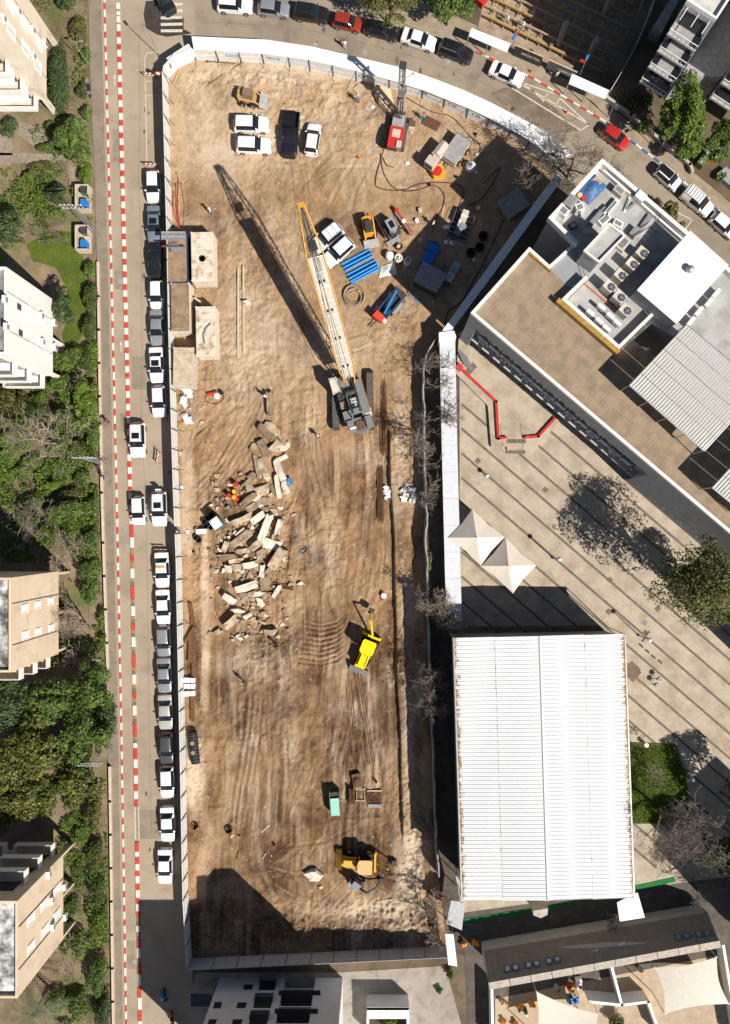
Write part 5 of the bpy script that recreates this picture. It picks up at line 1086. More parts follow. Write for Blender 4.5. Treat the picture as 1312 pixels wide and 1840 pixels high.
# --- pump truck and its skip by the shade edge
t = on('concrete_mixer', 'dusty pale wheeled mixer with cab near the orange hopper', 'mixer', 784, 287, 54)
DUST = mat('dusty_cream', (.46, .41, .34), .8, .14, 3)
BX(t, 'chassis', 0, 0, .45, 3.6, 1.3, .25, DKST); MB().tube([(-.2, 0, 1.3), (1.7, 0, 1.3)], .72, DUST, 8, .66).b('tank', t); BX(t, 'cab', -1.35, 0, .75, 1.2, 1.35, 1.3, DUST, tap=.9); BX(t, 'windshield', -1.97, 0, 1.2, .06, 1.0, .6, GLASS); BX(t, 'engine_cover', -.5, 0, .75, .7, 1.2, .9, DUST); BX(t, 'exhaust', -.5, .3, 1.65, .2, .15, .3, RED)
for x in (-1.2, 1.1):
    for y in (-1, 1): wheel(t, x, y*.68, .42, .3, BLACK, DUST)
t = on('site_skip', 'pale lidded steel skip box beside the dusty mixer', 'skip', 818, 277, 55)
BX(t, 'box', 0, 0, .3, 3.3, 2.0, 1.0, CABC); BX(t, 'lid', 0, 0, 1.302, 3.4, 2.1, .1, GREYC); BX(t, 'gate', 1.75, .1, .1, .1, 2.1, 1.5, STEEL); TU(t, 'tow_bar', [(-1.6, 0, .4), (-2.5, 0, .3)], .07, DKST)
for x in (-.9, .9): wheel(t, x, -1.1, .36, .25)
t = on('mixing_hopper', 'bright orange mixing hopper with open drum', 'hopper', 786, 313, 20)
MB().prism([(-.7, -.5), (.7, -.8), (.9, .4), (.3, .9), (-.8, .6)], 0, .8, mat('hopper_orange', (.8, .36, .01), .5, .1, 3)).b('frame', t); MB().rev(-.1, .05, .3, [(.62, 0), (.62, .62), (.54, .62), (.5, .3), (.02, .25)], DKST, 16).b('drum', t); CY(t, 'drum_ring', -.1, .05, .9, .65, .05, RED, 16); BX(t, 'mixer_bar', -.1, .05, .97, 1.2, .08, .06, RED, .6)
t = on('water_tank', 'round white plastic water tank at the edge of the school shadow', 'tank', 845, 303, 0)
MB().rev(0, 0, 0, [(.55, 0), (.62, .15), (.62, .8), (.5, .95), (.18, 1.02), (.18, 1.1)], PLAST, 18).b('body', t, smooth=40); CY(t, 'cap', 0, 0, 1.1, .2, .06, GREYP)
CY(t, 'valve', .75, -.55, 0, .2, .3, PLAST, 8)
# --- containers
def cont(px, py, ang, L, W, h, m, top, label, name='shipping_container', grp='containers by the street hoarding', rings=True):
    t = on(name, label, 'container', px, py, ang, grp)
    BX(t, 'body', 0, 0, .12, L, W, h-.14, m)
    n = int(L/.28); sm = MB().box(0, 0, 0, .14, W-.16, .035, top).mesh('roof_rib')
    BX(t, 'roof', 0, 0, h-.018, L-.04, W-.04, .03, top)
    for k in range(n): inst('roof_rib', sm, t, (-L/2+.28*(k+.5), 0, h+.012))
    for sx in (-1, 1):
        for sy in (-1, 1): BX(t, 'corner_post', sx*(L/2-.06), sy*(W/2-.06), 0, .16, .16, h+.05, m)
    for sy in (-1, 1):
        rb = MB()
        for k in range(int(L/.3)): rb.box(-L/2+.3*(k+.5), sy*(W/2+.012), .2, .14, .04, h-.4, m)
        rb.b('side_ribs', t)
    d = BX(t, 'door', -L/2-.02, 0, .2, .05, W-.3, h-.35, m)
    for y in (-.3, .3): TU(d, 'lock_bar', [(-L/2-.06, y, .25), (-L/2-.06, y, h-.25)], .025, STEEL, 4)
    return t
RW = two_noise('rusty_cream_roof', (.60, .53, .42), (.68, .62, .52), (.32, .17, .07), .8, 1.3, .7, .2)
CRM = mat('container_cream', (.62, .54, .42), .7, .12, 2); BRT = two_noise('brown_board_roof', (.26, .18, .11), (.34, .24, .15), (.17, .115, .075), .8, 1.5, .85, .3); BLUC = mat('container_blue', (.03, .06, .14), .6, .2, 2)
t = cont(372, 474, 91, 6.06, 2.7, 2.6, CRM, RW, 'rusty cream container with a tyre ring on its roof'); MB().rev(0, 0, 0, [(.34, 0), (.42, .04), (.34, .09), (.28, .05), (.34, 0)], BLACK, 18).b('rope_ring', None, label='coiled dark rope ring lying on the rusty cream container', cat='rope', loc=None).location = (t.location[0]+.05, t.location[1]-.3, t.location[2]+2.66)
t = cont(378, 604, 91, 6.06, 2.4, 2.6, CRM, RW, 'rusty cream container with a curved grey pipe on its roof')
p = t.location; pp = [(p[0]+.7, p[1]+.9, p[2]+2.72), (p[0]+.1, p[1]+.3, p[2]+2.72), (p[0]-.25, p[1]-.5, p[2]+2.72), (p[0]-.1, p[1]-1.6, p[2]+2.72)]
MB().tube(pp, .09, GREYP, 7).b('bent_pipe', None, label='curved grey pipe lying on the lower rusty container roof', cat='pipe', loc=pp[0], smooth=40)
cont(328, 475, 91, 6.06, 2.35, 2.5, BLUC, BRT, 'blue container with brown boarded roof against the street hoarding'); cont(333, 562, 91, 6.06, 2.3, 2.4, CRM, BRT, 'cream site cabin with brown ribbed roof against the street hoarding', 'site_cabin')
t = cont(338, 666, 89, 4.8, 2.5, 2.4, CABC, mat('stained_beige_roof', (.50, .41, .29), .85, .25, 1.2), 'stained beige site cabin south of the containers', 'site_cabin')
t0_ = on('scaffold_boards', 'stack of grey scaffold boards over the blue container roof', 'boards', 322, 437, 0, dz=2.6)
for k in range(4): BX(t0_, 'board', 0, -.45+k*.26, .0, 3.0, .24, .07, GREYC if k % 2 else STEEL)
t0_ = on('foil_bundle', 'crumpled silver foil bundle strapped on the blue container', 'bundle', 323, 459, 0, dz=2.58)
for k in range(7): BX(t0_, 'foil_fold', R.uniform(-.9, .9), R.uniform(-.4, .4), 0, 1.2, .3, R.uniform(.15, .3), mat('crumpled_foil', (.6, .6, .6), .3, .3, 6, m=.7), R.uniform(-.3, .3))
BX(t0_, 'steel_bar', 0, .05, .31, 2.9, .16, .1, RUST)
BX(on('leaning_board', 'grey board leaning off the brown ribbed cabin', 'board', 360, 545, 0), 'board', 0, 0, 0, 1.0, .22, 1.5, CABC, rad(-35))
# --- beams, pipes, coil, bags
for i, (x0, y0, x1, y1) in enumerate(((429, 481, 428, 643), (438, 479, 438, 638))):
    a, c = D(x0, y0), D(x1, y1); t = T('long_timber_beam', 'long pale beam on the dirt, the %s of the pair below the boom shadow' % ('left one', 'right one')[i], 'beam', a, 0, 'long pale beams'); d = Vector(c)-Vector(a); an = math.atan2(d.y, d.x); MB().box(d.x/2, d.y/2, .02, d.length, .24, .26, PALEW, an).b('beam', t); MB().box(d.x/2, d.y/2, .281, d.length, .08, .03, CABC, an).b('top_strip', t)
PBL = mat('bright_blue_pipe', (.015, .21, .58), .4, .1, 2)
PP = MB()
for k in range(16): PP.tube([(-2.05+k*.256, 0, 0), (-2.05+(k+.6)*.256, 0, 0)], .15, PBL, 10)
pm = MB().tube([(-2.05, 0, 0), (2.05, 0, 0)], .135, PBL, 12).mesh('pipe_wall', 40); pr_ = MB().tube([(-.06, 0, 0), (.06, 0, 0)], .15, PBL, 12).mesh('pipe_rib', 40); pe = MB().tube([(2.051, 0, 0), (2.06, 0, 0)], .11, BLACK, 10).mesh('pipe_bore')
pc = D(648, 480)
for i in range(9):
    v = (-4+i)*.30+(.22 if i > 4 else -.12); an = rad(28)
    o = T('blue_pipe', 'ribbed blue plastic pipe in the bundle beside the hose coil', 'pipe', (pc[0]-math.sin(an)*v+.05*R.uniform(-1, 1), pc[1]+math.cos(an)*v, pc[2]+.16+(.28 if i in (2, 6) else 0)), an+rad(R.uniform(-1, 1)), 'blue ribbed pipes'); inst('pipe_wall', pm, o); inst('pipe_bore', pe, o)
    for k in range(9): inst('pipe_rib', pr_, o, (-1.9+k*.475, 0, 0))
t = on('hose_coil', 'large coil of thick sandy hose beside the blue pipes', 'hose', 636, 533, 0); HOSE = mat('sandy_hose', (.32, .235, .15), .7, .2, 4)
for k in range(9):
    r_ = .75+.08*k; n = 26; cx, cy = R.uniform(-.12, .12), R.uniform(-.15, .15); MB().tube([(cx+r_*math.cos(a), cy+r_*1.08*math.sin(a), .1+.08*(k % 4)+.05*math.sin(3*a+k)) for a in np.linspace(0, 2*math.pi, n)], .065, HOSE, 6).b('loop', t, smooth=50)
TU(t, 'loose_end', [(-1.1, -.4, .1), (-1.0, -1.1, .08), (-.6, -1.6, .08)], .065, HOSE); TU(t, 'strap', [(.3, .6, .1), (.6, .6, .6), (.9, .4, .1)], .06, YEL)
BAG = mat('white_bulk_bag', (.68, .67, .64), .8, .1, 4, b=.3); FILL = mat('bag_fill', (.3, .27, .23), .9, .3, 5)
for i, (px, py, s, lb) in enumerate(((700, 462, 1, 'closed white bulk bag, leftmost of the row'), (716, 467, 1, 'open white bulk bag in the middle of the row'), (732, 473, .92, 'open white bulk bag at the right end in the shade'))):
    t = on('bulk_bag', lb+' beside the blue pipes', 'bag', px, py, 20*i, 'white bulk bags'); MB().rev(0, 0, 0, [(.45*s, 0), (.56*s, .3), (.55*s, .75), (.46*s, .95)]+([(.36*s, .92), (.30*s, .8), (.02, .82)] if i else [(.3*s, 1.02), (.02, 1.05)]), BAG, 10).b('bag', t, smooth=60)
    if i:
        for k in range(4): BX(t, 'scrap', R.uniform(-.2, .2), R.uniform(-.2, .2), .8, .3, .16, .16, FILL if k % 2 else BAG, k)
    for k in range(4): TU(t, 'lifting_loop', [(.4*math.cos(k*1.57+.8), .4*math.sin(k*1.57+.8), .9), (.44*math.cos(k*1.57+.8), .44*math.sin(k*1.57+.8), 1.2), (.3*math.cos(k*1.57+1.1), .3*math.sin(k*1.57+1.1), .95)], .02, BAG, 4)
t = on('empty_bag', 'slumped empty white sheet bag beside the bulk bags', 'bag', 697, 486, 0)
n = 10; Xg, Yg = np.meshgrid(np.linspace(-1, 1, n), np.linspace(-.75, .75, n)); hg = .38*np.exp(-Xg**2*1.5-Yg**2*2)*(.5+fbm(Xg*30+90, Yg*30+50, 22, 3))
MB().add([(Xg[i, j]*(1-.2*Yg[i, j]), Yg[i, j]+.25*Xg[i, j], hg[i, j]+.02) for i in range(n) for j in range(n)], [(i*n+j, i*n+j+1, (i+1)*n+j+1, (i+1)*n+j) for i in range(n-1) for j in range(n-1)], BAG).b('sheet', t, smooth=70)
# --- trailer with red end and blue pipe
t = on('drill_trailer', 'dark blue trailer frame with red spotted end box', 'trailer', 699, 552, 50); NAVY = mat('navy_frame', (.03, .05, .12), .5, .2, 3)
BX(t, 'red_box', -2.0, 0, .5, .9, 1.3, .9, RED); BX(t, 'red_box_lid', -2.0, 0, 1.402, .92, 1.32, .04, mat('orange_red_lid', (.62, .06, .03), .5, .15, 5)); 
for y in (-.75, .75): BX(t, 'side_beam', .4, y, .45, 4.2, .18, .4, NAVY)
BX(t, 'floor', .3, 0, .35, 4.0, 1.3, .08, DKST); BX(t, 'rear_box', 2.0, 0, .5, .8, 1.5, .5, DKST); BX(t, 'side_plate', .4, -1.1, .3, 1.8, .35, .5, GREYC); BX(t, 'blue_panel', -.8, -.5, .6, 1.0, .2, .5, NAVY); CY(t, 'white_drum', -1.9, -.85, .6, .25, .5, PLAST)
for x in (-.4, .6):
    for y in (-.95, .95): wheel(t, x, y, .36, .22)
TU(t, 'tow_bar', [(-2.4, 0, .5), (-3.6, .2, .3)], .08, DKST)
o = T('blue_pipe', 'single ribbed blue pipe lying on the dark trailer frame', 'pipe', (t.location[0]+.15, t.location[1]+.35, t.location[2]+1.0), rad(62), 'blue ribbed pipes'); inst('pipe_wall', pm, o, sc=(.82, 1, 1)); 
for k in range(8): inst('pipe_rib', pr_, o, (-1.5+k*.43, 0, 0))
# --- things in the school shadow
t = on('store_container', 'square grey roofed store container in the school shadow', 'container', 771, 508, -28); BX(t, 'body', 0, 0, .1, 3.3, 2.6, 2.0, DKST); BX(t, 'roof', 0, 0, 2.102, 3.4, 2.7, .08, GREYC)
for k in range(12): BX(t, 'roof_rib', -1.5+k*.27, 0, 2.183, .1, 2.6, .03, GREYC)
BX(t, 'door', 1.67, 0, .2, .05, 1.2, 1.8, GREYP)
t = on('blue_skip', 'open dark blue skip with divider in the school shadow', 'skip', 773, 461, 62); BX(t, 'floor', 0, 0, .1, 3.0, 1.4, .1, BLUEP)
for y in (-.68, .68): BX(t, 'side', 0, y, .1, 3.0, .08, .9, BLUEP)
for x in (-1.46, .2, 1.46): BX(t, 'divider', x, 0, .1, .08, 1.3, .9, BLUEP)
BX(t, 'lid', -.6, 0, 1.003, 1.5, 1.4, .04, BLUEP); BX(t, 'lid', .8, 0, 1.003, 1.0, 1.4, .04, BLUEP)
t = on('generator', 'pale grey generator set with hose on top in the school shadow', 'generator', 812, 495, 62); BX(t, 'casing', 0, 0, .15, 2.7, 1.05, 1.2, GREYC, tap=.97); BX(t, 'top_panel', -.7, 0, 1.352, 1.2, .95, .05, STEEL); BX(t, 'top_panel', .7, 0, 1.352, 1.2, .95, .05, STEEL); BX(t, 'grille', -1.36, 0, .4, .03, .8, .6, DKST); BX(t, 'skid', 0, 0, 0, 2.8, 1.1, .15, DKST); CY(t, 'exhaust', -.6, .1, 1.4, .07, .15, DKST)
TU(t, 'hose', [(.4+.3*math.cos(a), .2*math.sin(a), 1.45) for a in np.linspace(0, 5.5, 12)], .03, BLACK, 5)
t = on('steel_stair', 'folded steel stair with treads at the shadow edge below the store container', 'stairs', 746, 536, -32)
for y in (-.35, .35): BX(t, 'stringer', 0, y, .05, 2.4, .06, .22, GREYC)
for k in range(9): BX(t, 'tread', -1.1+k*.27, 0, .1, .12, .66, .05, GREYC)
t = on('grout_station', 'pale grout mixing station on steel grating in the school shadow', 'grout mixer', 828, 409, 70); BX(t, 'deck', 0, 0, .05, 3.4, 2.6, .12, DKST)
for k in range(6): BX(t, 'deck_bar', -1.6+k*.64, 0, .172, .07, 2.6, .05, STEEL)
for x in (-1.6, 1.6):
    for y in (-1.25, 1.25): TU(t, 'rail_post', [(x, y, .1), (x, y, 1.1)], .03, STEEL, 5)
for y in (-1.25, 1.25): TU(t, 'rail', [(-1.6, y, 1.1), (1.6, y, 1.1)], .03, STEEL, 5)
BX(t, 'hopper', .9, 0, .2, 1.5, .7, 1.3, PALEW); BX(t, 'hopper_rim', .9, 0, 1.5, 1.6, .8, .08, CABC); BX(t, 'hopper_bar', .9, 0, 1.6, .1, .9, .1, WHITE); BX(t, 'pump', -.6, .1, .2, 1.2, .8, .9, GREYC); BX(t, 'blue_motor', -.7, .25, 1.1, .5, .3, .25, BLUEP); CY(t, 'mixer_drum', -.2, -.3, .2, .4, 1.0, STEEL); BX(t, 'control_panel', .1, .3, 1.1, .4, .3, .5, PLAST)
for k, (px, py) in enumerate(((799, 410), (804, 410), (801, 437), (810, 438), (749, 398))):
    t = on('plastic_drum', 'small white drum, %s' % ('left of the pair beside the grout station', 'right of the pair beside the grout station', 'left one below the grout station', 'right one below the grout station', 'alone on the dirt left of the grout station')[k], 'drum', px, py, 0, 'small white drums'); CY(t, 'body', 0, 0, 0, .24, .4, PLAST, 12); CY(t, 'lid', 0, 0, .4, .25, .03, WHITE, 12)
t = on('grey_bin', 'large square grey skip with mesh lid deep in the school shadow', 'skip', 921, 372, 35); BX(t, 'body', 0, 0, .05, 2.9, 2.6, 1.3, GREYC, tap=1.04); BX(t, 'lid', 0, 0, 1.352, 3.0, 2.7, .06, GREYC)
for k in range(7): BX(t, 'side_rib', -1.35+k*.45, -1.36, .1, .08, .06, 1.2, STEEL)
t = on('tank_tub', 'round tub in the far school shadow beside the grey skip', 'tub', 960, 369, 0); MB().rev(0, 0, 0, [(.3, 0), (.36, .5), (.3, .5), (.26, .1)], PLAST, 12).b('body', t); CY(t, 'handle', .38, 0, .4, .05, .1, DKST)
for i, (px, py) in enumerate(((846, 455), (862, 445), (868, 425))):
    t = on('tyre_stack', 'dark tyre coil in the school shadow, %s' % ('leftmost', 'middle', 'uppermost')[i], 'tyre', px, py, 0, 'tyre coils'); 
    for k in range(2): MB().rev(0, 0, .22*k, [(.5, 0), (.62, .1), (.5, .2), (.34, .1), (.5, 0)], BLACK, 16).b('tyre', t)
t = on('cone_stand', 'small tripod stand with bucket at the shadow edge', 'stand', 859, 376, 0)
for k in range(3): TU(t, 'leg', [(0, 0, .7), (.5*math.cos(k*2.1), .5*math.sin(k*2.1), 0)], .04, STEEL, 4)
CY(t, 'bucket', 0, 0, .3, .22, .35, PLAST)
t = on('tan_crate', 'small tan crate on the dirt above the shadow edge', 'crate', 755, 379, 10); BX(t, 'box', 0, 0, 0, .45, .45, .4, PALEW); BX(t, 'lid', 0, 0, .4, .48, .48, .04, CABC); CY(t, 'knob', 0, 0, .44, .06, .05, RED)
t = on('empty_drum', 'rusty open drum beside the orange skid steer bucket', 'drum', 718, 446, 0); MB().rev(0, 0, 0, [(.4, 0), (.42, .7), (.36, .7), (.34, .1), (.02, .08)], RUST, 16).b('body', t); CY(t, 'hoop', 0, 0, .35, .43, .05, CABC, 16)
# hoses across the upper dirt
def hose(label, pts, r, m):
    P = [D(*p, .06) for p in pts]; Ps = []
    for i in range(len(P)-1):
        p0, p1, p2, p3 = [Vector(P[min(max(k, 0), len(P)-1)]) for k in (i-1, i, i+1, i+2)]
        for k in range(5):
            u = k/5; Ps.append(.5*((2*p1)+(p2-p0)*u+(2*p0-5*p1+4*p2-p3)*u*u+(3*p1-p0-3*p2+p3)*u**3))
    Ps.append(Vector(P[-1])); MB().tube(Ps, r, m, 6).b('hose', None, label=label, cat='hose', loc=tuple(P[0]), smooth=60)
BRH = mat('brown_hose', (.12, .055, .035), .6, .2, 3)
hose('brown hose looping from the drill rig to the mixing hopper', [(690, 268), (683, 290), (675, 325), (682, 338), (720, 342), (757, 330), (800, 328), (825, 332), (832, 345), (822, 380)], .07, BRH)
hose('dark hose running from the drill rig to the worker at the shadow edge', [(684, 275), (690, 312), (712, 340), (748, 342), (780, 333), (798, 350), (795, 375), (782, 395)], .07, BRH)
hose('brown hose running from the hoarding past the water tank', [(730, 175), (775, 200), (812, 210), (845, 245), (863, 262), (858, 290)], .06, BRH)
hose('thin dark hose across the school shadow', [(868, 330), (900, 300), (870, 352), (840, 370)], .05, BLACK)
hose('dark hose along the shaded foot of the school fence', [(905, 395), (870, 470), (830, 540), (805, 560), (800, 590)], .06, BLACK)
# platform, pallets and pipes near the top hoarding
t = on('plywood_sheet', 'large tilted plywood sheet in front of the hoarding beside the drill rig', 'plywood', 690, 176, 20); MB().prism([(-.9, -.9), (.9, -1.0), (1.1, .6), (.0, 1.2), (-1.1, .5)], [.0, .0, .1, .3, .2], [.05, .05, .5, .8, .4], PALEW).b('sheet', t)
for i, (px, py, an, sx, sy, lb) in enumerate(((645, 160, 40, 1.2, 1.0, 'slatted timber pallet leaning near the hoarding'), (663, 193, 60, 1.1, .8, 'open timber pallet lying below the leaning pallet'), (631, 155, 70, 1.2, .6, 'plain timber board pallet nearest the hoarding panels'), (659, 153, -25, 1.1, .7, 'pale timber crate lid beside the pallets'))):
    t = on('timber_pallet', lb, 'pallet', px, py, an, 'timber pallets')
    for k in range(7): BX(t, 'slat', 0, (k-3)*sy/7, .1+.0*k, sx, sy/7*.72, .03, PALEW)
    for k in range(3): BX(t, 'bearer', (k-1)*sx*.45, 0, 0, .1, sy, .1, WOOD)
for i in range(7):
    p = D(775, 222); an = rad(-27); v = (i-3)*.19; o = T('steel_casing_pipe', 'brown steel casing pipe in the stack beside the top hoarding', 'pipe', (p[0]-math.sin(an)*v, p[1]+math.cos(an)*v, p[2]+.1), an, 'brown casing pipes'); TU(o, 'tube', [(-1.1, 0, 0), (1.1, 0, 0)], .09, RUST, 8); TU(o, 'bore', [(1.101, 0, 0), (1.11, 0, 0)], .06, BLACK, 8)
t = on('steel_bracket', 'rusty steel bracket plate beside the drill rig mast', 'bracket', 740, 224, -10); BX(t, 'plate', 0, 0, 0, .9, .8, .5, RUST, tap=.8); BX(t, 'gusset', .1, -.5, 0, .8, .3, .25, CABC); CY(t, 'ring', .1, -1.0, 0, .18, .15, CABC)
for a, c, lb in (((377, 149), (439, 110), 'long rusty angle bar lying below the top hoarding'), ((372, 110), (423, 114), 'rusty bar lying against the foot of the top hoarding')):
    a, c = Vector(D(*a, .08)), Vector(D(*c, .1)); o = T('steel_bar', lb, 'steel bar', tuple(a)); TU(o, 'bar', [(0, 0, 0), tuple(c-a)], .07, RUST, 4); BX(o, 'end_plate', 0, 0, -.05, .25, .25, .1, RUST)
# ---------------------------------------------------------------- rubble heap
RUB = two_noise('rubble_concrete', (.36, .28, .195), (.56, .465, .35), (.22, .15, .09), 1.0, 1.3, .9, .5, 8)
RUBW = mat('fresh_broken_concrete', (.64, .56, .455), .9, .2, 1.2, b=.4)
nt_ = RUB.node_tree; oi = nt_.nodes.new('ShaderNodeObjectInfo'); rp_ = nt_.nodes.new('ShaderNodeValToRGB'); rp_.color_ramp.elements[0].color = (.55, .48, .42, 1); rp_.color_ramp.elements[1].color = (1.15, 1.12, 1.08, 1); mm_ = nt_.nodes.new('ShaderNodeMix'); mm_.data_type = 'RGBA'; mm_.blend_type = 'MULTIPLY'; mm_.inputs[0].default_value = 1
src = nt_.nodes['Principled BSDF'].inputs['Base Color'].links[0].from_socket; nt_.links.new(oi.outputs['Random'], rp_.inputs[0]); nt_.links.new(src, mm_.inputs[6]); nt_.links.new(rp_.outputs[0], mm_.inputs[7]); nt_.links.new(mm_.outputs[2], nt_.nodes['Principled BSDF'].inputs['Base Color'])
def chunk_mesh(seed, n=8, jag=.10):
    r = random.Random(seed); pts = []
    base_ = [(-.5, -.5), (0, -.53), (.5, -.5), (.52, 0), (.5, .5), (0, .52), (-.5, .5), (-.53, 0)]
    b0 = [(x+r.uniform(-jag, jag)*.6, y+r.uniform(-jag, jag)) for x, y in base_]
    top = [(x*.94+r.uniform(-jag, jag)*.3, y*.92+r.uniform(-jag, jag)*.3, .5+r.uniform(-.1, .1)) for x, y in b0]
    mb = MB(); vs = [(x, y, -.5) for x, y in b0]+[(x*1.03, y*1.03, .2+r.uniform(-.1, .1)) for x, y in b0]+top
    fs = []
    for l in range(2):
        for i in range(8): fs.append((l*8+i, l*8+(i+1) % 8, (l+1)*8+(i+1) % 8, (l+1)*8+i))
    vs.append((0, 0, .52+r.uniform(-.04, .06))); fs += [(16+i, 16+(i+1) % 8, 24) for i in range(8)]; fs.append(tuple(range(7, -1, -1)))
    return mb.add(vs, fs, RUB).mesh('broken_slab')
CH = [chunk_mesh(s) for s in range(8)]; CHB = [chunk_mesh(s+20, jag=.3) for s in range(8)]
RGP = 'broken concrete slabs in the rubble heap'
def slabr(px, py, L, W, an, hgt=.35, wh=0, tilt=None, z=0, blocky=0, label=None, grp=RGP, name='rubble_piece'):
    if label is None: label = ('long ' if L/W > 1.9 else 'blocky ')+('pale' if wh else 'brown dusted')+' concrete slab in the rubble heap, '+('top end above the red drums' if py < 860 else 'beside the red drums' if py < 925 else 'right of the tyre pile' if py < 985 else 'middle stretch below the tyre pile' if py < 1040 else 'lower stretch beside the rusty beams' if py < 1090 else 'bottom end above the dark soil')
    p = D(px, py, z+hgt*.36); tx, ty = tilt or (R.uniform(-.12, .12), R.uniform(-.12, .12))
    o = inst(name, R.choice(CHB if blocky or R.random() < .25 else CH), None, p, (tx, ty, rad(an)), (L*S, W*S, hgt)); tag(o, label, 'rubble', grp)
    if wh: o.material_slots[0].link = 'OBJECT'; o.material_slots[0].material = RUBW
    return o
# from the enlarged crops: (px, py, length px, width px, angle, height, fresh)
a_ = [(485, 725, 44, 13, 92, .6, 0), (478, 777, 38, 15, -42, .5, 0), (487, 770, 32, 26, -40, .35, 0), (474, 806, 36, 15, -62, .5, 0), (457, 803, 18, 13, -30, .3, 0), (496, 803, 22, 17, 70, .5, 0), (511, 802, 20, 16, 20, .3, 1), (505, 785, 34, 9, -62, .3, 0), (463, 838, 44, 10, -76, .3, 0), (474, 842, 40, 14, -68, .35, 0), (502, 843, 42, 14, -68, .6, 1), (513, 875, 24, 12, -72, .6, 1), (508, 822, 20, 9, 25, .35, 1), (499, 873, 44, 9, -82, .45, 1), (493, 880, 22, 14, -70, .25, 0), (446, 872, 22, 18, -50, .5, 0), (457, 858, 20, 16, 20, .4, 0), (474, 880, 24, 17, 35, .4, 0), (446, 898, 38, 13, 40, .55, 0), (460, 893, 20, 12, 35, .4, 1), (472, 900, 26, 16, 10, .3, 0), (452, 912, 22, 14, 30, .4, 0), (466, 908, 16, 10, -30, .3, 1), (433, 935, 42, 13, 32, .55, 0), (464, 930, 32, 14, 36, .55, 1), (477, 948, 56, 13, 70, .75, 1), (503, 946, 36, 12, 75, .7, 1), (434, 968, 44, 15, 36, .5, 0), (432, 957, 22, 8, 38, .3, 1), (490, 978, 34, 20, -15, .35, 1), (460, 980, 25, 12, 42, .5, 0), (405, 982, 22, 10, 68, .45, 0), (416, 984, 16, 12, 10, .4, 0), (436, 990, 24, 9, 8, .35, 0), (410, 1000, 36, 11, 8, .4, 0), (424, 1007, 26, 9, 8, .35, 0), (498, 1003, 46, 20, 58, .65, 0), (487, 1028, 24, 15, 38, .55, 0), (449, 1015, 28, 13, 10, .5, 1), (427, 1020, 17, 14, 20, .45, 0), (412, 1022, 12, 14, 15, .45, 1), (472, 995, 16, 18, 70, .5, 0), (484, 990, 18, 12, 40, .4, 0), (471, 1026, 24, 9, 85, .4, 1), (474, 1047, 20, 20, 5, .5, 0), (442, 1055, 42, 15, 18, .65, 1), (443, 1070, 30, 11, 18, .5, 0), (463, 1067, 22, 9, 25, .35, 1), (497, 1062, 27, 9, 58, .5, 1), (480, 1068, 20, 8, 12, .3, 0), (412, 1076, 27, 13, -32, .6, 1), (468, 1082, 13, 16, 5, .55, 1), (455, 1078, 12, 8, 0, .3, 0), (428, 1098, 22, 8, -3, .4, 1), (446, 1106, 17, 8, 28, .4, 1), (457, 1098, 20, 6, -20, .3, 0), (471, 1103, 16, 9, 28, .4, 0), (416, 1118, 32, 17, 40, .8, 0), (484, 1136, 24, 11, 10, .5, 0), (391, 1135, 13, 9, 45, .4, 0), (425, 1150, 22, 6, -45, .3, 0), (467, 1114, 11, 6, 30, .3, 0), (473, 1119, 12, 5, -20, .25, 0), (384, 1024, 10, 8, -30, .35, 0), (402, 1025, 10, 7, 70, .35, 1), (540, 1048, 10, 6, 30, .3, 1), (428, 1032, 10, 8, 20, .3, 0), (450, 1033, 12, 9, -30, .3, 0), (463, 1010, 12, 8, 40, .4, 0), (455, 1042, 14, 8, 20, .3, 0), (478, 915, 12, 9, 20, .35, 0), (492, 918, 14, 9, -10, .35, 0), (480, 858, 12, 8, -60, .3, 0), (488, 890, 10, 8, 40, .3, 0), (498, 925, 12, 7, 60, .3, 0), (486, 930, 18, 6, 80, .35, 0), (492, 960, 20, 5, 75, .35, 0)]
for i, (px, py, L, W, an, h_, wh) in enumerate(a_): slabr(px, py, L*.94, W*.86, an, h_*(1.5 if L > 20 else 1.2), wh, blocky=(L/W < 1.5))
for i in range(240):
    px = R.gauss(455, 42); py = R.uniform(850, 1150)
    if 375 < px < 530: slabr(px, py, R.uniform(3, 10), R.uniform(3, 7), R.uniform(0, 180), R.uniform(.12, .38), R.random() < .15, blocky=1, label='small broken concrete lump among the '+('upper' if py < 950 else 'middle' if py < 1050 else 'lower')+' rubble slabs', grp='small rubble lumps', name='rubble_lump')
for px, py, lb in ((565, 1572, 'large pale boulder in a hollow near the orange backhoe loader'), (444, 544, 'grey stone beside the pair of long beams'), (705, 882, None)):
    if lb: slabr(px, py, 24 if py > 1000 else 9, 18 if py > 1000 else 8, 30, .8, 1, blocky=1, label=lb, grp=None, name='boulder')
for i in range(14):
    px, py = R.gauss(455, 35), R.uniform(880, 1140); a = D(px, py, .35); an = R.uniform(0, 6.28); l = R.uniform(.5, 1.4); t = T('bent_rebar', 'bent rusty rebar sticking out of the rubble heap', 'rebar', a, 0, 'rebar in the rubble heap'); TU(t, 'bar', [(0, 0, -.2), (.3*l*math.cos(an), .3*l*math.sin(an), .25), (l*math.cos(an+.4), l*math.sin(an+.4), .2)], .025, RUST, 4)
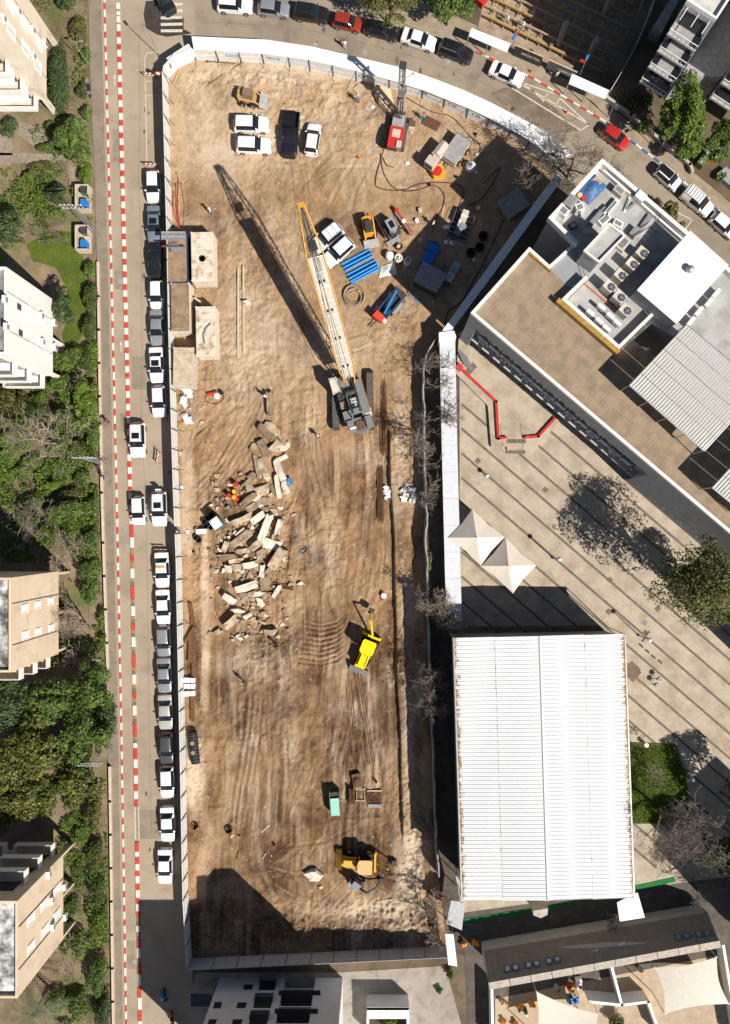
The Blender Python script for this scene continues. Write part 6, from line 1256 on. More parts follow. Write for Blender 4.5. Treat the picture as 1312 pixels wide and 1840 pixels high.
# white rubble bags at the right ledge
for i in range(26):
    px, py = (R.uniform(722, 746), R.uniform(876, 902)) if i > 6 else (R.uniform(692, 703), R.uniform(877, 900))
    p = D(px, py, .15); o = inst('rubble_sack', R.choice(CHB), None, p, (R.uniform(-.3, .3), R.uniform(-.3, .3), R.uniform(0, 3)), (R.uniform(.4, .8), R.uniform(.3, .6), R.uniform(.25, .45))); o.material_slots[0].link = 'OBJECT'; o.material_slots[0].material = BAG; tag(o, 'white sack of rubble '+('on the right ledge' if i > 6 else 'at the end of the rebar bundle'), 'sack', 'white sacks on the right ledge')
TU2 = mat('blue_ribbed_wrap', (.03, .2, .5), .5, .3, 8)
t = on('blue_wrap', 'crumpled blue netting caught on the upper rubble slabs', 'netting', 520, 869, 0, dz=.5)
for k in range(6): BX(t, 'fold', R.uniform(-.5, .6), R.uniform(-.3, .6), R.uniform(-.1, .3), .5, .3, .12, TU2, R.uniform(0, 3))
# rebar and rods
def rods(label, name, pts0, n, spread, ln, an, r=.03, m=RUST, grp=None):
    p = D(*pts0); t = T(name, label, 'steel rods', p, rad(an), grp)
    for k in range(n):
        y = (k-(n-1)/2)*spread/n+R.uniform(-.03, .03); x = R.uniform(-.4, .4); z = gz(*pts0)*0+.05+.05*(k % 3)
        TU(t, 'rod', [(-ln/2+x, y, z), (ln/2+x, y+R.uniform(-.08, .08), z)], r, m, 4)
    return t
rods('long rusty rebar bundle beside the crane track', 'rebar_bundle', (690, 735), 12, .75, 11.5, 90.5, .035); rods('long rusty rebar bundle on the right of the tracks above the white sacks', 'rebar_bundle', (683, 850), 11, .8, 12.5, 91, .035)
rods('thin rusty rods lying in the dark soil below the yellow backhoe', 'rebar_bundle', (634, 1300), 3, 1.0, 11, 95, .03); rods('rusty rods in the dark soil near the right ledge', 'rebar_bundle', (655, 1290), 4, 1.2, 12, 99, .03)
rods('rusty beams crossing below the right side of the rubble', 'rebar_bundle', (505, 1052), 7, .9, 2.8, -8, .06); rods('dark rusty rods sticking out right of the rubble', 'rebar_bundle', (520, 1005), 3, .3, 5.5, 84, .04)
for i, (px, py, L, an, wd) in enumerate(((346, 1105, 3.2, -80, .4), (349, 1140, 4.2, -86, .5), (344, 1165, 3.5, 88, .5), (355, 1160, 3.2, -75, .35), (350, 1190, 3.6, 90, .55), (343, 1140, 2.4, 60, .4), (352, 1215, 2.6, 85, .6), (347, 1265, 4.2, 91, .45))):
    t = on('rusty_beam', 'rusty steel beam in the pile beside the street hoarding', 'beam', px, py, an, 'rusty beams by the left hoarding', dz=.05+.12*(i % 3)); BX(t, 'web', 0, 0, 0, L, .06, .28, RUST); BX(t, 'flange', 0, 0, .28, L, wd, .05, RUST); BX(t, 'bottom_flange', 0, 0, -.02, L, wd, .05, RUST)
for i, (py) in enumerate((1221, 1232, 1245)):
    t = on('foam_block', 'white foam block beside the left hoarding, %s of three' % ('top', 'middle', 'bottom')[i], 'foam block', 342, py, R.uniform(-6, 6), 'white foam blocks'); BX(t, 'block', 0, 0, .1, 1.4, .6, .5, WHITE); BX(t, 'strap', .2, 0, .602, .06, .6, .01, GREYP)
t = on('black_water_tank', 'ribbed black tank with two caps lying by the left hoarding', 'tank', 351, 1341, 95); MB().tube([(-2.0, 0, .55), (-1.8, 0, .55), (1.8, 0, .55), (2.0, 0, .55)], .55, BLACK, 14).b('body', t, smooth=40)
for k in range(9): TU(t, 'rib', [(-1.6+k*.4-.05, 0, .55), (-1.6+k*.4+.05, 0, .55)], .6, DKST, 14)
for x in (-.5, .7): CY(t, 'cap', x, .05, 1.08, .26, .1, mat('tan_cap', (.3, .22, .12), .7, .2, 3))
# drums, tyres, box by the gate
for i, (px, py, m, lb) in enumerate(((425, 871, RED, 'red drum lying above the group of drums'), (423, 884, YEL, 'yellow topped drum, upper of the pair'), (414, 891, RED, 'red drum at the left of the group'), (423, 894, YEL, 'yellow topped drum, lower of the pair'), (427, 897, RED, 'red drum at the right of the group'))):
    t = on('oil_drum', lb, 'drum', px, py, 0, 'coloured drums by the rubble'); CY(t, 'body', 0, 0, 0, .29, .85, RED, 14); CY(t, 'lid', 0, 0, .85, .28, .03, m, 14); CY(t, 'bung', .12, 0, .88, .05, .03, STEEL, 8)
for i in range(9):
    px, py = ((381, 924), (374, 932), (368, 937), (377, 940), (384, 934), (371, 945), (380, 947), (353, 966), (358, 970))[i]
    t = on('used_tyre', 'used black tyre in the pile by the gate', 'tyre', px, py, 0, 'used tyres by the gate'); MB().rev(0, 0, .05, [(.32, 0), (.40, .1), (.32, .22), (.2, .11), (.32, 0)], BLACK, 14).b('tread', t); MB().rev(0, 0, .27, [(.32, 0), (.38, .1), (.32, .2), (.2, .1), (.32, 0)], BLACK, 14).b('upper_tyre', t)
t = on('chemical_toilet', 'white roofed cabin with teal side beside the tyre pile', 'toilet cabin', 394, 940, 35); TEAL = mat('teal_plastic', (.05, .2, .24), .5, .1, 3); BX(t, 'body', 0, 0, 0, 1.15, 1.25, 2.1, TEAL); BX(t, 'roof', 0, 0, 2.1, 1.25, 1.35, .12, PLAST, tap=.92); BX(t, 'door', .59, 0, .1, .04, .8, 1.9, mat('grey_teal', (.12, .22, .24), .5, .1, 3)); CY(t, 'vent', -.4, .4, 2.2, .06, .2, GREYP)
t = on('washing_tub', 'white rectangular tub with grey pipe beside the tyres', 'tub', 363, 955, 3); BX(t, 'tub', 0, 0, 0, 1.25, .55, .5, PLAST, tap=1.05); BX(t, 'rim', 0, 0, .5, 1.3, .62, .04, WHITE); TU(t, 'pipe', [(-.7, -.2, .3), (-.9, .3, .4), (-.5, .6, .3)], .08, GREYP)
t = on('steel_frame_stretcher', 'dark steel frame with a motor near the drums', 'frame', 406, 904, -55)
for y in (-.35, .35): BX(t, 'side_bar', 0, y, .1, 1.9, .06, .12, DKST)
for x in (-.9, -.2, .9): BX(t, 'cross_bar', x, 0, .1, .06, .7, .12, DKST)
BX(t, 'motor', .7, 0, .2, .4, .4, .3, STEEL)
t = on('rebar_ladder', 'rusty ladder frame lying left of the drums', 'frame', 390, 903, -50)
for y in (-.2, .2): BX(t, 'stile', 0, y, .03, 2.0, .04, .05, RUST)
for k in range(5): BX(t, 'rung', -.8+k*.4, 0, .04, .04, .45, .04, RUST)
t = on('hose_reel', 'red hose bundle with white bucket and black drum south of the beige cabin', 'hose reel', 384, 708, 5); MB().tube([(-.75, 0, .25), (.5, .1, .25)], .22, RED, 8).b('red_roll', t); CY(t, 'bucket', .45, -.35, 0, .36, .45, PLAST); CY(t, 'drum', 1.05, .05, 0, .26, .4, BLACK)
TU(t, 'hose', [(1.2*math.cos(a)+.1, .75*math.sin(a)-.5, .05) for a in np.linspace(2.6, 7.4, 24)], .035, BLACK, 5)
for i, (px, py) in enumerate(((338, 705), (330, 720), (336, 752))):
    t = on('sand_sack', 'white torn sack beside the left hoarding, %s' % ('just below the beige cabin', 'with a hose over it', 'with grey water cube')[i], 'sack', px, py, 10*i); o = inst('sack', CHB[i], t, (0, 0, .25), (0, 0, i), (1.1, .8, .5), m=BAG); inst('sack', CHB[i+3], t, (.2, -.5, .2), (0, 0, 1+i), (.7, .6, .4), m=BAG); TU(t, 'hose', [(-.6, .3, .5), (.2, .5, .6), (.8, .1, .5), (.9, -.8, .1)], .05, GREYP, 5)
t = on('tool_tripod', 'red and white wrapped bucket beside the right ledge', 'bucket', 690, 1070, 0); CY(t, 'bucket', 0, 0, 0, .32, .45, PLAST, 12, .38)
for k in range(3): TU(t, 'red_strip', [(.5*math.cos(k*2.1), .7*math.sin(k*2.1), .3), (.5*math.cos(k*2.1+2.1), .7*math.sin(k*2.1+2.1), .3)], .06, RED, 4)
# --- backhoe loaders
def backhoe(px, py, ang, label, roofm, bodym, arm, bucket_open):
    t = on('backhoe_loader', label, 'backhoe', px, py, ang, 'backhoe loaders')
    BX(t, 'chassis', .3, 0, .5, 4.2, .9, .45, DKST); BX(t, 'bonnet', 1.6, 0, .95, 1.7, .85, .75, bodym, tap=.94); c = BX(t, 'cab', -.35, 0, .95, 1.6, 1.5, 1.5, GLASS, tap=.92)
    MB().prism([(-1.25, -.75), (-1.0, -.9), (.35, -.88), (.6, -.55), (.6, .55), (.35, .88), (-1.0, .9), (-1.25, .75)], 2.46, 2.6, roofm).b('cab_roof', c); BX(c, 'pillar', .45, .7, .95, .1, .1, 1.5, bodym); BX(c, 'pillar', .45, -.7, .95, .1, .1, 1.5, bodym)
    for y in (-1, 1): wheel(t, -.8, y*.95, .72, .42, BLACK, bodym); wheel(t, 1.75, y*.85, .48, .32, BLACK, bodym)
    for y in (-1, 1): TU(t, 'loader_arm', [(.8, y*.62, 1.3), (2.0, y*.62, 1.25), (2.75, y*.6, .5)], .1, bodym, 5)
    BX(t, 'loader_link', 2.5, 0, .75, .3, 1.3, .2, bodym); MB().prism([(2.7, -1.2), (2.7, 1.2), (3.5, 1.2), (3.5, -1.2)], [.05, .05, .02, .02], [1.0, 1.0, .12, .12], bucket_open).b('loader_bucket', t)
    BX(t, 'rear_frame', -1.6, 0, .4, .25, 2.2, .7, bodym)
    for y in (-1, 1): BX(t, 'stabiliser', -1.65, y*1.1, .02, .3, .3, 1.0, bodym)
    pth = [(-1.8, 0, 1.0)]+arm; 
    for i in range(len(pth)-1): TU(t, ('boom', 'dipper', 'bucket_link')[min(i, 2)], pth[i:i+2], .15, bodym if i < 2 else DKST, 4, .10)
    e = arm[-1]; MB().prism([(e[0]-.35, e[1]-.35), (e[0]+.3, e[1]-.35), (e[0]+.3, e[1]+.35), (e[0]-.35, e[1]+.35)], e[2]-.3, e[2]+.35, DKST).b('digging_bucket', t)
YB = mat('bright_yellow_roof', (.95, .62, .0), .45, .04, 2)
backhoe(660, 1163, -112, 'bright yellow backhoe loader with digging arm stretched to the right ledge', YB, YB, [(-3.6, -.9, 3.0), (-4.6, -1.3, 1.0)], GREYP)
backhoe(652, 1543, 178, 'tan roofed orange backhoe loader digging at the pale rubble corner', mat('faded_orange_roof', (.72, .40, .17), .6, .05, 2), mat('faded_orange', (.72, .37, .05), .5, .1, 2), [(-3.2, .2, 2.4), (-4.0, .1, .6)], mat('faded_orange', (.7, .36, .06)))
t = on('mini_excavator', 'grey mini excavator with folded arm below the orange backhoe loader', 'excavator', 640, 1582, -35)
for sy in (-1, 1): track(t, -1.0, 1.0, sy*.6, .3, .45, 8)
BX(t, 'body', -.2, 0, .5, 1.5, 1.2, .7, DKST); BX(t, 'cab', -.1, .25, 1.2, 1.0, .8, .9, GLASS, tap=.9); BX(t, 'cab_roof', -.1, .25, 2.1, 1.05, .85, .1, mat('blue_grey_roof', (.22, .25, .29), .5, .1, 2)); BX(t, 'engine_cover', -.7, -.2, 1.2, .6, .9, .3, GREYC)
TU(t, 'boom', [(.5, -.2, .9), (1.5, .2, 1.9), (2.3, .9, 1.0)], .13, BLUC, 5); TU(t, 'dipper', [(2.3, .9, 1.0), (2.5, 1.8, .4)], .1, BLUC, 5); BX(t, 'digging_bucket', 2.5, 2.0, .05, .4, .5, .4, DKST); BX(t, 'dozer_blade', -.2, 1.2, .05, 1.3, .15, .35, GREYC)
# skip cage, scrap trays
t = on('mesh_cage_skip', 'caged skip with pale green lid on the dirt', 'cage', 603, 1438, -86); BX(t, 'floor', 0, 0, .1, 3.0, 1.25, .08, DKST); BX(t, 'lid', .35, 0, 1.4, 2.2, 1.1, .05, mat('pale_green_lid', (.30, .60, .47), .5, .06, 2)); BX(t, 'back', -1.2, 0, .2, .5, 1.2, 1.0, DKST)
for y in (-.62, .62):
    TU(t, 'frame_bar', [(-1.5, y, 1.4), (1.5, y, 1.4)], .04, GREYP, 4); TU(t, 'frame_bar', [(-1.5, y, .1), (-1.5, y, 1.4)], .04, GREYP, 4); TU(t, 'frame_bar', [(1.5, y, .1), (1.5, y, 1.4)], .04, GREYP, 4)
BX(t, 'side', 0, -.6, .1, 3.0, .05, 1.2, DKST); BX(t, 'side', 0, .6, .1, 3.0, .05, 1.2, DKST)
t = on('steel_ladder_rack', 'rusty steel rack with rungs between the green cage and rebar mat', 'rack', 633, 1429, 90)
for k in range(8): BX(t, 'rung', -.9+k*.25, 0, .35, .1, .55, .25, RUST)
for y in (-.3, .3): BX(t, 'rail', 0, y, .2, 2.2, .08, .45, RUST)
t = on('timber_pallet', 'square timber frame lying beside the steel rack', 'pallet', 648, 1428, 0)
for y in (-.75, .75): BX(t, 'bar', 0, y, .05, 1.3, .1, .1, PALEW)
for x in (-.5, .5): BX(t, 'bar', x, 0, .05, .08, 1.4, .1, WOOD)
t = on('soil_bucket', 'excavator bucket full of brown soil above the timber frame', 'bucket', 642, 1401, 100); BX(t, 'shell', 0, 0, .02, 1.7, 1.1, .5, RUST, tap=1.06); MB().rev(0, 0, .5, [(.6, 0), (.4, .2), (.05, .3)], mat('brown_soil', (.11, .06, .03), .95, .3, 6, b=.5), 10).b('soil', t); BX(t, 'lip', -.85, 0, .3, .08, 1.1, .25, STEEL)
t = on('rebar_mat', 'square rebar mat stack with timber bearers on the dirt', 'rebar mat', 673, 1432, 0); BX(t, 'bearer', 0, .85, .05, 1.9, .2, .25, PALEW); BX(t, 'bearer', .05, -1.05, .05, 1.7, .4, .3, GREYC)
for k in range(16): TU(t, 'bar', [(-.9+k*.12, -.8, .34), (-.9+k*.12, .75, .34)], .03, RUST, 4)
for k in range(9): TU(t, 'cross_bar', [(-.95, -.75+k*.18, .40), (.95, -.75+k*.18, .40)], .025, RUST, 4)
for px, py, lb in ((350, 1483, 'small rusty steel frame box near the lower left hoarding'), (411, 1490, 'brown soil clump ring on the lower dirt'), (545, 987, 'blue handled steel hoop beside the rubble')):
    t = on('steel_hoop', lb, 'steel frame', px, py, 20)
    MB().rev(0, 0, .02, [(.5, 0), (.58, .1), (.5, .2), (.44, .1), (.5, 0)], RUST, 7).b('ring', t); TU(t, 'bar', [(-.5, 0, .1), (.5, .1, .15)], .05, BLUEP if px == 545 else RUST, 5)
# loose pipes at the upper left edge of the dirt
for i, (a, c, m) in enumerate((((316, 330), (322, 420), RED), ((320, 320), (326, 430), RUST), ((312, 345), (318, 400), RED), ((326, 330), (331, 410), HOSE), ((317, 310), (334, 350), HOSE))):
    a, c = Vector(D(*a, .1)), Vector(D(*c, .1)); o = T('loose_pipe', 'pipe in the tangle beside the upper street hoarding', 'pipe', tuple(a), 0, 'pipes tangled by the upper hoarding'); TU(o, 'tube', [(0, 0, 0), tuple((c-a)*.5+Vector((R.uniform(-.3, .3), 0, .05))), tuple(c-a)], .05, m, 5); CY(o, 'coupling', 0, 0, -.06, .08, .12, DKST, 8)
t = on('timber_ladder', 'short timber ladder leaning inside the upper left hoarding corner', 'ladder', 320, 142, 65)
for y in (-.25, .25): BX(t, 'stile', 0, y, .1, 1.9, .08, .08, PALEW)
for k in range(6): BX(t, 'rung', -.8+k*.32, 0, .12, .06, .5, .06, PALEW)
# ---------------------------------------------------------------- neighbouring excavation at the top right
PITF = two_noise('pit_soil', (.27, .205, .145), (.36, .28, .20), (.18, .14, .10), .6, 1.0, .95, .8, 5)
zp = -4.0
sheet('pit_floor', PIT, zp, PITF)
PWL = mat('pit_wall_concrete', (.26, .215, .165), .9, .25, 1.2, b=.4)
pw_ = MB()
for a, c in zip(PIT, PIT[1:]+PIT[:1]):
    a, c = G(*a), G(*c); pw_.add([(*a, zp), (*c, zp), (*c, -.03), (*a, -.03)], [(0, 1, 2, 3)], PWL)
tag(pw_.b('pit_wall'), kind='structure')
BEO = mat('yellow_formwork_beam', (.42, .27, .10), .7, .2, 3)
PITb = lambda x, y: bool(inpoly(np.array([x]), np.array([y]), [(866, 52), (1076, 152), (1142, 20), (1178, -85), (893, -85)])[0])
kk = 0
for y0, m, wd in ((26, BEO, .26), (7, PALEW, .12), (-12, BEO, .22), (-32, PALEW, .12), (-53, BEO, .22), (-76, PALEW, .12), (-100, BEO, .2), (-124, BEO, .2)):
    z = zp+.9; k = (H-z)/H
    def gp(x): return (NX+(x-NX)*k, NY+(y0+.49*(x-870)-NY)*k)
    xs = [x for x in range(850, 1200, 4) if PITb(*gp(x))]
    if len(xs) < 4: continue
    a, c = Q(xs[0], y0+.49*(xs[0]-870), z), Q(xs[-1], y0+.49*(xs[-1]-870), z); d = Vector(c)-Vector(a); an = math.atan2(d.y, d.x)
    t = T('formwork_beam', ('thick yellow' if m is BEO else 'thin pale')+' formwork beam over the neighbouring pit, %s from the street' % ('first', 'second', 'third', 'fourth', 'fifth', 'sixth', 'seventh', 'eighth', 'ninth', 'tenth')[kk], 'beam', (a[0], a[1], zp), 0, 'formwork beams in the pit'); kk += 1
    MB().box(d.x/2, d.y/2, .8, d.length, wd, .25, m, an).b('beam', t); MB().box(d.x/2, d.y/2, 1.052, d.length, wd*.4, .05, m, an).b('top_flange', t)
    n = int(d.length/1.7); nv = Vector((-d.y, d.x, 0)).normalized()
    for i in range(n):
        p = d*((i+.5)/n); MB().box(p.x, p.y, 0, .09, .09, .8, PALEW).b('prop', t); MB().box(p.x+nv.x*.5, p.y+nv.y*.5, .72, .08, 1.1, .06, PALEW, an).b('cross_piece', t)
for i, (bx_, by_, h_) in enumerate(((1004, 80, 4.4), (1056, 108, 4.2), (1083, 30, 3.6))):
    a = Q(bx_, by_, zp); t = T('concrete_pile', 'rough concrete pile standing in the neighbouring pit, %s' % ('nearest, with lit pale top', 'in shade near the white shed roof', 'farthest, near the top edge')[i], 'pile', a, 0, 'concrete piles in the pit')
    MB().rev(0, 0, -.05, [(.42, 0), (.40, h_*.3), (.44, h_*.6), (.38, h_), (.02, h_+.05)], CONC, 10).b('shaft', t, smooth=50)
    for k in range(6): MB().tube([(.28*math.cos(k*1.05), .28*math.sin(k*1.05), h_-.1), (.28*math.cos(k*1.05), .28*math.sin(k*1.05), h_+.7)], .02, RUST, 4).b('rebar', t)
BKF = mat('black_hoarding_board', (.035, .037, .04), .5, .2, 2)
def board(a, c, h, label, m, txt=None):
    a, c = Vector(G(*a)), Vector(G(*c)); d = c-a; t = T('pit_hoarding', label, 'hoarding', (*a, .1)); an = math.atan2(d.y, d.x); n = max(1, round(d.length/2.3))
    for i in range(n):
        p = d*((i+.5)/n); MB().box(p.x, p.y, 0, d.length/n-.02, .06, h, m, an).b('panel', t)
    MB().box(d.x/2, d.y/2, h+.002, d.length, .14, .05, PALEW, an).b('top_rail', t)
    if txt:
        o = inst('lettering', letters(txt, .55, WHITE), t); nv = Vector((d.y, -d.x)).normalized(); o.location = (d.x*.6+nv.x*.04, d.y*.6+nv.y*.04, h*.45); o.rotation_euler = (math.pi/2, 0, an)
    return t
board((921, 100), (970, 121), 2.0, 'black lettered hoarding boards at the edge of the neighbouring pit', BKF, 'DFCM.TKL')
board((980, 126), (1030, 148), 2.0, 'dark grey lettered hoarding boards beside the parked red barrier', mat('dark_grey_board', (.10, .10, .10), .5, .2, 2), 'GAPRO')
walk_roof('walkway_roof', 'white walkway roof beside the pit behind the black SUV', [(848, 50), (918, 78)], [(842, 64), (911, 94)], 2.5, ROOFW)
walk_roof('walkway_roof', 'white walkway roof at the lower corner of the pit hoarding', [(1028, 132), (1095, 162)], [(1022, 150), (1088, 178)], 2.5, ROOFW)
fence('pit_fence', 'pale sheet fence along the right side of the neighbouring pit', [(1090, 176), (1112, 140), (1136, 96), (1160, 40), (1180, -20)], 1.8, 2.6, FENG, 1, GREYP, brace=False)
t = T('red_skip', 'red skip at the top edge beside the tree and the pit', 'skip', (*G(862, 3), .1), rad(-40)); MB().box(0, 0, 0, 1.6, 1.2, 1.0, RED, tap=1.08).b('body', t); MB().box(0, 0, 1.0, 1.8, 1.4, .06, RED).b('rim', t)
# ---------------------------------------------------------------- apartments at the top right
WALLW = mat('white_apartment_render', (.46, .455, .44), .8, .08, .8); ROOFL = two_noise('pale_roof_surface', (.50, .48, .44), (.58, .56, .52), (.40, .37, .33), .4, .6, .9)
def tower(label, p0, p1, depth, h, floors, name='apartment_block'):
    a, c = Vector(G(*p0)), Vector(G(*p1)); d = (c-a); wd = d.length; d.normalize(); n = Vector((-d.y, d.x))
    if n.y < 0: n = -n
    ang = math.atan2(d.y, d.x); t = T(name, label, 'apartment building', (*a, 0), ang)
    MB().box(wd/2, depth/2, 3.0, wd, depth, h-3.4, WALLW).b('wall', t); MB().box(wd/2, depth/2+1.2, 0, wd-.6, depth-2.6, 2.99, WALLW).b('ground_floor', t)
    for x in (.2, wd-.2): MB().box(x, .3, 0, .35, .5, 3, WALLW).b('column', t)
    rf = MB().box(wd/2, depth/2, h-.398, wd-.4, depth-.4, .05, ROOFL).b('roof', t)
    pr = MB(); 
    for x, y, sx, sy in ((wd/2, .12, wd, .24), (wd/2, depth-.12, wd, .24), (.12, depth/2, .24, depth-.5), (wd-.12, depth/2, .24, depth-.5)): pr.box(x, y, h-.398, sx, sy, .5, WHITE)
    pr.b('parapet', rf); MB().box(wd*.6, depth*.6, h-.34, 1.0, 2.2, .9, WHITE).b('roof_box', rf); MB().box(wd*.5, depth*.35, h-.34, 1.6, .9, .6, ROOFL).b('roof_box', rf)
    for f in range(floors):
        z = 3.0+f*(h-3.4)/floors
        b_ = MB().box(wd/2, -.85, z, wd-.1, 1.7, .16, GREYC).b('balcony', t); m = MB(); m.box(wd/2, -1.66, z+.16, wd-.1, .06, .25, WHITE); m.box(.08, -.85, z+.16, .06, 1.6, .9, STEEL); m.box(wd-.08, -.85, z+.16, .06, 1.6, .9, STEEL); m.b('railing', b_)
        for k in range(7): MB().box(.2+k*(wd-.4)/6, -1.66, z+.42, .05, .05, .6, WHITE).b('baluster', b_)
        MB().box(wd/2, -1.66, z+1.0, wd-.1, .07, .06, WHITE).b('handrail', b_); MB().box(wd/2, -.02, z+.2, wd-.9, .08, 2.1, DARKW).b('balcony_door', b_)
        for k in range(3): MB().box(.5+k*(wd-1)/2, -.8, z+2.7, .07, 1.7, .07, WHITE).b('pergola_bar', b_)
    return t
tower('white apartment tower with stacked glazed balconies at the top right', (1146, 153), (1191, 182), 13, 15.2, 4)
tower('white apartment tower with pergola balconies at the right edge near the bins', (1268, 181), (1340, 228), 13, 12.4, 3)
MB().prism([G(*p) for p in ((1193, 182), (1266, 180), (1330, 95), (1274, 55))], 0, 5.0, GREYC).b('podium_block', None, label='grey paved podium block between the two white apartment towers', cat='building')
MB().prism([Q(*p, 2.2)[:2] for p in ((1172, 50), (1210, -10), (1225, -10), (1190, 58))], 0, 2.2, GREYC).b('basement_ramp_wall', None, label='shaded grey ramp wall left of the white apartment tower', cat='wall')
gwall = T('street_wall', 'low grey concrete wall between the right street pavement and the gardens', 'wall', (*G(1082, 176), 0)); o = wall_line('wall_run', [G(*p) for p in ((1082, 176), (1130, 212), (1185, 258), (1236, 300), (1240, 312))], .3, 0, .8, GREYC); o.parent = gwall; o.data.transform(Matrix.Translation(-gwall.location)); o = wall_line('coping', [G(*p) for p in ((1082, 176), (1130, 212), (1185, 258), (1236, 300), (1240, 312))], .36, .803, .86, CONC); o.parent = gwall; o.data.transform(Matrix.Translation(-gwall.location))
GRB = mat('green_bin', (.10, .15, .05), .6, .2, 3)
for i, (px, py) in enumerate(((1268, 282), (1263, 290), (1258, 298))):
    t = T('wheeled_bin', 'green wheeled bin with white number, %s of three' % ('upper', 'middle', 'lower')[i], 'bin', (*G(px-4, py+2), .14), rad(-40), 'green bins'); MB().box(0, 0, .1, .85, .6, .9, GRB, tap=1.08).b('body', t); MB().box(0, 0, 1.0, .95, .66, .1, GRB).b('lid', t); o = inst('number', letters('7', .5, WHITE), t, (-.05, -.18, 1.102))
    for y in (-.25, .25): MB().tube([(-.4, y-.04, .1), (-.4, y+.04, .1)], .1, BLACK, 8).b('wheel', t)
t = T('recycling_bin', 'orange and white recycling bin beside the green bins', 'bin', (*G(1278, 290), .14), rad(-30)); MB().box(0, 0, 0, .8, .7, 1.2, ORG, tap=.94).b('body', t); MB().box(0, 0, 1.2, .8, .7, .12, PLAST).b('lid', t); MB().cyl(.1, .1, 1.32, .1, .05, RED).b('cap', t)
MB().prism([G(*p) for p in ((1283, 318), (1330, 360), (1330, 335), (1300, 305))], .1, .9, GREYC).b('ramp_wall', None, label='grey sheet wall and planter at the right edge', cat='wall')
# ---------------------------------------------------------------- buildings at the bottom
x0, x1, yb = (395-NX)*S, (616-NX)*S, (NY-1757)*S
t = T('apartment_block', 'white apartment building with black awnings at the bottom edge', 'apartment building', ((x0+x1)/2, yb-5, 0)); q = t.location; wd = x1-x0
BW = mat('white_block_render', (.66, .65, .63), .8, .04, .8)
xr0, xr1 = (512-NX)*S-q[0], (567-NX)*S-q[0]
MB().prism([(-wd/2, 5), (xr0, 5), (xr0, 3.6), (xr1, 3.6), (xr1, 5), (wd/2, 5), (wd/2, -6), (-wd/2, -6)], -.01, 13.5, BW).b('wall', t)
MB().box(wd/2-2.6, -.5, 13.61, 5.2, 10.9, 3.6, BW).b('penthouse', t)
MB().box(0, -.5, 13.503, wd-.3, 10.6, .1, ROOFG).b('roof', t)
for px, py, w_, h_ in ((446, 1774, 1.1, 1.0), (481, 1771, 2.0, 1.9), (391, 1807, .9, 1.1), (434, 1807, 1.1, 1.0), (473, 1802, 2.1, 2.0), (381, 1838, .9, 1.0), (426, 1838, 1.1, 1.0), (465, 1834, 2.1, 2.0)):
    k = (py-NY)/(1757-NY); z = H*(1-1/k); X = (px-NX)/k*S-q[0]; wn = MB().box(X, 5.0, z-h_/2, w_, .1, h_, DARKW).b('window', t)
    if w_ > 1.5: MB().box(X, 5.3, z-h_/2, w_+.2, .6, .08, GREYP).box(X-w_/2-.05, 5.3, z-h_/2, .05, .6, 1, GREYP).box(X+w_/2+.05, 5.3, z-h_/2, .05, .6, 1, GREYP).b('balcony_rail', wn)
    else: MB().box(X, 5.04, z-h_/2-.08, w_+.16, .14, .07, WHITE).b('sill', wn)
for py in (1787, 1820, 1852):
    k = (py-NY)/(1757-NY); z = H*(1-1/k); MB().prism([(xr0-.3, 3.6), (xr1+.9, 3.6), (xr1+.9, 5.5), (xr0-.3, 5.5)], [z]*4, [z+.35, z+.35, z+.12, z+.12], mat('black_awning', (.03, .03, .032), .6, .2, 3)).b('awning', t); MB().box((xr0+xr1)/2, 4.3, z-1.3, xr1-xr0, 1.3, .15, BW).b('balcony', t); MB().box((xr0+xr1)/2, 3.64, z-1.1, 2.4, .06, 1.1, DARKW).b('balcony_window', t)
    for k_ in range(2): inst('air_conditioner', ACM, t, (xr0+1+k_*1.6, 4.3, z-1.14), (0, 0, math.pi))
t = T('low_annex', 'low grey annex with dark roof left of the bottom apartment building', 'annex', (*G(370, 1777), 0)); MB().box(0, 0, 0, 2.9, 2.0, 2.4, GREYC).b('wall', t); MB().box(0, .1, 2.403, 2.6, 1.6, .05, DKST).b('roof', t)
t = T('gate_lodge', 'white framed planter lodge on the concrete driveway', 'gatehouse', (*Q(697, 1830, 1.5)[:2], 0)); MB().box(0, 1.9, 0, 5.2, .35, 2.6, WHITE).b('wall', t); MB().box(0, 1.35, 2.3, 5.2, 1.4, .3, WHITE).b('roof', t)
for x in (-2.5, 2.5): MB().box(x, -.4, 0, .3, 4.2, 2.4, WHITE).b('side_wall', t)
MB().box(0, -.6, .1, 4.6, 3.8, .5, mat('planter_soil', (.07, .05, .03), .9, .3, 3)).b('planter_bed', t)
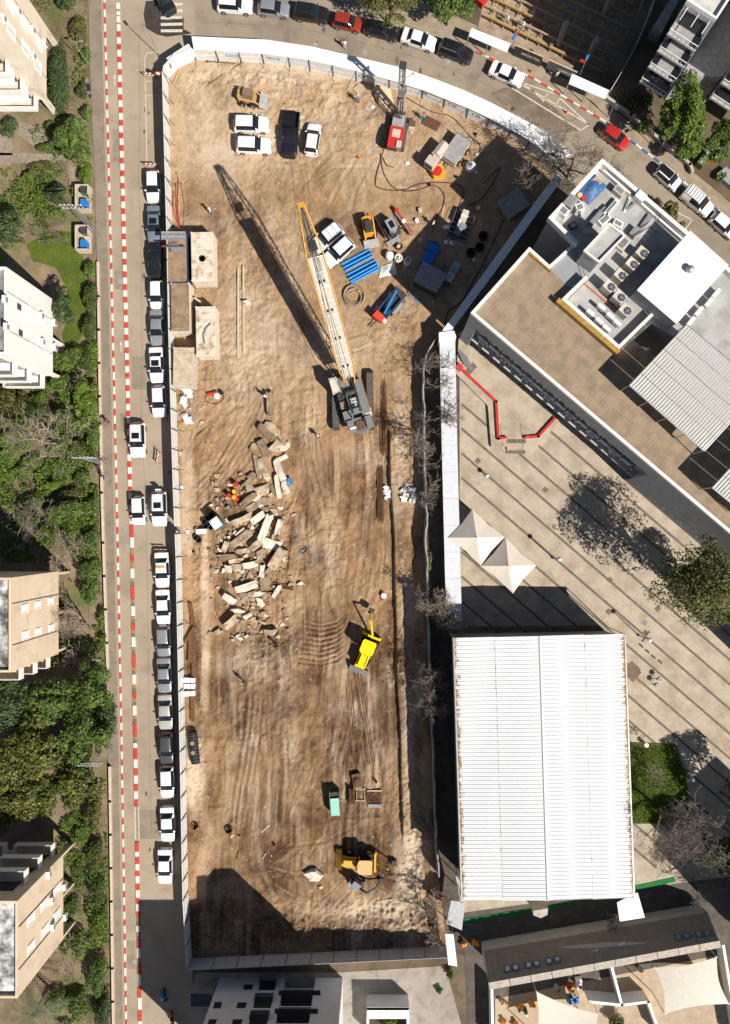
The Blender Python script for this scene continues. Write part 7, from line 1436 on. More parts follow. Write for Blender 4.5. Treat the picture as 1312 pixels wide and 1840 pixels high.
# kindergarten
KR = mat('brown_grey_roof_sheet', (.30, .245, .185), .8, .12, 1); kz = 4.2
t = T('kindergarten', 'long low kindergarten building with brown sheet roof below the gym', 'building', (*Q(1080, 1700, kz)[:2], 0)); q = Vector(t.location)
kp = lambda px, py, z=kz: (Q(px, py, z)[0]-q.x, Q(px, py, z)[1]-q.y)
zN, zS_ = 2.2, 5.6
KN = [(869, 1709), (1272, 1640)]; KS = [(878, 1765), (1292, 1690)]
MB().prism([kp(*KN[0], zN), kp(*KS[0], zS_), kp(*KS[1], zS_), kp(*KN[1], zN)], 0, [zN-.12, zS_-.12, zS_-.12, zN-.12], mat('kindergarten_wall', (.5, .47, .43), .8, .1, 1)).b('wall', t)
ncol = 34
for i in range(ncol):
    f0, f1 = i/ncol, (i+.975)/ncol; L4 = lambda a, c, f: (a[0]+(c[0]-a[0])*f, a[1]+(c[1]-a[1])*f)
    v = [kp(*L4(*KN, f0), zN), kp(*L4(*KN, f1), zN), kp(*L4(*KS, f1), zS_), kp(*L4(*KS, f0), zS_)]; zz_ = [zN, zN, zS_, zS_]
    MB().prism(v, [q_-.1 for q_ in zz_], zz_, KR).b('roof_sheet', t)
for px, py in ((919, 1740), (957, 1733), (994, 1726), (1226, 1683), (1263, 1678)):
    yN = 1709-(px-869)*.1712; yS = 1765-(px-878)*.1812; zz_ = zN+(py-yN)/(yS-yN)*(zS_-zN)+.12; c = kp(px, py, zz_); k_ = MB()
    for u in (-.5, .5): k_.box(c[0]+u, c[1]+u*.17, zz_, .85, .75, .1, GREYP, rad(10), rad(-38)); k_.box(c[0]+u, c[1]+u*.17+.08, zz_+.12, .5, .5, .06, STEEL, rad(10), rad(-38))
    k_.b('skylight', t)
for i in range(11):
    a = L4((879, 1773), (1296, 1697), (i+.01)/11); c = L4((879, 1773), (1296, 1697), (i+.98)/11); pa, pc = kp(*a, 5.7), kp(*c, 5.7); MB().box((pa[0]+pc[0])/2, (pa[1]+pc[1])/2, zS_-.5, math.hypot(pc[0]-pa[0], pc[1]-pa[1]), .85, .55, CONC, math.atan2(pc[1]-pa[1], pc[0]-pa[0])).b('parapet_slab', t)
for px, py in ((1071, 1713), (1120, 1702)): c = kp(px, py, 4.3); MB().box(c[0], c[1], 3.7, .8, .7, .7, PLAST, .3).b('roof_box', t)
YD = mat('yard_sand_tiles', (.42, .32, .22), .85, .15, 1)
sheet('kindergarten_yard', [Q(*p, .02)[:2] for p in ((890, 1795), (1300, 1715), (1340, 1900), (890, 1900))], .02, YD, raw=True)
for pl, lb in (([(884, 1776), (886, 1880)], 'white wall on the left side of the kindergarten yard'), ([(1300, 1700), (1330, 1880)], 'white wall on the right side of the kindergarten yard'), ([(1100, 1740), (1116, 1800)], 'white partition wall in the middle of the kindergarten yard'), ([(1060, 1800), (1118, 1806), (1165, 1800), (1190, 1870)], 'pale planter wall in the lower kindergarten yard')):
    P = [Q(*p, 2.2)[:2] for p in pl]; t = T('yard_wall', lb, 'wall', (*P[0], 0)); o = wall_line('wall_run', P, .25, 0, 2.2, WHITE); o.parent = t; o.data.transform(Matrix.Translation(-t.location)); o = wall_line('coping', P, .32, 2.203, 2.26, WHITE); o.parent = t; o.data.transform(Matrix.Translation(-t.location))
SAIL = mat('pale_shade_fabric', (.60, .55, .47), .8, .05, 2)
def sail(label, pts, zs, name='shade_sail'):
    P = [Vector(Q(*p, z)) for p, z in zip(pts, zs)]; c = sum(P, Vector())/len(P); t = T(name, label, 'shade sail', (c.x, c.y, 0)); qq = Vector(t.location); n = 10; mb = MB(); vs = []
    for i in range(n+1):
        for j in range(n+1):
            u, v = i/n, j/n; p = P[0]*(1-u)*(1-v)+P[1]*u*(1-v)+P[2]*u*v+P[3]*(1-u)*v
            pin = .10*math.sin(math.pi*u)*abs(v-.5)*2+.10*math.sin(math.pi*v)*abs(u-.5)*2; p = p.lerp(c, pin*1.2); vs.append(tuple(p-qq))
    mb.add(vs, [(i*(n+1)+j, (i+1)*(n+1)+j, (i+1)*(n+1)+j+1, i*(n+1)+j+1) for i in range(n) for j in range(n)], SAIL).b('fabric', t, smooth=80)
    for p in P: MB().tube([(p.x-qq.x, p.y-qq.y, 0), (p.x-qq.x, p.y-qq.y, p.z)], .06, STEEL, 6).b('post', t)
sail('cream shade sail in the lower left of the kindergarten yard', [(964, 1782), (1075, 1822), (1085, 1880), (958, 1880)], [4.2, 3.4, 4.2, 3.4]); sail('cream shade sail on the right of the kindergarten yard', [(1176, 1739), (1288, 1720), (1310, 1804), (1195, 1822)], [3.6, 4.6, 3.6, 4.4])
MB().prism([Q(*p, 4)[:2] for p in ((1109, 1622), (1146, 1604), (1159, 1649), (1114, 1656))], 3.9, 4.0, WHITE).b('awning_roof', None, label='white ribbed awning roof at the lower right gym corner', cat='awning')
MB().prism([Q(*p, 3)[:2] for p in ((958, 1637), (985, 1632), (984, 1644), (972, 1650), (959, 1645))], 0, 3, CONC).b('chimney_stub', None, label='pale concrete stub below the gym eave', cat='chimney')
TURF = mat('green_turf_strip', (.015, .16, .035), .9, .25, 3)
slab('green_turf_strip', [(834, 1651), (1030, 1620), (1030, 1628), (834, 1660)], 0, .06, TURF); slab('green_turf_strip', [(1140, 1592), (1212, 1576), (1214, 1584), (1142, 1602)], 0, .06, TURF)
TOY = [RED, YEL, ORG, BLUEP, WHITE, GRB]
for i, (px, py) in enumerate(((833, 1694), (853, 1692), (905, 1800), (935, 1808), (944, 1815), (905, 1835), (926, 1838), (1022, 1770), (1030, 1795), (1030, 1780), (1253, 1658), (1000, 1772), (1040, 1765), (955, 1802), (1150, 1740))):
    t = T('play_toy', 'small coloured play toy, %s' % ('orange flower by the dark passage', 'orange round one by the dark passage', 'wooden box on the left yard', 'orange tunnel on the left yard', 'green rider on the left yard', 'curved slide near the bottom edge', 'orange hoop near the bottom edge', 'red slide on the lit yard', 'blue ribbed slide on the lit yard', 'brown rocker on the lit yard', 'yellow ball at the end of the roof', 'grey bench on the lit yard', 'white play house on the lit yard', 'orange seat by the sail', 'grey mat table on the right yard')[i], 'toy', (*G(px, py), .02), R.uniform(0, 3)); m = (ORG, ORG, PALEW, ORG, GRB, ORG, ORG, RED, BLUEP, WOOD, YEL, GREYC, WHITE, ORG, GREYC)[i]
    big = px in (1040, 1030); MB().box(0, 0, 0, 1.5 if big else .7, .9 if big else .5, .5, m, tap=.8).b('body', t); MB().rev(.2, 0, .5, [(.2, 0), (.25, .2), (.1, .35), (.02, .36)], m, 10).b('top', t); MB().box(-.35, 0, 0, .2, .3, .6, TOY[i % 6]).b('handle', t)
# taller neighbours just beyond the lower right of the picture, whose shade falls over the kindergarten
tower('pale apartment tower beyond the right edge shading the lower plaza', (1338, 1640), (1425, 1735), 12, 16, 4)
MB().prism([G(*p) for p in ((1326, 1180), (1420, 1095), (1560, 1200), (1470, 1300))], 0, 12, SCW).b('school_wing', None, label='grey school wing beyond the right edge shading the plaza tree', cat='building')
# ---------------------------------------------------------------- plaza furniture
TENT = mat('beige_tent_fabric', (.68, .60, .50), .8, .04, 2)
def tent(label, cs, apex):
    P = [Vector(Q(*p, 2.5)) for p in cs]; A_ = Vector(Q(*apex, 4.0)); t = T('pyramid_canopy', label, 'canopy', (A_.x, A_.y, 0), 0, 'pyramid canopies on the plaza'); qq = Vector(t.location)
    for i in range(4):
        a, c = P[i-1], P[i]; o = Vector((0, 0, -.15)); m = (a+c)/2; m = m.lerp(A_, .06); m.z = 2.5
        MB().add([tuple(p-qq) for p in (a, m, c, A_)], [(0, 1, 3), (1, 2, 3)], TENT).b('panel', t); MB().tube([(a.x-qq.x, a.y-qq.y, 0), (a.x-qq.x, a.y-qq.y, 2.5)], .05, STEEL, 6).b('post', t)
    MB().tube([tuple(A_-qq+Vector((0, 0, -.2))), tuple(A_-qq+Vector((0, 0, .06)))], .06, STEEL, 6).b('finial', t)
tent('beige pyramid canopy on the plaza, partly behind the walkway roof', [(849, 915), (907, 965), (864, 1016), (806, 966)], (857, 966)); tent('beige pyramid canopy on the plaza nearest the gym shadow', [(909, 966), (964, 1016), (922, 1066), (865, 1017)], (914, 1017))
def lamp(px, py, h, label, name='plaza_lamp'):
    t = T(name, label, 'lamp post', (*G(px, py), 0)); MB().tube([(0, 0, 0), (0, 0, h)], .07, DKST, 8, .045).b('pole', t); MB().rev(0, 0, h, [(.08, 0), (.3, .08), (.28, .16), (.05, .24)], STEEL, 12).b('lamp_head', t); MB().cyl(0, 0, 0, .16, .12, DKST).b('base', t)
lamp(993, 1002, 3.6, 'slim lamp post on the plaza beside the pyramid canopies'); lamp(1147, 1141, 4.0, 'slim lamp post on the plaza beside the drain grates'); lamp(873, 855, .9, 'short bollard light on the plaza beside the walkway roof', 'bollard_light')
for px, py, lb in ((1158, 1336, 'steel litter bin at the lawn corner'), (1240, 1397, 'steel litter bin at the edge of the tree shade')):
    t = T('litter_bin', lb, 'bin', (*G(px, py), 0)); MB().rev(0, 0, 0, [(.22, 0), (.26, .8), (.2, .8), (.16, .3), (.02, .28)], STEEL, 14).b('body', t); MB().rev(0, 0, .78, [(.28, 0), (.28, .06), (.18, .06)], WHITE, 14).b('ring', t)
for i, (px, py) in enumerate(((1176, 1212), (1184, 1220), (1172, 1222), (1180, 1231))):
    t = T('stone_stool', 'round stone stool on the plaza, %s of the four' % ('uppermost', 'rightmost', 'leftmost', 'lowest')[i], 'stool', (*G(px, py), 0), 0, 'stone stools'); MB().rev(0, 0, 0, [(.3, 0), (.22, .25), (.34, .45), (.3, .5)], CONC, 14).b('seat', t); MB().cyl(0, 0, .5, .2, .02, GREYC).b('cushion', t)
for px, py, an in ((997, 1110, -40), (1020, 1107, -38), (1045, 1110, -35)):
    t = T('bike_rack', 'steel stand in the gym shadow, %s' % ({997: 'leftmost', 1020: 'middle', 1045: 'rightmost'}[px]), 'rack', (*G(px, py), 0), rad(an), 'steel stands by the gym'); MB().tube([(-.6, 0, 0), (-.6, 0, .9), (.6, 0, .9), (.6, 0, 0)], .035, STEEL, 6).b('hoop', t); MB().box(0, 0, 0, 1.4, .1, .03, STEEL).b('foot', t)
# ---------------------------------------------------------------- poles, wires, signs, bin enclosures
def lattice(bx_, by_, h, label, arm=1.4):
    t = T('utility_pole', label, 'utility pole', (*G(bx_, by_), .12)); w_ = lambda z: .28-.016*z
    for sx in (-1, 1):
        for sy in (-1, 1): MB().tube([(sx*w_(0), sy*w_(0), 0), (sx*w_(h), sy*w_(h), h)], .035, STEEL, 4).b('corner_bar', t)
    for k in range(int(h/.6)):
        z0, z1 = k*.6, k*.6+.6
        for sx in (-1, 1): MB().tube([(sx*w_(z0), -w_(z0), z0), (sx*w_(z1), w_(z1), z1)], .02, STEEL, 4, cap=False).b('brace', t); 
    for z in (h-.3, h-1.1):
        MB().box(0, 0, z, .12, arm*2, .1, STEEL, rad(90)).b('cross_arm', t)
        for k in range(6): MB().cyl(-arm+.25+k*(2*arm-.5)/5, 0, z+.1, .05, .22, PLAST, 8).b('insulator', t)
    return t
lattice(183, 427, 9.6, 'steel lattice pole at the bin enclosure on the left pavement'); lattice(190, 832, 7.4, 'steel lattice pole beside the bare tree on the left pavement'); lattice(199, 1344, 7.2, 'steel lattice pole at the big trees on the left pavement')
for i in range(4):
    mb = MB(); zz = 7.6
    for y0, y1, x0_, x1_ in ((832, 1344, 190, 199), (1344, 1900, 199, 208)):
        a = Vector((*G(x0_-9+i*4, y0), zz)); c = Vector((*G(x1_-9+i*4, y1), zz-.2)); mb.tube([tuple(a.lerp(c, s)-Vector((0, 0, 2.2*s*(1-s)))) for s in np.linspace(0, 1, 13)], .014, BLACK, 3)
    mb.b('power_line', None, label='thin black power line over the left garden hedge, number %s from the street' % ('four', 'three', 'two', 'one')[i], cat='wire', group='power lines', loc=(*G(190, 832), 7.5))
def pole(name, label, px, py, h, fn, cat='sign'):
    t = T(name, label, cat, (*G(px, py), 0)); MB().tube([(0, 0, 0), (0, 0, h)], .05, STEEL, 6).b('pole', t); fn(t, h)
pole('street_lamp', 'grey street lamp with arm at the upper left hoarding corner', 288, 102, 4.6, lambda t, h: (MB().tube([(0, 0, h), (-.5, .6, h+.3)], .04, STEEL, 5).b('arm', t), MB().box(-.6, .7, h+.25, .3, .6, .14, STEEL, .6).b('lamp_head', t)), 'street lamp')
pole('round_sign', 'round red and white traffic sign beside the upper left hoarding', 294, 152, 2.4, lambda t, h: (MB().tube([(0, -.03, h), (0, .03, h)], .38, RED, 16).b('sign_disc', t), MB().tube([(0, -.05, h), (0, .05, h)], .26, WHITE, 16).b('sign_centre', t), MB().cyl(0, 0, 0, .25, .15, RED).b('foot', t)))
pole('board_sign', 'grey board sign on a pole beside the pit walkway roof', 1092, 212, 3.2, lambda t, h: (MB().box(0, 0, h-.9, 1.1, .06, .9, GREYP, rad(-35)).b('board', t), MB().cyl(0, 0, 0, .12, .1, DKST).b('base', t)))
pole('street_lamp', 'street lamp standing on the right street kerb', 1182, 272, 4.0, lambda t, h: (MB().tube([(0, 0, h), (-.7, -.4, h+.2)], .04, STEEL, 5).b('arm', t), MB().box(-.8, -.45, h+.15, .5, .25, .12, STEEL, .5).b('lamp_head', t)), 'street lamp')
pole('street_lamp', 'slim street lamp on the left pavement beside the lower trees', 192, 1174, 5.0, lambda t, h: (MB().tube([(0, 0, h), (.7, 0, h+.2)], .04, STEEL, 5).b('arm', t), MB().box(.9, 0, h+.15, .5, .22, .1, STEEL).b('lamp_head', t)), 'street lamp')
pole('street_lamp', 'slim street lamp on the left pavement near the round shrubs', 163, 122, 5.0, lambda t, h: (MB().tube([(0, 0, h), (.7, 0, h+.2)], .04, STEEL, 5).b('arm', t), MB().box(.9, 0, h+.15, .5, .22, .1, STEEL).b('lamp_head', t)), 'street lamp')
pole('signal_pole', 'pole with red lamp and blue sign at the pit walkway', 920, 86, 3.0, lambda t, h: (MB().cyl(.2, .3, h-.4, .3, .3, RED).b('red_lamp', t), MB().box(-.2, -.4, h-.3, .7, .3, .2, BLUEP, .8).b('blue_sign', t), MB().cyl(.2, .3, h-.1, .18, .25, STEEL).b('mirror', t)))
pole('site_sign', 'blue and red sign post in front of the pit at the white walkway', 1042, 134, 3.0, lambda t, h: (MB().box(.1, .3, h-.5, .5, .1, .9, BLUEP, .5).b('blue_board', t), MB().box(-.3, .1, h-.6, .7, .2, .3, RED, -.3).b('red_board', t)))
OB = mat('orange_stripe_barrier', (.50, .16, .05), .6, .3, 5)
def barrier(px, py, an, L, label, m):
    t = T('road_barrier', label, 'barrier', (*G(px, py), 0), rad(an), 'road barriers'); 
    for k in range(6): MB().box(-L/2+L*(k+.5)/6, 0, .75, L/6-.01, .05, .22, m if k % 2 == 0 else WHITE).b('stripe', t)
    for k in range(6): MB().box(-L/2+L*(k+.5)/6, 0, .35, L/6-.01, .05, .18, m if k % 2 else WHITE).b('stripe', t)
    for x in (-L/2+.1, L/2-.1): MB().box(x, 0, 0, .06, .6, .06, m).box(x, 0, 0, .06, .06, 1, m).b('leg', t)
barrier(272, 139, -3, 1.6, 'orange striped barrier in the empty parking bay', OB); barrier(273, 300, -2, 1.6, 'orange striped barrier behind the first parked white hatchback', OB); barrier(291, 987, -2, 1.6, 'orange striped barrier behind the patrol car at the gate', OB); barrier(286, 823, 84, 1.6, 'red and white barrier standing across the street from the white SUV', REDK)
for i, (px, py) in enumerate(((954, 131), (1018, 203), (1075, 236))):
    t = T('traffic_cone', 'orange traffic cone, %s' % ('beside the white sedan bonnet', 'on the hatched marking', 'behind the red car')[i], 'cone', (*G(px, py), .01), 0, 'traffic cones'); MB().box(0, 0, 0, .4, .4, .04, ORG).b('base', t); MB().rev(0, 0, .04, [(.16, 0), (.11, .3), (.03, .7)], mat('cone_orange', (.7, .12, .03), .5, .1, 3), 12).b('cone', t); MB().rev(0, 0, .3, [(.118, 0), (.085, .15)], WHITE, 12).b('band', t)
BEI = mat('beige_enclosure', (.52, .42, .32), .9, .12, 1.5)
for i, (px, py) in enumerate(((155, 362), (155, 434))):
    t = T('bin_enclosure', 'beige walled bin enclosure on the left pavement, %s' % ('upper one with blue tub', 'lower one with blue lids')[i], 'enclosure', (*G(px, py), .12)); MB().box(-.8, 0, 0, .15, 3.1, 1.3, BEI).b('wall', t); MB().box(0, 1.5, 0, 1.6, .15, 1.3, BEI).b('wall', t); MB().box(0, -1.5, 0, 1.6, .15, 1.3, BEI).b('wall', t); MB().box(.75, .9, 0, .15, 1.0, 1.3, BEI).b('wall', t); MB().box(0, 0, .0, 1.5, 2.9, .06, CONC).b('floor', t)
    for k in range(2):
        u = T('wheeled_bin', '%s wheeled bin inside the %s beige enclosure' % (('blue', 'green')[k], ('upper', 'lower')[i]), 'bin', (*G(px+2, py+(10-k*24)), .18), rad(90), 'bins in the enclosures'); MB().box(0, 0, .1, .8, .7, .9, (BLUEP, GRB)[k], tap=1.08).b('body', u); MB().box(0, 0, 1.0, .9, .78, .1, (BLUEP, DKST)[k]).b('lid', u); MB().tube([(-.3, -.3, .1), (-.3, .3, .1)], .1, BLACK, 8).b('wheels', u)
# garden paths and steps
PATH = mat('garden_path_slabs', (.27, .22, .175), .9, .2, 1.5)
for pl in ([(-10, 275), (118, 278), (118, 292), (-10, 296)], [(82, 735), (140, 738), (140, 750), (84, 754)], [(20, 215), (88, 235), (96, 250), (60, 262), (30, 240)], [(124, 300), (134, 300), (136, 362), (128, 364)], [(0, 240), (20, 245), (24, 280), (0, 280)]): slab('garden_path', pl, .1, .15, PATH)
# ---------------------------------------------------------------- people
def person_mesh(pose):
    J = dict(pel=(0, 0, .95), ch=(0, 0, 1.25), nk=(0, 0, 1.47), hd=(0, .02, 1.58), tp=(0, .02, 1.72), hl=(-.1, 0, .9), kl=(-.12, .05 if pose else 0, .5), fl=(-.12, -.02, .06), tl=(-.13, .14, .04), hr=(.1, 0, .9), kr=(.12, .02, .5), fr=(.12, -.1 if pose else 0, .06), tr=(.13, .06, .04), sl=(-.19, 0, 1.42), el=(-.27, -.02, 1.14), wl=(-.26, .14 if pose else .06, .92), sr=(.19, 0, 1.42), er=(.27, -.02, 1.14), wr=(.25, .22 if pose else .06, .98))
    rd = dict(pel=.14, ch=.17, nk=.06, hd=.1, tp=.08, hl=.09, kl=.07, fl=.05, tl=.04, hr=.09, kr=.07, fr=.05, tr=.04, sl=.075, el=.05, wl=.04, sr=.075, er=.05, wr=.04)
    E = [('pel', 'ch'), ('ch', 'nk'), ('nk', 'hd'), ('hd', 'tp'), ('pel', 'hl'), ('hl', 'kl'), ('kl', 'fl'), ('fl', 'tl'), ('pel', 'hr'), ('hr', 'kr'), ('kr', 'fr'), ('fr', 'tr'), ('ch', 'sl'), ('sl', 'el'), ('el', 'wl'), ('ch', 'sr'), ('sr', 'er'), ('er', 'wr')]
    K = list(J); me = bpy.data.meshes.new('person_skeleton'); me.from_pydata([J[k] for k in K], [(K.index(a), K.index(b)) for a, b in E], [])
    o = bpy.data.objects.new('skeleton', me); COL.objects.link(o); md = o.modifiers.new('skin', 'SKIN'); o.modifiers.new('sub', 'SUBSURF').render_levels = 1; o.modifiers['sub'].levels = 1
    for i, k in enumerate(K): v = me.skin_vertices[0].data[i]; v.radius = (rd[k], rd[k]); v.use_root = (k == 'pel')
    dg = bpy.context.evaluated_depsgraph_get(); r = bpy.data.meshes.new_from_object(o.evaluated_get(dg)); bpy.data.objects.remove(o); r.polygons.foreach_set('use_smooth', [True]*len(r.polygons)); return r
PM = [person_mesh(0), person_mesh(1)]
for m in PM: m.materials.clear(); m.materials.append(WHITE)
def cloth(name, shirt, trous, hair=(.03, .022, .016)):
    M = bpy.data.materials.new(name); M.use_nodes = True; N = M.node_tree.nodes; L = M.node_tree.links; p = N['Principled BSDF']; tc = N.new('ShaderNodeTexCoord'); sp = N.new('ShaderNodeSeparateXYZ'); L.new(tc.outputs['Object'], sp.inputs[0]); mr = N.new('ShaderNodeMath'); mr.operation = 'DIVIDE'; mr.inputs[1].default_value = 1.8; L.new(sp.outputs['Z'], mr.inputs[0])
    r = N.new('ShaderNodeValToRGB'); r.color_ramp.interpolation = 'CONSTANT'; e = r.color_ramp.elements; e[0].position = 0; e[0].color = (.02, .018, .016, 1); e[1].position = .06; e[1].color = (*trous, 1)
    for pos, c in ((.53, shirt), (.815, (.36, .2, .13)), (.9, hair)): k = e.new(pos); k.color = (*c, 1)
    L.new(mr.outputs[0], r.inputs[0]); L.new(r.outputs[0], p.inputs['Base Color']); p.inputs['Roughness'].default_value = .85; return M
HM = MB().rev(0, .02, 1.62, [(.13, 0), (.125, .06), (.09, .11), (.03, .135)], WHITE, 12).box(0, .14, 1.615, .16, .1, .02, WHITE).mesh('helmet', 50)
VM = MB().rev(0, 0, 1.0, [(.185, 0), (.205, .2), (.2, .36), (.12, .45)], ORG, 10).mesh('vest', 60)
def person(px, py, an, shirt, trous, label, helmet=None, vest=None, ground=None, pose=1):
    z = gz(px, py) if ground is None else ground; p = Q(px, py, z+.8); t = T('person', label, 'person', (p[0], p[1], z), rad(an)); b_ = inst('body', PM[pose], t, m=cloth('clothes', shirt, trous))
    if helmet: inst('helmet', HM, t, m=helmet)
    if vest: o = inst('vest', VM, t, sc=(1, .85, 1), m=vest)
    if not helmet: MB().rev(0, .015, 1.62, [(.115, 0), (.11, .07), (.05, .12)], BLACK, 10).b('hair', t)
VO = mat('orange_vest', (.75, .16, .02), .7, .05); VY = mat('lime_vest', (.45, .55, .03), .7, .05); HY = mat('yellow_helmet', (.85, .5, .01), .4, .05)
person(572, 784, 30, (.3, .05, .03), (.03, .035, .05), 'worker in orange vest and white helmet walking near the crane', WHITE, VO); person(436, 1226, 10, (.05, .05, .05), (.03, .03, .03), 'worker in dark clothes with yellow helmet below the dark soil pile', HY); person(378, 379, 100, (.5, .5, .5), (.1, .12, .08), 'worker in white shirt beside the boom shadow tip', WHITE); person(477, 713, 0, (.5, .5, .52), (.2, .2, .22), 'worker in pale clothes with white helmet at the top of the rubble', WHITE); person(762, 211, 20, (.12, .3, .45), (.05, .09, .16), 'worker in blue with red helmet beside the brown pipes', RED); person(779, 402, 60, (.6, .6, .6), (.04, .04, .05), 'worker in white shirt and red helmet at the shadow edge', RED); person(953, 345, 0, (.1, .1, .1), (.05, .05, .07), 'worker in lime vest deep in the school shadow', WHITE, VY); person(320, 956, -60, (.35, .36, .38), (.05, .05, .06), 'guard in grey standing in the site gate', PLAST); person(308, 849, 40, (.1, .15, .4), (.2, .05, .03), 'person in blue walking along the left hoarding', None, None, 0); person(644, 178, 30, (.12, .22, .35), (.2, .1, .05), 'worker in blue overalls beside the pallets', PLAST)
person(619, 80, -10, (.68, .68, .66), (.5, .5, .5), 'person in white walking along the top street', None, None, 0); person(917, 148, 150, (.6, .6, .6), (.02, .02, .03), 'person in white shirt standing at the white sedan door', None, None, 0, 0); person(192, 758, 20, (.4, .05, .03), (.03, .03, .03), 'person in red top walking on the left pavement', None, None, .12); person(205, 1272, 10, (.02, .25, .06), (.02, .02, .03), 'person in green top bending under the pavement trees', None, None, .12)
person(496, 1161, 0, (.04, .04, .045), (.03, .03, .03), 'worker in black on the dark soil pile'); person(912, 38, 20, (.4, .38, .34), (.1, .09, .08), 'worker in pale shirt in the lit part of the pit', WHITE, None, zp); person(988, 83, 60, (.1, .12, .2), (.05, .05, .07), 'worker in dark blue at the pit shadow edge', None, None, zp); person(940, 48, 10, (.5, .46, .38), (.3, .26, .2), 'worker in tan clothes near the first pit beam', WHITE, None, zp); person(1001, 135, 30, (.5, .46, .38), (.4, .34, .25), 'person in tan clothes in front of the dark hoarding boards', None, None, .12)
def scooter(px, py, an, label, rider, box):
    t = T('scooter', label, 'scooter', (*G(px, py), 0), rad(an)); 
    for x in (-.62, .62): MB().tube([(x, -.06, .25), (x, .06, .25)], .25, BLACK, 14).b('wheel', t)
    MB().box(-.3, 0, .35, .9, .35, .4, DKST, tap=.8).b('body', t); MB().box(-.2, 0, .75, .7, .3, .1, BLACK).b('seat', t); MB().tube([(.6, 0, .3), (.45, 0, 1.0)], .05, STEEL, 6).b('fork', t); MB().tube([(.42, -.35, 1.02), (.42, .35, 1.02)], .025, BLACK, 5).b('handlebar', t); MB().box(.5, 0, .4, .12, .4, .5, box).b('front_shield', t)
    MB().box(-.75, 0, .85, .4, .42, .38, box).b('top_box', t)
    if rider: c, s_ = math.cos(rad(an)), math.sin(rad(an)); u = T('person', 'scooter rider in blue jacket on the lower left street', 'person', (t.location[0]-.15*c, t.location[1]-.15*s_, -.12), rad(an-90)); inst('body', PM[1], u, m=cloth('rider_clothes', (.08, .2, .4), (.03, .03, .04))); inst('helmet', HM, u, m=PLAST)
scooter(298, 1785, -75, 'dark scooter with rider driving up the lower left street', True, BLUEP); scooter(311, 1826, -80, 'dark scooter with orange box parked at the bottom of the left street', False, ORG); scooter(184, 850, -70, 'dark scooter parked on the left pavement beside the lattice pole', False, DKST); scooter(163, 165, -85, 'grey scooter parked beside the round shrub', False, GREYP)

# scattered site litter around the machines
lab = {'plank': 'loose timber plank lying on the dirt', 'offcut_pipe': 'short steel pipe offcut lying on the dirt', 'site_bucket': 'small site bucket standing on the dirt', 'carton': 'crushed carton lying on the dirt'}
for k in range(64):
    zone, px, py = (('between the blue pipes and the school shadow', R.uniform(680, 860), R.uniform(370, 560)), ('near the drill rig and mixer', R.uniform(640, 880), R.uniform(190, 340)), ('along the left hoarding below the cabins', R.uniform(322, 366), R.uniform(700, 1000)), ('in the lower part of the site', R.uniform(400, 700), R.uniform(1380, 1620)))[min(3, k // 18)]
    if gz(px, py) == 0: continue
    nm = ('plank', 'offcut_pipe', 'site_bucket', 'carton')[k % 4]; t = on(nm, lab[nm]+' '+zone, nm.replace('_', ' '), px, py, R.uniform(0, 180), 'site litter')
    if nm == 'plank': BX(t, 'board', 0, 0, .01, R.uniform(.8, 2.2), .16, .05, R.choice((PALEW, WOOD)))
    elif nm == 'offcut_pipe': TU(t, 'tube', [(-R.uniform(.3, .9), 0, .06), (.5, 0, .06)], .055, R.choice((RUST, STEEL, BLACK)), 7)
    elif nm == 'site_bucket': MB().rev(0, 0, 0, [(.13, 0), (.17, .3), (.14, .3), (.11, .05)], R.choice((PLAST, BLACK, ORG)), 10).b('shell', t)
    else: BX(t, 'box', 0, 0, 0, .5, .36, .2, R.choice((PALEW, PLAST)), tap=.9)
# ---------------------------------------------------------------- vegetation
def leafmat(name, a, b_, c, sc=1.4):
    M = bpy.data.materials.new(name); M.use_nodes = True; N = M.node_tree.nodes; L = M.node_tree.links; p = N['Principled BSDF']; g = N.new('ShaderNodeNewGeometry')
    x = N.new('ShaderNodeTexNoise'); x.inputs['Scale'].default_value = sc; x.inputs['Detail'].default_value = 5; L.new(g.outputs['Position'], x.inputs['Vector'])
    at = N.new('ShaderNodeAttribute'); at.attribute_name = 'rnd'; ad = N.new('ShaderNodeMath'); ad.operation = 'MULTIPLY_ADD'; ad.inputs[1].default_value = .35; L.new(at.outputs['Fac'], ad.inputs[0]); L.new(x.outputs['Fac'], ad.inputs[2])
    r = N.new('ShaderNodeValToRGB'); e = r.color_ramp.elements; e[0].position = .42; e[0].color = (*a, 1); e[1].position = .66; e[1].color = (*b_, 1); k = e.new(.86); k.color = (*c, 1); L.new(ad.outputs[0], r.inputs[0]); L.new(r.outputs[0], p.inputs['Base Color'])
    p.inputs['Roughness'].default_value = .6; p.inputs['Specular IOR Level'].default_value = .25
    return M
LG = leafmat('leaf_green', (.052, .088, .017), (.12, .175, .03), (.22, .27, .055)); LD = leafmat('leaf_dark', (.034, .056, .02), (.07, .10, .032), (.12, .15, .045)); LB = leafmat('leaf_bright', (.062, .105, .014), (.14, .20, .024), (.25, .29, .045)); LY = leafmat('leaf_yellowing', (.05, .066, .014), (.15, .16, .026), (.36, .26, .03)); LO = leafmat('leaf_olive', (.065, .068, .02), (.14, .13, .034), (.23, .22, .06)); LR = leafmat('leaf_red_flower', (.04, .065, .014), (.08, .11, .02), (.30, .03, .03)); LW = leafmat('leaf_willow', (.07, .075, .02), (.14, .14, .04), (.22, .21, .07))
BARK = mat('bark', (.13, .095, .065), .9, .3, 5, b=.3); TWIG = mat('bare_twig', (.27, .215, .165), .9, .25, 5); TWD = mat('dark_twig', (.19, .155, .125), .9, .25, 5)
rs = np.random.RandomState(12)
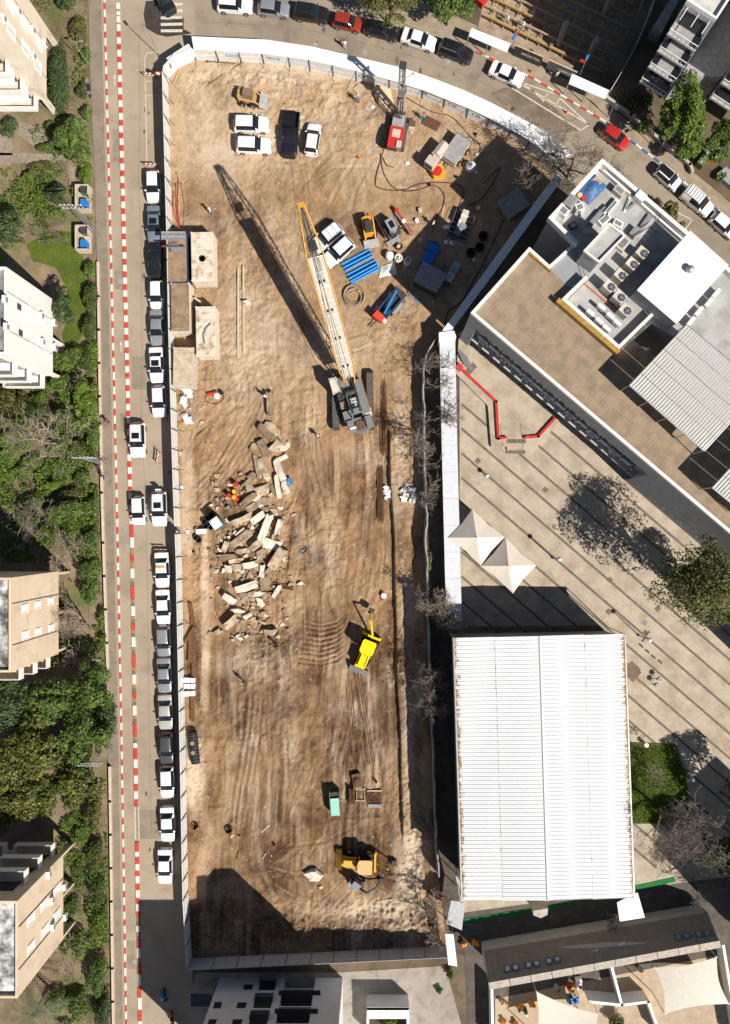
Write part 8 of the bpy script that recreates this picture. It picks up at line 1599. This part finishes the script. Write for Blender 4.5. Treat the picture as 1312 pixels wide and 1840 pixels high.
def leaves(blobs, n, size, m, flat=.35, name='crown'):
    """leaf quads spread through blob shells; blobs = (x, y, z, rx, ry, rz)"""
    B = np.array(blobs, float); wv = B[:, 3]*B[:, 4]; wv = wv/wv.sum(); ch = rs.choice(len(B), n, p=wv)
    d = rs.normal(size=(n, 3)); d /= np.linalg.norm(d, axis=1)[:, None]; d[:, 2] = np.where(d[:, 2] < -.35, -d[:, 2], d[:, 2])
    rr = rs.uniform(.55, 1.05, n)**.6; lump = .82+.36*vn(d[:, 0]*40+ch*77+500, d[:, 1]*40+d[:, 2]*31+500, 14, 41)
    C = B[ch, :3]+d*B[ch, 3:6]*(rr*lump)[:, None]
    C[:, 2] = np.maximum(C[:, 2], .12)
    nrm = d*.8+rs.normal(size=(n, 3))*.55+np.array([0, 0, flat]); nrm /= np.linalg.norm(nrm, axis=1)[:, None]
    u = np.cross(nrm, rs.normal(size=(n, 3))); u /= np.linalg.norm(u, axis=1)[:, None]+1e-9; v = np.cross(nrm, u); s = size*rs.uniform(.55, 1.25, n)[:, None]
    V = np.stack([C-u*s, C-v*s*.55, C+u*s, C+v*s*.55], 1).reshape(-1, 3); F = np.arange(4*n).reshape(-1, 4)
    me = npmesh(name, V, F, m); at = me.attributes.new('rnd', 'FLOAT', 'FACE'); at.data.foreach_set('value', rs.uniform(-.5, .5, n).astype(np.float32)); return me
def tree(px, py, rx, ry, h, m, label, name='garden_tree', cat='tree', dens=1., size=.17, lobes=9, grp=None, zg=.14, trunk=True, shape='tree'):
    """px, py: where the crown's middle shows in the photograph; rx, ry its half extents in pixels"""
    zc_ = h*.62 if shape == 'tree' else h*.45; p = Q(px, py, zg+zc_); RX, RY = rx*S*.95, ry*S*.95
    t = T(name, label, cat, (p[0], p[1], zg), 0, grp); bl = []
    if shape == 'tree':
        for i in range(lobes):
            a = i*2.4+rs.rand(); q_ = math.sqrt((i+.4)/lobes)*rs.uniform(.55, .85); bl.append((RX*q_*math.cos(a), RY*q_*math.sin(a), zc_+h*.26*(1-q_*1.2)+rs.uniform(-.06, .06)*h, RX*rs.uniform(.22, .5), RY*rs.uniform(.22, .5), h*rs.uniform(.12, .24)))
    else:
        k = max(3, lobes)
        for i in range(k):
            a = i*2.4; q_ = math.sqrt((i+.3)/k)*.55; z_q = rs.uniform(.36, .58); bl.append((RX*q_*math.cos(a), RY*q_*math.sin(a), h*.42*(1.1-.5*q_), RX*z_q, RY*z_q, h*rs.uniform(.4, .58)))
    area = RX*RY*3.14; n = int(min(9000, max(260, area*150*dens)))
    inst('crown', leaves(bl, n, size, m), t)
    if trunk:
        mb = MB(); mb.tube([(0, 0, -.1), (.05, .03, zc_*.5), (0, 0, zc_)], .05+.022*h, BARK, 7, .05)
        for b_ in bl[:6]: mb.tube([(0, 0, zc_*.55), (b_[0]*.5, b_[1]*.5, (zc_*.6+b_[2])*.5), (b_[0]*.9, b_[1]*.9, b_[2])], .05+.006*h, BARK, 5, .02)
        mb.b('trunk', t)
    return t
def shrub(*a, **k): k.setdefault('name', 'garden_shrub'); k.setdefault('cat', 'shrub'); k.setdefault('shape', 'shrub'); k.setdefault('lobes', 5); k.setdefault('trunk', False); k.setdefault('size', .12); k.setdefault('dens', 1.9); return tree(*a, **k)
def bare(px, py, rx, ry, h, label, base=None, m=TWIG, lv=5, zg=.1, seed=1, name='bare_tree', r0=.16):
    r = random.Random(seed); b0 = G(*(base or (NX+(px-NX)*(1-h*.6/H), NY+(py-NY)*(1-h*.6/H)))); t = T(name, label, 'tree', (b0[0], b0[1], zg)); c = Q(px, py, h*.7); off = Vector((c[0]-b0[0], c[1]-b0[1], h*.7)); RX, RY = rx*S, ry*S; mb = MB(); tk = MB()
    def grow(p, d, l, rad_, lev):
        n = 3; pts = [p]
        for i in range(n): d = (d+Vector((r.uniform(-.3, .3), r.uniform(-.3, .3), r.uniform(-.12, .14)))).normalized(); pts.append(pts[-1]+d*l/n)
        (tk if lev == lv else mb).tube(pts, rad_, m if lev < lv else BARK, 5 if lev > 2 else 3, rad_*.62, cap=False)
        if lev == 0: return
        for k in range(r.choice((3, 4)) if lev > 1 else 3):
            s_ = pts[r.choice((1, 2, 3))] if k else pts[-1]; a = r.uniform(0, 6.28); e = Vector((math.cos(a)*RX/max(RX, RY), math.sin(a)*RY/max(RX, RY), r.uniform(-.1, .55))); nd = (d*.55+e*.85).normalized(); grow(s_, nd, l*r.uniform(.6, .82), max(.022, rad_*.58), lev-1)
    sz = (RX+RY)/2; d0 = Vector((off.x, off.y, h*.55)).normalized(); grow(Vector((0, 0, -.1)), d0, max(h*.36, sz*.72), r0, lv)
    tk.b('trunk', t); mb.b('branches', t); return t
# left gardens, top to bottom
shrub(122, 6, 19, 14, 2.2, LD, 'dark round shrub cut by the top edge'); shrub(143, 52, 19, 27, 1.6, LO, 'loose olive shrub beside the pavement near the top'); shrub(155, 101, 11, 16, 1.3, LG, 'small round shrub by the left pavement, upper of the two', dens=3); shrub(149, 164, 12, 18, 1.4, LD, 'small round shrub by the left pavement, lower of the two', dens=3)
shrub(106, 142, 23, 68, 2.0, LD, 'long oval dark hedge below the upper left apartment block', dens=2.4, lobes=12, name='oval_hedge', cat='hedge'); tree(134, 252, 38, 44, 4.2, LG, 'bright leafy garden tree over the left pavement near the path', dens=1.3, lobes=12); shrub(158, 205, 9, 18, 1.8, LG, 'narrow hedge tip above the leafy garden tree'); shrub(93, 228, 12, 12, 1.2, LG, 'small round shrub left of the leafy garden tree', dens=3); shrub(86, 266, 24, 11, 1.2, LG, 'low clipped hedge along the garden path', dens=3); shrub(16, 230, 20, 22, 1.8, LD, 'dark shrub at the left edge near the path'); shrub(53, 319, 15, 14, 1.4, LG, 'clipped round shrub alone on the bare ground', dens=3); shrub(101, 349, 22, 23, 2.0, LD, 'larger round shrub near the bin enclosure', dens=2.4); shrub(101, 384, 12, 10, 1.0, LG, 'low clipped shrub below the larger round shrub', dens=3); shrub(76, 390, 10, 10, .9, LO, 'low loose shrub beside the clipped one'); shrub(75, 300, 28, 14, .9, LO, 'sparse low plants along the lower path side', dens=.9); shrub(155, 315, 14, 26, 1.6, LB, 'bright hedge corner above the bin enclosure'); shrub(135, 345, 8, 20, 1.0, LG, 'thin hedge left of the bin enclosure', dens=1.2)
tree(18, 415, 32, 38, 5.5, LD, 'dark tree at the left edge above the pale block'); bare(98, 425, 34, 24, 3.2, 'low bare shrub on the bright lawn', m=TWD, lv=4, seed=3, r0=.08); tree(117, 556, 22, 34, 5.0, LD, 'dark conifer like tree beside the pale apartment block', lobes=12); shrub(162, 488, 12, 22, 1.5, LG, 'clipped hedge below the lower bin enclosure', dens=2.2)
for i, (y_, m_) in enumerate(((535, LR), (590, LR), (645, LR))): shrub(163-i*2, y_, 17, 34, 1.8, m_, 'green hedge with red flowers along the garden wall, %s' % ('upper', 'middle', 'lower')[i]+' stretch', dens=1.9, name='flowering_hedge', cat='hedge', grp='flowering hedge')
shrub(135, 640, 24, 20, 2.2, LG, 'leafy bushes between the flowering hedge and the pale block'); bare(135, 675, 34, 26, 3.4, 'bare brown bush below the pale block corner', seed=5, lv=4, r0=.08); shrub(110, 690, 26, 22, 2.2, LG, 'leafy bush below the pale apartment block'); tree(156, 722, 26, 50, 3.2, LB, 'bright bushy tree overhanging the pavement beside the stone path', dens=1.2); tree(118, 770, 30, 36, 3.0, LG, 'leafy bush right of the large bare tree'); shrub(168, 790, 14, 40, 2.0, LG, 'hedge behind the lattice pole'); shrub(60, 690, 40, 16, 1.8, LG, 'planting under the balconies of the pale block', dens=1.2)
bare(95, 800, 75, 80, 6.5, 'large bare brown tree in the middle left garden', seed=8, lv=5, r0=.2, m=TWIG); bare(20, 905, 60, 55, 6.5, 'bare tree at the left edge above the tan block', seed=9, lv=5, m=TWD); shrub(30, 790, 34, 30, 1.6, LB, 'bright ground planting at the left edge'); tree(20, 730, 30, 40, 3.0, LO, 'olive tree at the left edge beside the palm'); shrub(35, 850, 30, 18, 1.3, LG, 'low green planting under the bare tree'); shrub(95, 872, 16, 12, 1.6, LB, 'bright small bush below the large bare tree')
tree(118, 925, 45, 30, 3.0, LG, 'spreading leafy tree left of the lower hedge'); shrub(90, 960, 24, 30, 2.0, LB, 'bright bush above the tan apartment block')
for i, (y_, rx_) in enumerate(((975, 22), (1025, 27), (1065, 22))): shrub(164, y_, rx_, 34, 2.6, LG, 'thick green hedge tree in front of the tan block, %s' % ('upper', 'middle', 'lower')[i], dens=1.6, name='hedge_tree', cat='hedge', grp='hedge in front of the tan block')
bare(118, 995, 46, 42, 7, 'bare tree reaching over the hedge beside the tan block', seed=12, lv=5, r0=.14, m=TWIG); bare(115, 1090, 52, 46, 6.5, 'twisted bare tree in front of the tan block wall', base=(165, 1132), seed=14, lv=5, r0=.17); bare(125, 1180, 36, 30, 4.5, 'bare brown bush below the tan block', seed=15, lv=4, r0=.1)
shrub(183, 1110, 8, 28, 1.2, LG, 'thin creeper over the garden wall', dens=1.2); shrub(186, 1155, 8, 24, 1.2, LG, 'low creeper over the wall near the lamp', dens=1.2)
for i, (x_, y_, rx_, ry_, h_, m_) in enumerate(((165, 1235, 42, 52, 6, LG), (90, 1255, 58, 45, 7, LG), (25, 1260, 45, 50, 7, LD), (150, 1320, 55, 58, 7, LG), (70, 1340, 60, 56, 8, LY), (10, 1360, 45, 60, 8, LY), (140, 1400, 52, 50, 7, LY), (60, 1425, 62, 50, 7, LY), (5, 1450, 40, 45, 6, LY), (185, 1290, 25, 60, 4, LD))):
    tree(x_, y_, rx_, ry_, h_, m_, ('green tree', 'broad green tree', 'dark tree', 'deep green tree', 'yellow flecked tree', 'yellow flecked tree', 'yellowish tree', 'broad yellowish tree', 'yellowish tree', 'dark low tree')[i]+' in the big clump, '+('top right by the lamp', 'top middle below the bare bush', 'top left corner', 'middle right', 'in its centre', 'middle left edge', 'lower right near the pole', 'lower middle', 'lower left edge', 'overhanging the pavement')[i], dens=.85, lobes=13, size=.2, grp='big tree clump on the left')
for i, (x_, y_, rx_, ry_, m_) in enumerate(((170, 1465, 20, 46, LY), (172, 1535, 20, 42, LR), (176, 1600, 18, 40, LR), (182, 1660, 17, 40, LB), (176, 1755, 24, 50, LG), (186, 1820, 16, 40, LD))): shrub(x_, y_, rx_, ry_, 2.0, m_, 'hedge along the lower garden wall, %s stretch' % ('first', 'second', 'third', 'fourth', 'fifth', 'last')[i], dens=1.5, name='garden_hedge', cat='hedge', grp='lower garden hedge')
shrub(132, 1480, 26, 30, .5, LB, 'rough grass tufts beside the lower block', dens=.8); shrub(140, 1570, 14, 40, .5, LG, 'rough grass strip right of the lower block', dens=.8); shrub(130, 1630, 14, 26, .9, LG, 'low bush at the lower block columns'); bare(112, 1722, 34, 46, 4.5, 'bare bush below the lower tan block', seed=21, lv=4, r0=.1, m=TWD); shrub(135, 1800, 30, 24, 1.6, LG, 'dark leafy bush near the palm')
def palm(px, py, r, h, label, m):
    p = Q(px, py, h); t = T('palm', label, 'palm', (p[0], p[1], .14)); MB().tube([(0, 0, 0), (0, 0, h)], .16, BARK, 8, .12).b('trunk', t)
    for k in range(22):
        a = k*2.4; l = r*S*R.uniform(.7, 1.1); dz = R.uniform(-.3, .5); mb = MB(); pts = []
        for i in range(7): s_ = i/6; pts.append(Vector((math.cos(a)*l*s_, math.sin(a)*l*s_, h+dz*2*s_-1.3*s_*s_)))
        sd = Vector((-math.sin(a), math.cos(a), 0))
        for i in range(6):
            for sg in (-1, 1):
                for f in (0, .5):
                    b_ = pts[i].lerp(pts[i+1], f); e = b_+(pts[i+1]-pts[i])*.9+sd*sg*l*.22*(1-.5*i/6)+Vector((0, 0, -.1)); wv_ = (pts[i+1]-pts[i])*.28; mb.add([tuple(b_), tuple(b_+wv_), tuple(e)], [(0, 1, 2)], m)
        mb.b('frond', t)
palm(62, 1815, 50, 4.5, 'grey green palm at the bottom left corner', mat('palm_grey_green', (.11, .115, .06), .7, .25, 2)); palm(66, 742, 24, 2.4, 'green palm in the middle left garden', mat('palm_green', (.05, .085, .025), .7, .25, 2)); palm(42, 735, 20, 2.2, 'darker palm beside the green palm', mat('palm_dark', (.035, .055, .02), .7, .25, 2))
# lawns and grass
slab('lawn', [(48, 440), (95, 415), (150, 418), (150, 480), (158, 510), (150, 600), (120, 650), (112, 600), (128, 560), (122, 520), (100, 480), (60, 470)], .1, .145, LAWN)
def grass(name, polys, n, zg, m, label):
    P = []
    for pg, k in polys:
        xs = [p[0] for p in pg]; ys_ = [p[1] for p in pg]; x = rs.uniform(min(xs), max(xs), k); y = rs.uniform(min(ys_), max(ys_), k); s_ = inpoly(x, y, pg); P.append(np.stack([x[s_], y[s_]], 1))
    P = np.concatenate(P); n = len(P); wx = (P[:, 0]-NX)*S; wy = (NY-P[:, 1])*S; a = rs.rand(n)*6.28; h_ = rs.uniform(.05, .14, n); w_ = .05; dx = np.cos(a)*w_; dy = np.sin(a)*w_
    V = np.stack([np.stack([wx-dx, wy-dy, np.full(n, zg)], 1), np.stack([wx+dx, wy+dy, np.full(n, zg)], 1), np.stack([wx+rs.normal(0, .06, n), wy+rs.normal(0, .06, n), zg+h_], 1)], 1).reshape(-1, 3)
    me = npmesh(name, V, np.arange(3*n).reshape(-1, 3), m); at = me.attributes.new('rnd', 'FLOAT', 'FACE'); at.data.foreach_set('value', rs.uniform(-.5, .5, n).astype(np.float32)); tag(inst(name, me), label, 'grass', kind='stuff')
GRS = leafmat('grass_blade', (.075, .12, .014), (.125, .18, .022), (.18, .23, .035), .8); DRYG = leafmat('dry_grass_blade', (.10, .095, .035), (.15, .135, .05), (.22, .18, .08), .6)
grass('lawn_grass', [([(48, 440), (95, 415), (150, 418), (150, 480), (158, 510), (150, 600), (120, 650), (112, 600), (128, 560), (122, 520), (100, 480), (60, 470)], 16000), ([(1128, 1336), (1213, 1339), (1231, 1390), (1238, 1478), (1131, 1478)], 14000)], 0, .12, GRS, 'short bright green grass on the two lawns')
grass('rough_grass', [([(70, 0), (158, 0), (165, 180), (120, 240), (125, 100), (95, 60)], 9000), ([(20, 290), (120, 295), (140, 400), (40, 420)], 7000), ([(120, 1470), (160, 1470), (165, 1640), (135, 1640)], 4000), ([(0, 720), (170, 700), (175, 1000), (0, 1000)], 9000), ([(1092, 150), (1150, 160), (1200, 250), (1110, 190)], 4000)], 0, .135, DRYG, 'thin rough grass in the gardens')
grass('green_undergrowth', [([(0, 640), (175, 640), (178, 1010), (0, 1010)], 14000), ([(60, 0), (160, 0), (168, 420), (0, 420), (0, 300)], 9000), ([(120, 1460), (195, 1460), (200, 1850), (60, 1850), (140, 1700)], 9000)], 0, .135, GRS, 'low green undergrowth between the garden shrubs')
def undergrowth(name, regs, m, label, zg=.13):
    C = []
    for x0, y0, x1, y1, n, th in regs:
        x = rs.uniform(x0, x1, n); y = rs.uniform(y0, y1, n); f = fbm(x+500, y+300, 34, 91, 3); s_ = (f > th) & (x < np.interp(y, [t[0] for t in WALLX], [t[1] for t in WALLX])-3); x, y, f = x[s_], y[s_], f[s_]
        C.append(np.stack([(x-NX)*S, (NY-y)*S, zg+rs.rand(len(x))*np.clip((f-th)*9, .08, 1.3)], 1))
    C = np.concatenate(C); n = len(C); nr = rs.normal(size=(n, 3))*.6+np.array([0, 0, .9]); nr /= np.linalg.norm(nr, axis=1)[:, None]; u = np.cross(nr, rs.normal(size=(n, 3))); u /= np.linalg.norm(u, axis=1)[:, None]; v = np.cross(nr, u); s_ = rs.uniform(.06, .17, n)[:, None]
    me = npmesh(name, np.stack([C-u*s_, C-v*s_*.6, C+u*s_, C+v*s_*.6], 1).reshape(-1, 3), np.arange(4*n).reshape(-1, 4), m); at = me.attributes.new('rnd', 'FLOAT', 'FACE'); at.data.foreach_set('value', rs.uniform(-.5, .5, n).astype(np.float32)); tag(inst(name, me), label, 'undergrowth', kind='stuff')
undergrowth('garden_undergrowth', [(0, 640, 182, 1010, 46000, .47), (100, 1000, 195, 1210, 9000, .5), (110, 1470, 200, 1860, 16000, .5), (60, 0, 175, 420, 9000, .56), (0, 300, 120, 440, 7000, .54)], LB, 'tangled green undergrowth filling the left gardens')
# filler planting of the middle left garden
for i, (x_, y_, rx_, ry_, h_, m_) in enumerate(((20, 700, 30, 22, 1.5, LG), (70, 715, 22, 14, 1.2, LB), (125, 712, 26, 20, 1.8, LG), (85, 760, 26, 20, 1.2, LG), (140, 810, 22, 26, 1.5, LO), (110, 840, 22, 20, 1.2, LB), (60, 830, 26, 22, 1.0, LG), (15, 820, 24, 24, 1.4, LB), (150, 860, 20, 22, 1.4, LG), (130, 890, 26, 18, 1.5, LO), (60, 900, 26, 18, 1.2, LG), (60, 935, 20, 16, 1.3, LG), (170, 905, 12, 26, 1.8, LG), (130, 955, 26, 26, 1.8, LB), (40, 660, 30, 14, 1.4, LG), (140, 700, 20, 20, 2.0, LB), (168, 640, 12, 40, 1.6, LB), (148, 1500, 22, 30, 1.2, LB), (140, 1690, 20, 24, 1.6, LG), (100, 1800, 26, 26, 1.5, LG))):
    shrub(x_, y_, rx_, ry_, h_, m_, 'leafy ground planting in the left gardens, '+('below the pale block at the edge', 'between the palms and the block', 'right of the palms', 'above the large bare tree', 'right of the large bare tree', 'below the large bare tree', 'in the middle of the bare tree', 'at the left edge under it', 'beside the garden wall', 'under the spreading tree', 'left of the spreading tree', 'above the tan block', 'behind the scooter', 'right above the tan block', 'under the pale block balconies', 'left of the bright bushy tree', 'along the wall by the flowers', 'beside the lower hedge', 'below the lower block', 'between palm and hedge')[i], dens=1.4, grp='ground planting')
# top street trees
tree(700, -2, 72, 50, 7, LW, 'drooping olive green tree over the cars of the top street', dens=1.1, lobes=16, size=.16); tree(808, 8, 52, 36, 6, LG, 'dark leafy tree beside the pit walkway', dens=1.2, lobes=13, size=.18)
tree(1224, 208, 42, 72, 8, LB, 'tall bright leafy tree in front of the white apartment tower', dens=1.3, lobes=14, size=.18); tree(1235, 268, 26, 30, 4, LB, 'lower bright leafy tree below the tall one', dens=1.2); tree(1292, 255, 36, 40, 5, LG, 'leafy tree behind the bins at the right edge', dens=1.2); shrub(1158, 228, 16, 14, 1.3, LG, 'round green shrub behind the street wall'); shrub(1135, 180, 18, 16, .9, LO, 'loose shrubs with red brown leaves near the pit corner', dens=1.1); shrub(1165, 180, 14, 16, 1.0, LG, 'low green shrubs in front of the balcony tower', dens=1.1); shrub(1297, 318, 14, 12, 1.0, LG, 'small shrub in the right edge planter')
tree(1200, 385, 24, 24, 2.8, LO, 'olive street tree on the right street beside the school roof', dens=1.1, zg=0); shrub(1222, 408, 12, 12, 1.6, LO, 'small olive street shrub below the street tree', zg=0)
bare(1052, 258, 105, 80, 7.5, 'large bare tree with fine twigs over the right street', base=(1020, 320), seed=31, lv=6, r0=.2, m=TWD); bare(975, 300, 30, 26, 4, 'bare tree in the shade at the school fence corner', seed=32, lv=5, m=TWD, r0=.12)
# bare trees along the alley
for i, (x_, y_, rx_, ry_, h_, b_, s_) in enumerate(((800, 660, 44, 34, 6, (772, 672), 41), (792, 740, 52, 40, 6.5, (768, 748), 42), (795, 800, 52, 46, 7, (765, 806), 43), (785, 880, 34, 30, 5, (768, 880), 44), (830, 1095, 46, 46, 7.5, (800, 1072), 45), (800, 1090, 40, 30, 6, (778, 1090), 46), (790, 1205, 36, 36, 6, (772, 1215), 47), (790, 1270, 40, 40, 6, (778, 1262), 48), (775, 1625, 40, 40, 5, (770, 1600), 49), (790, 1668, 44, 30, 4.5, (776, 1655), 50))):
    bare(x_, y_, rx_, ry_, h_, 'bare tree in the alley beside the fabric fence, %s from the top' % ('first', 'second', 'third', 'fourth', 'sixth', 'fifth', 'seventh', 'eighth', 'ninth', 'tenth')[i], base=b_, seed=s_, lv=5 if i not in (4,) else 6, m=TWD if i not in (4, 8, 9) else TWIG, r0=.13, zg=0)
# plaza trees
tree(1250, 1045, 80, 80, 14, LO, 'broad olive green tree beside the school wall on the plaza', dens=1.0, lobes=18, size=.17, zg=0); tree(1310, 1092, 40, 50, 11, LY, 'yellowing tree at the right edge of the plaza', dens=1., lobes=12, zg=0)
bare(1205, 1475, 88, 80, 7, 'round bare dark grey tree on the lawn corner', seed=61, lv=6, r0=.18, m=TWD, zg=.1); bare(1180, 1395, 24, 24, 4, 'thin bare sapling on the lawn', seed=62, lv=4, r0=.06, zg=.1); bare(1150, 1318, 20, 16, 3.2, 'thin bare sapling above the lawn', seed=63, lv=4, r0=.05, zg=.05); bare(1262, 1600, 40, 40, 5, 'bare tree in the dark corner below the lawn', seed=64, lv=5, r0=.14, m=TWD); bare(1100, 1650, 34, 24, 4, 'bare bush below the gym eave', seed=65, lv=4, r0=.08, m=TWD)
tree(1330, 1450, 50, 60, 8, LD, 'dark tree at the right edge shading the lower plaza', dens=.7, zg=0); tree(1290, 1530, 50, 40, 6.5, LD, 'dark tree below the bare grey tree', dens=.7, zg=0)
shrub(815, 985, 6, 14, 1.4, LB, 'bright shrub at the fabric fence in the alley', zg=0); shrub(772, 1010, 6, 20, 1.0, LB, 'small green shrub at the fabric fence below', zg=0); shrub(700, 1838, 20, 8, .9, LB, 'green planting in the driveway lodge bed', zg=.5); shrub(810, 1752, 9, 9, 1.2, LG, 'small shrub at the driveway corner', zg=0); shrub(1110, 1836, 18, 14, 1.8, LG, 'green bushes in the kindergarten planter', zg=0); shrub(790, 1780, 7, 7, .8, LG, 'tiny shrub on the driveway edge', zg=0)
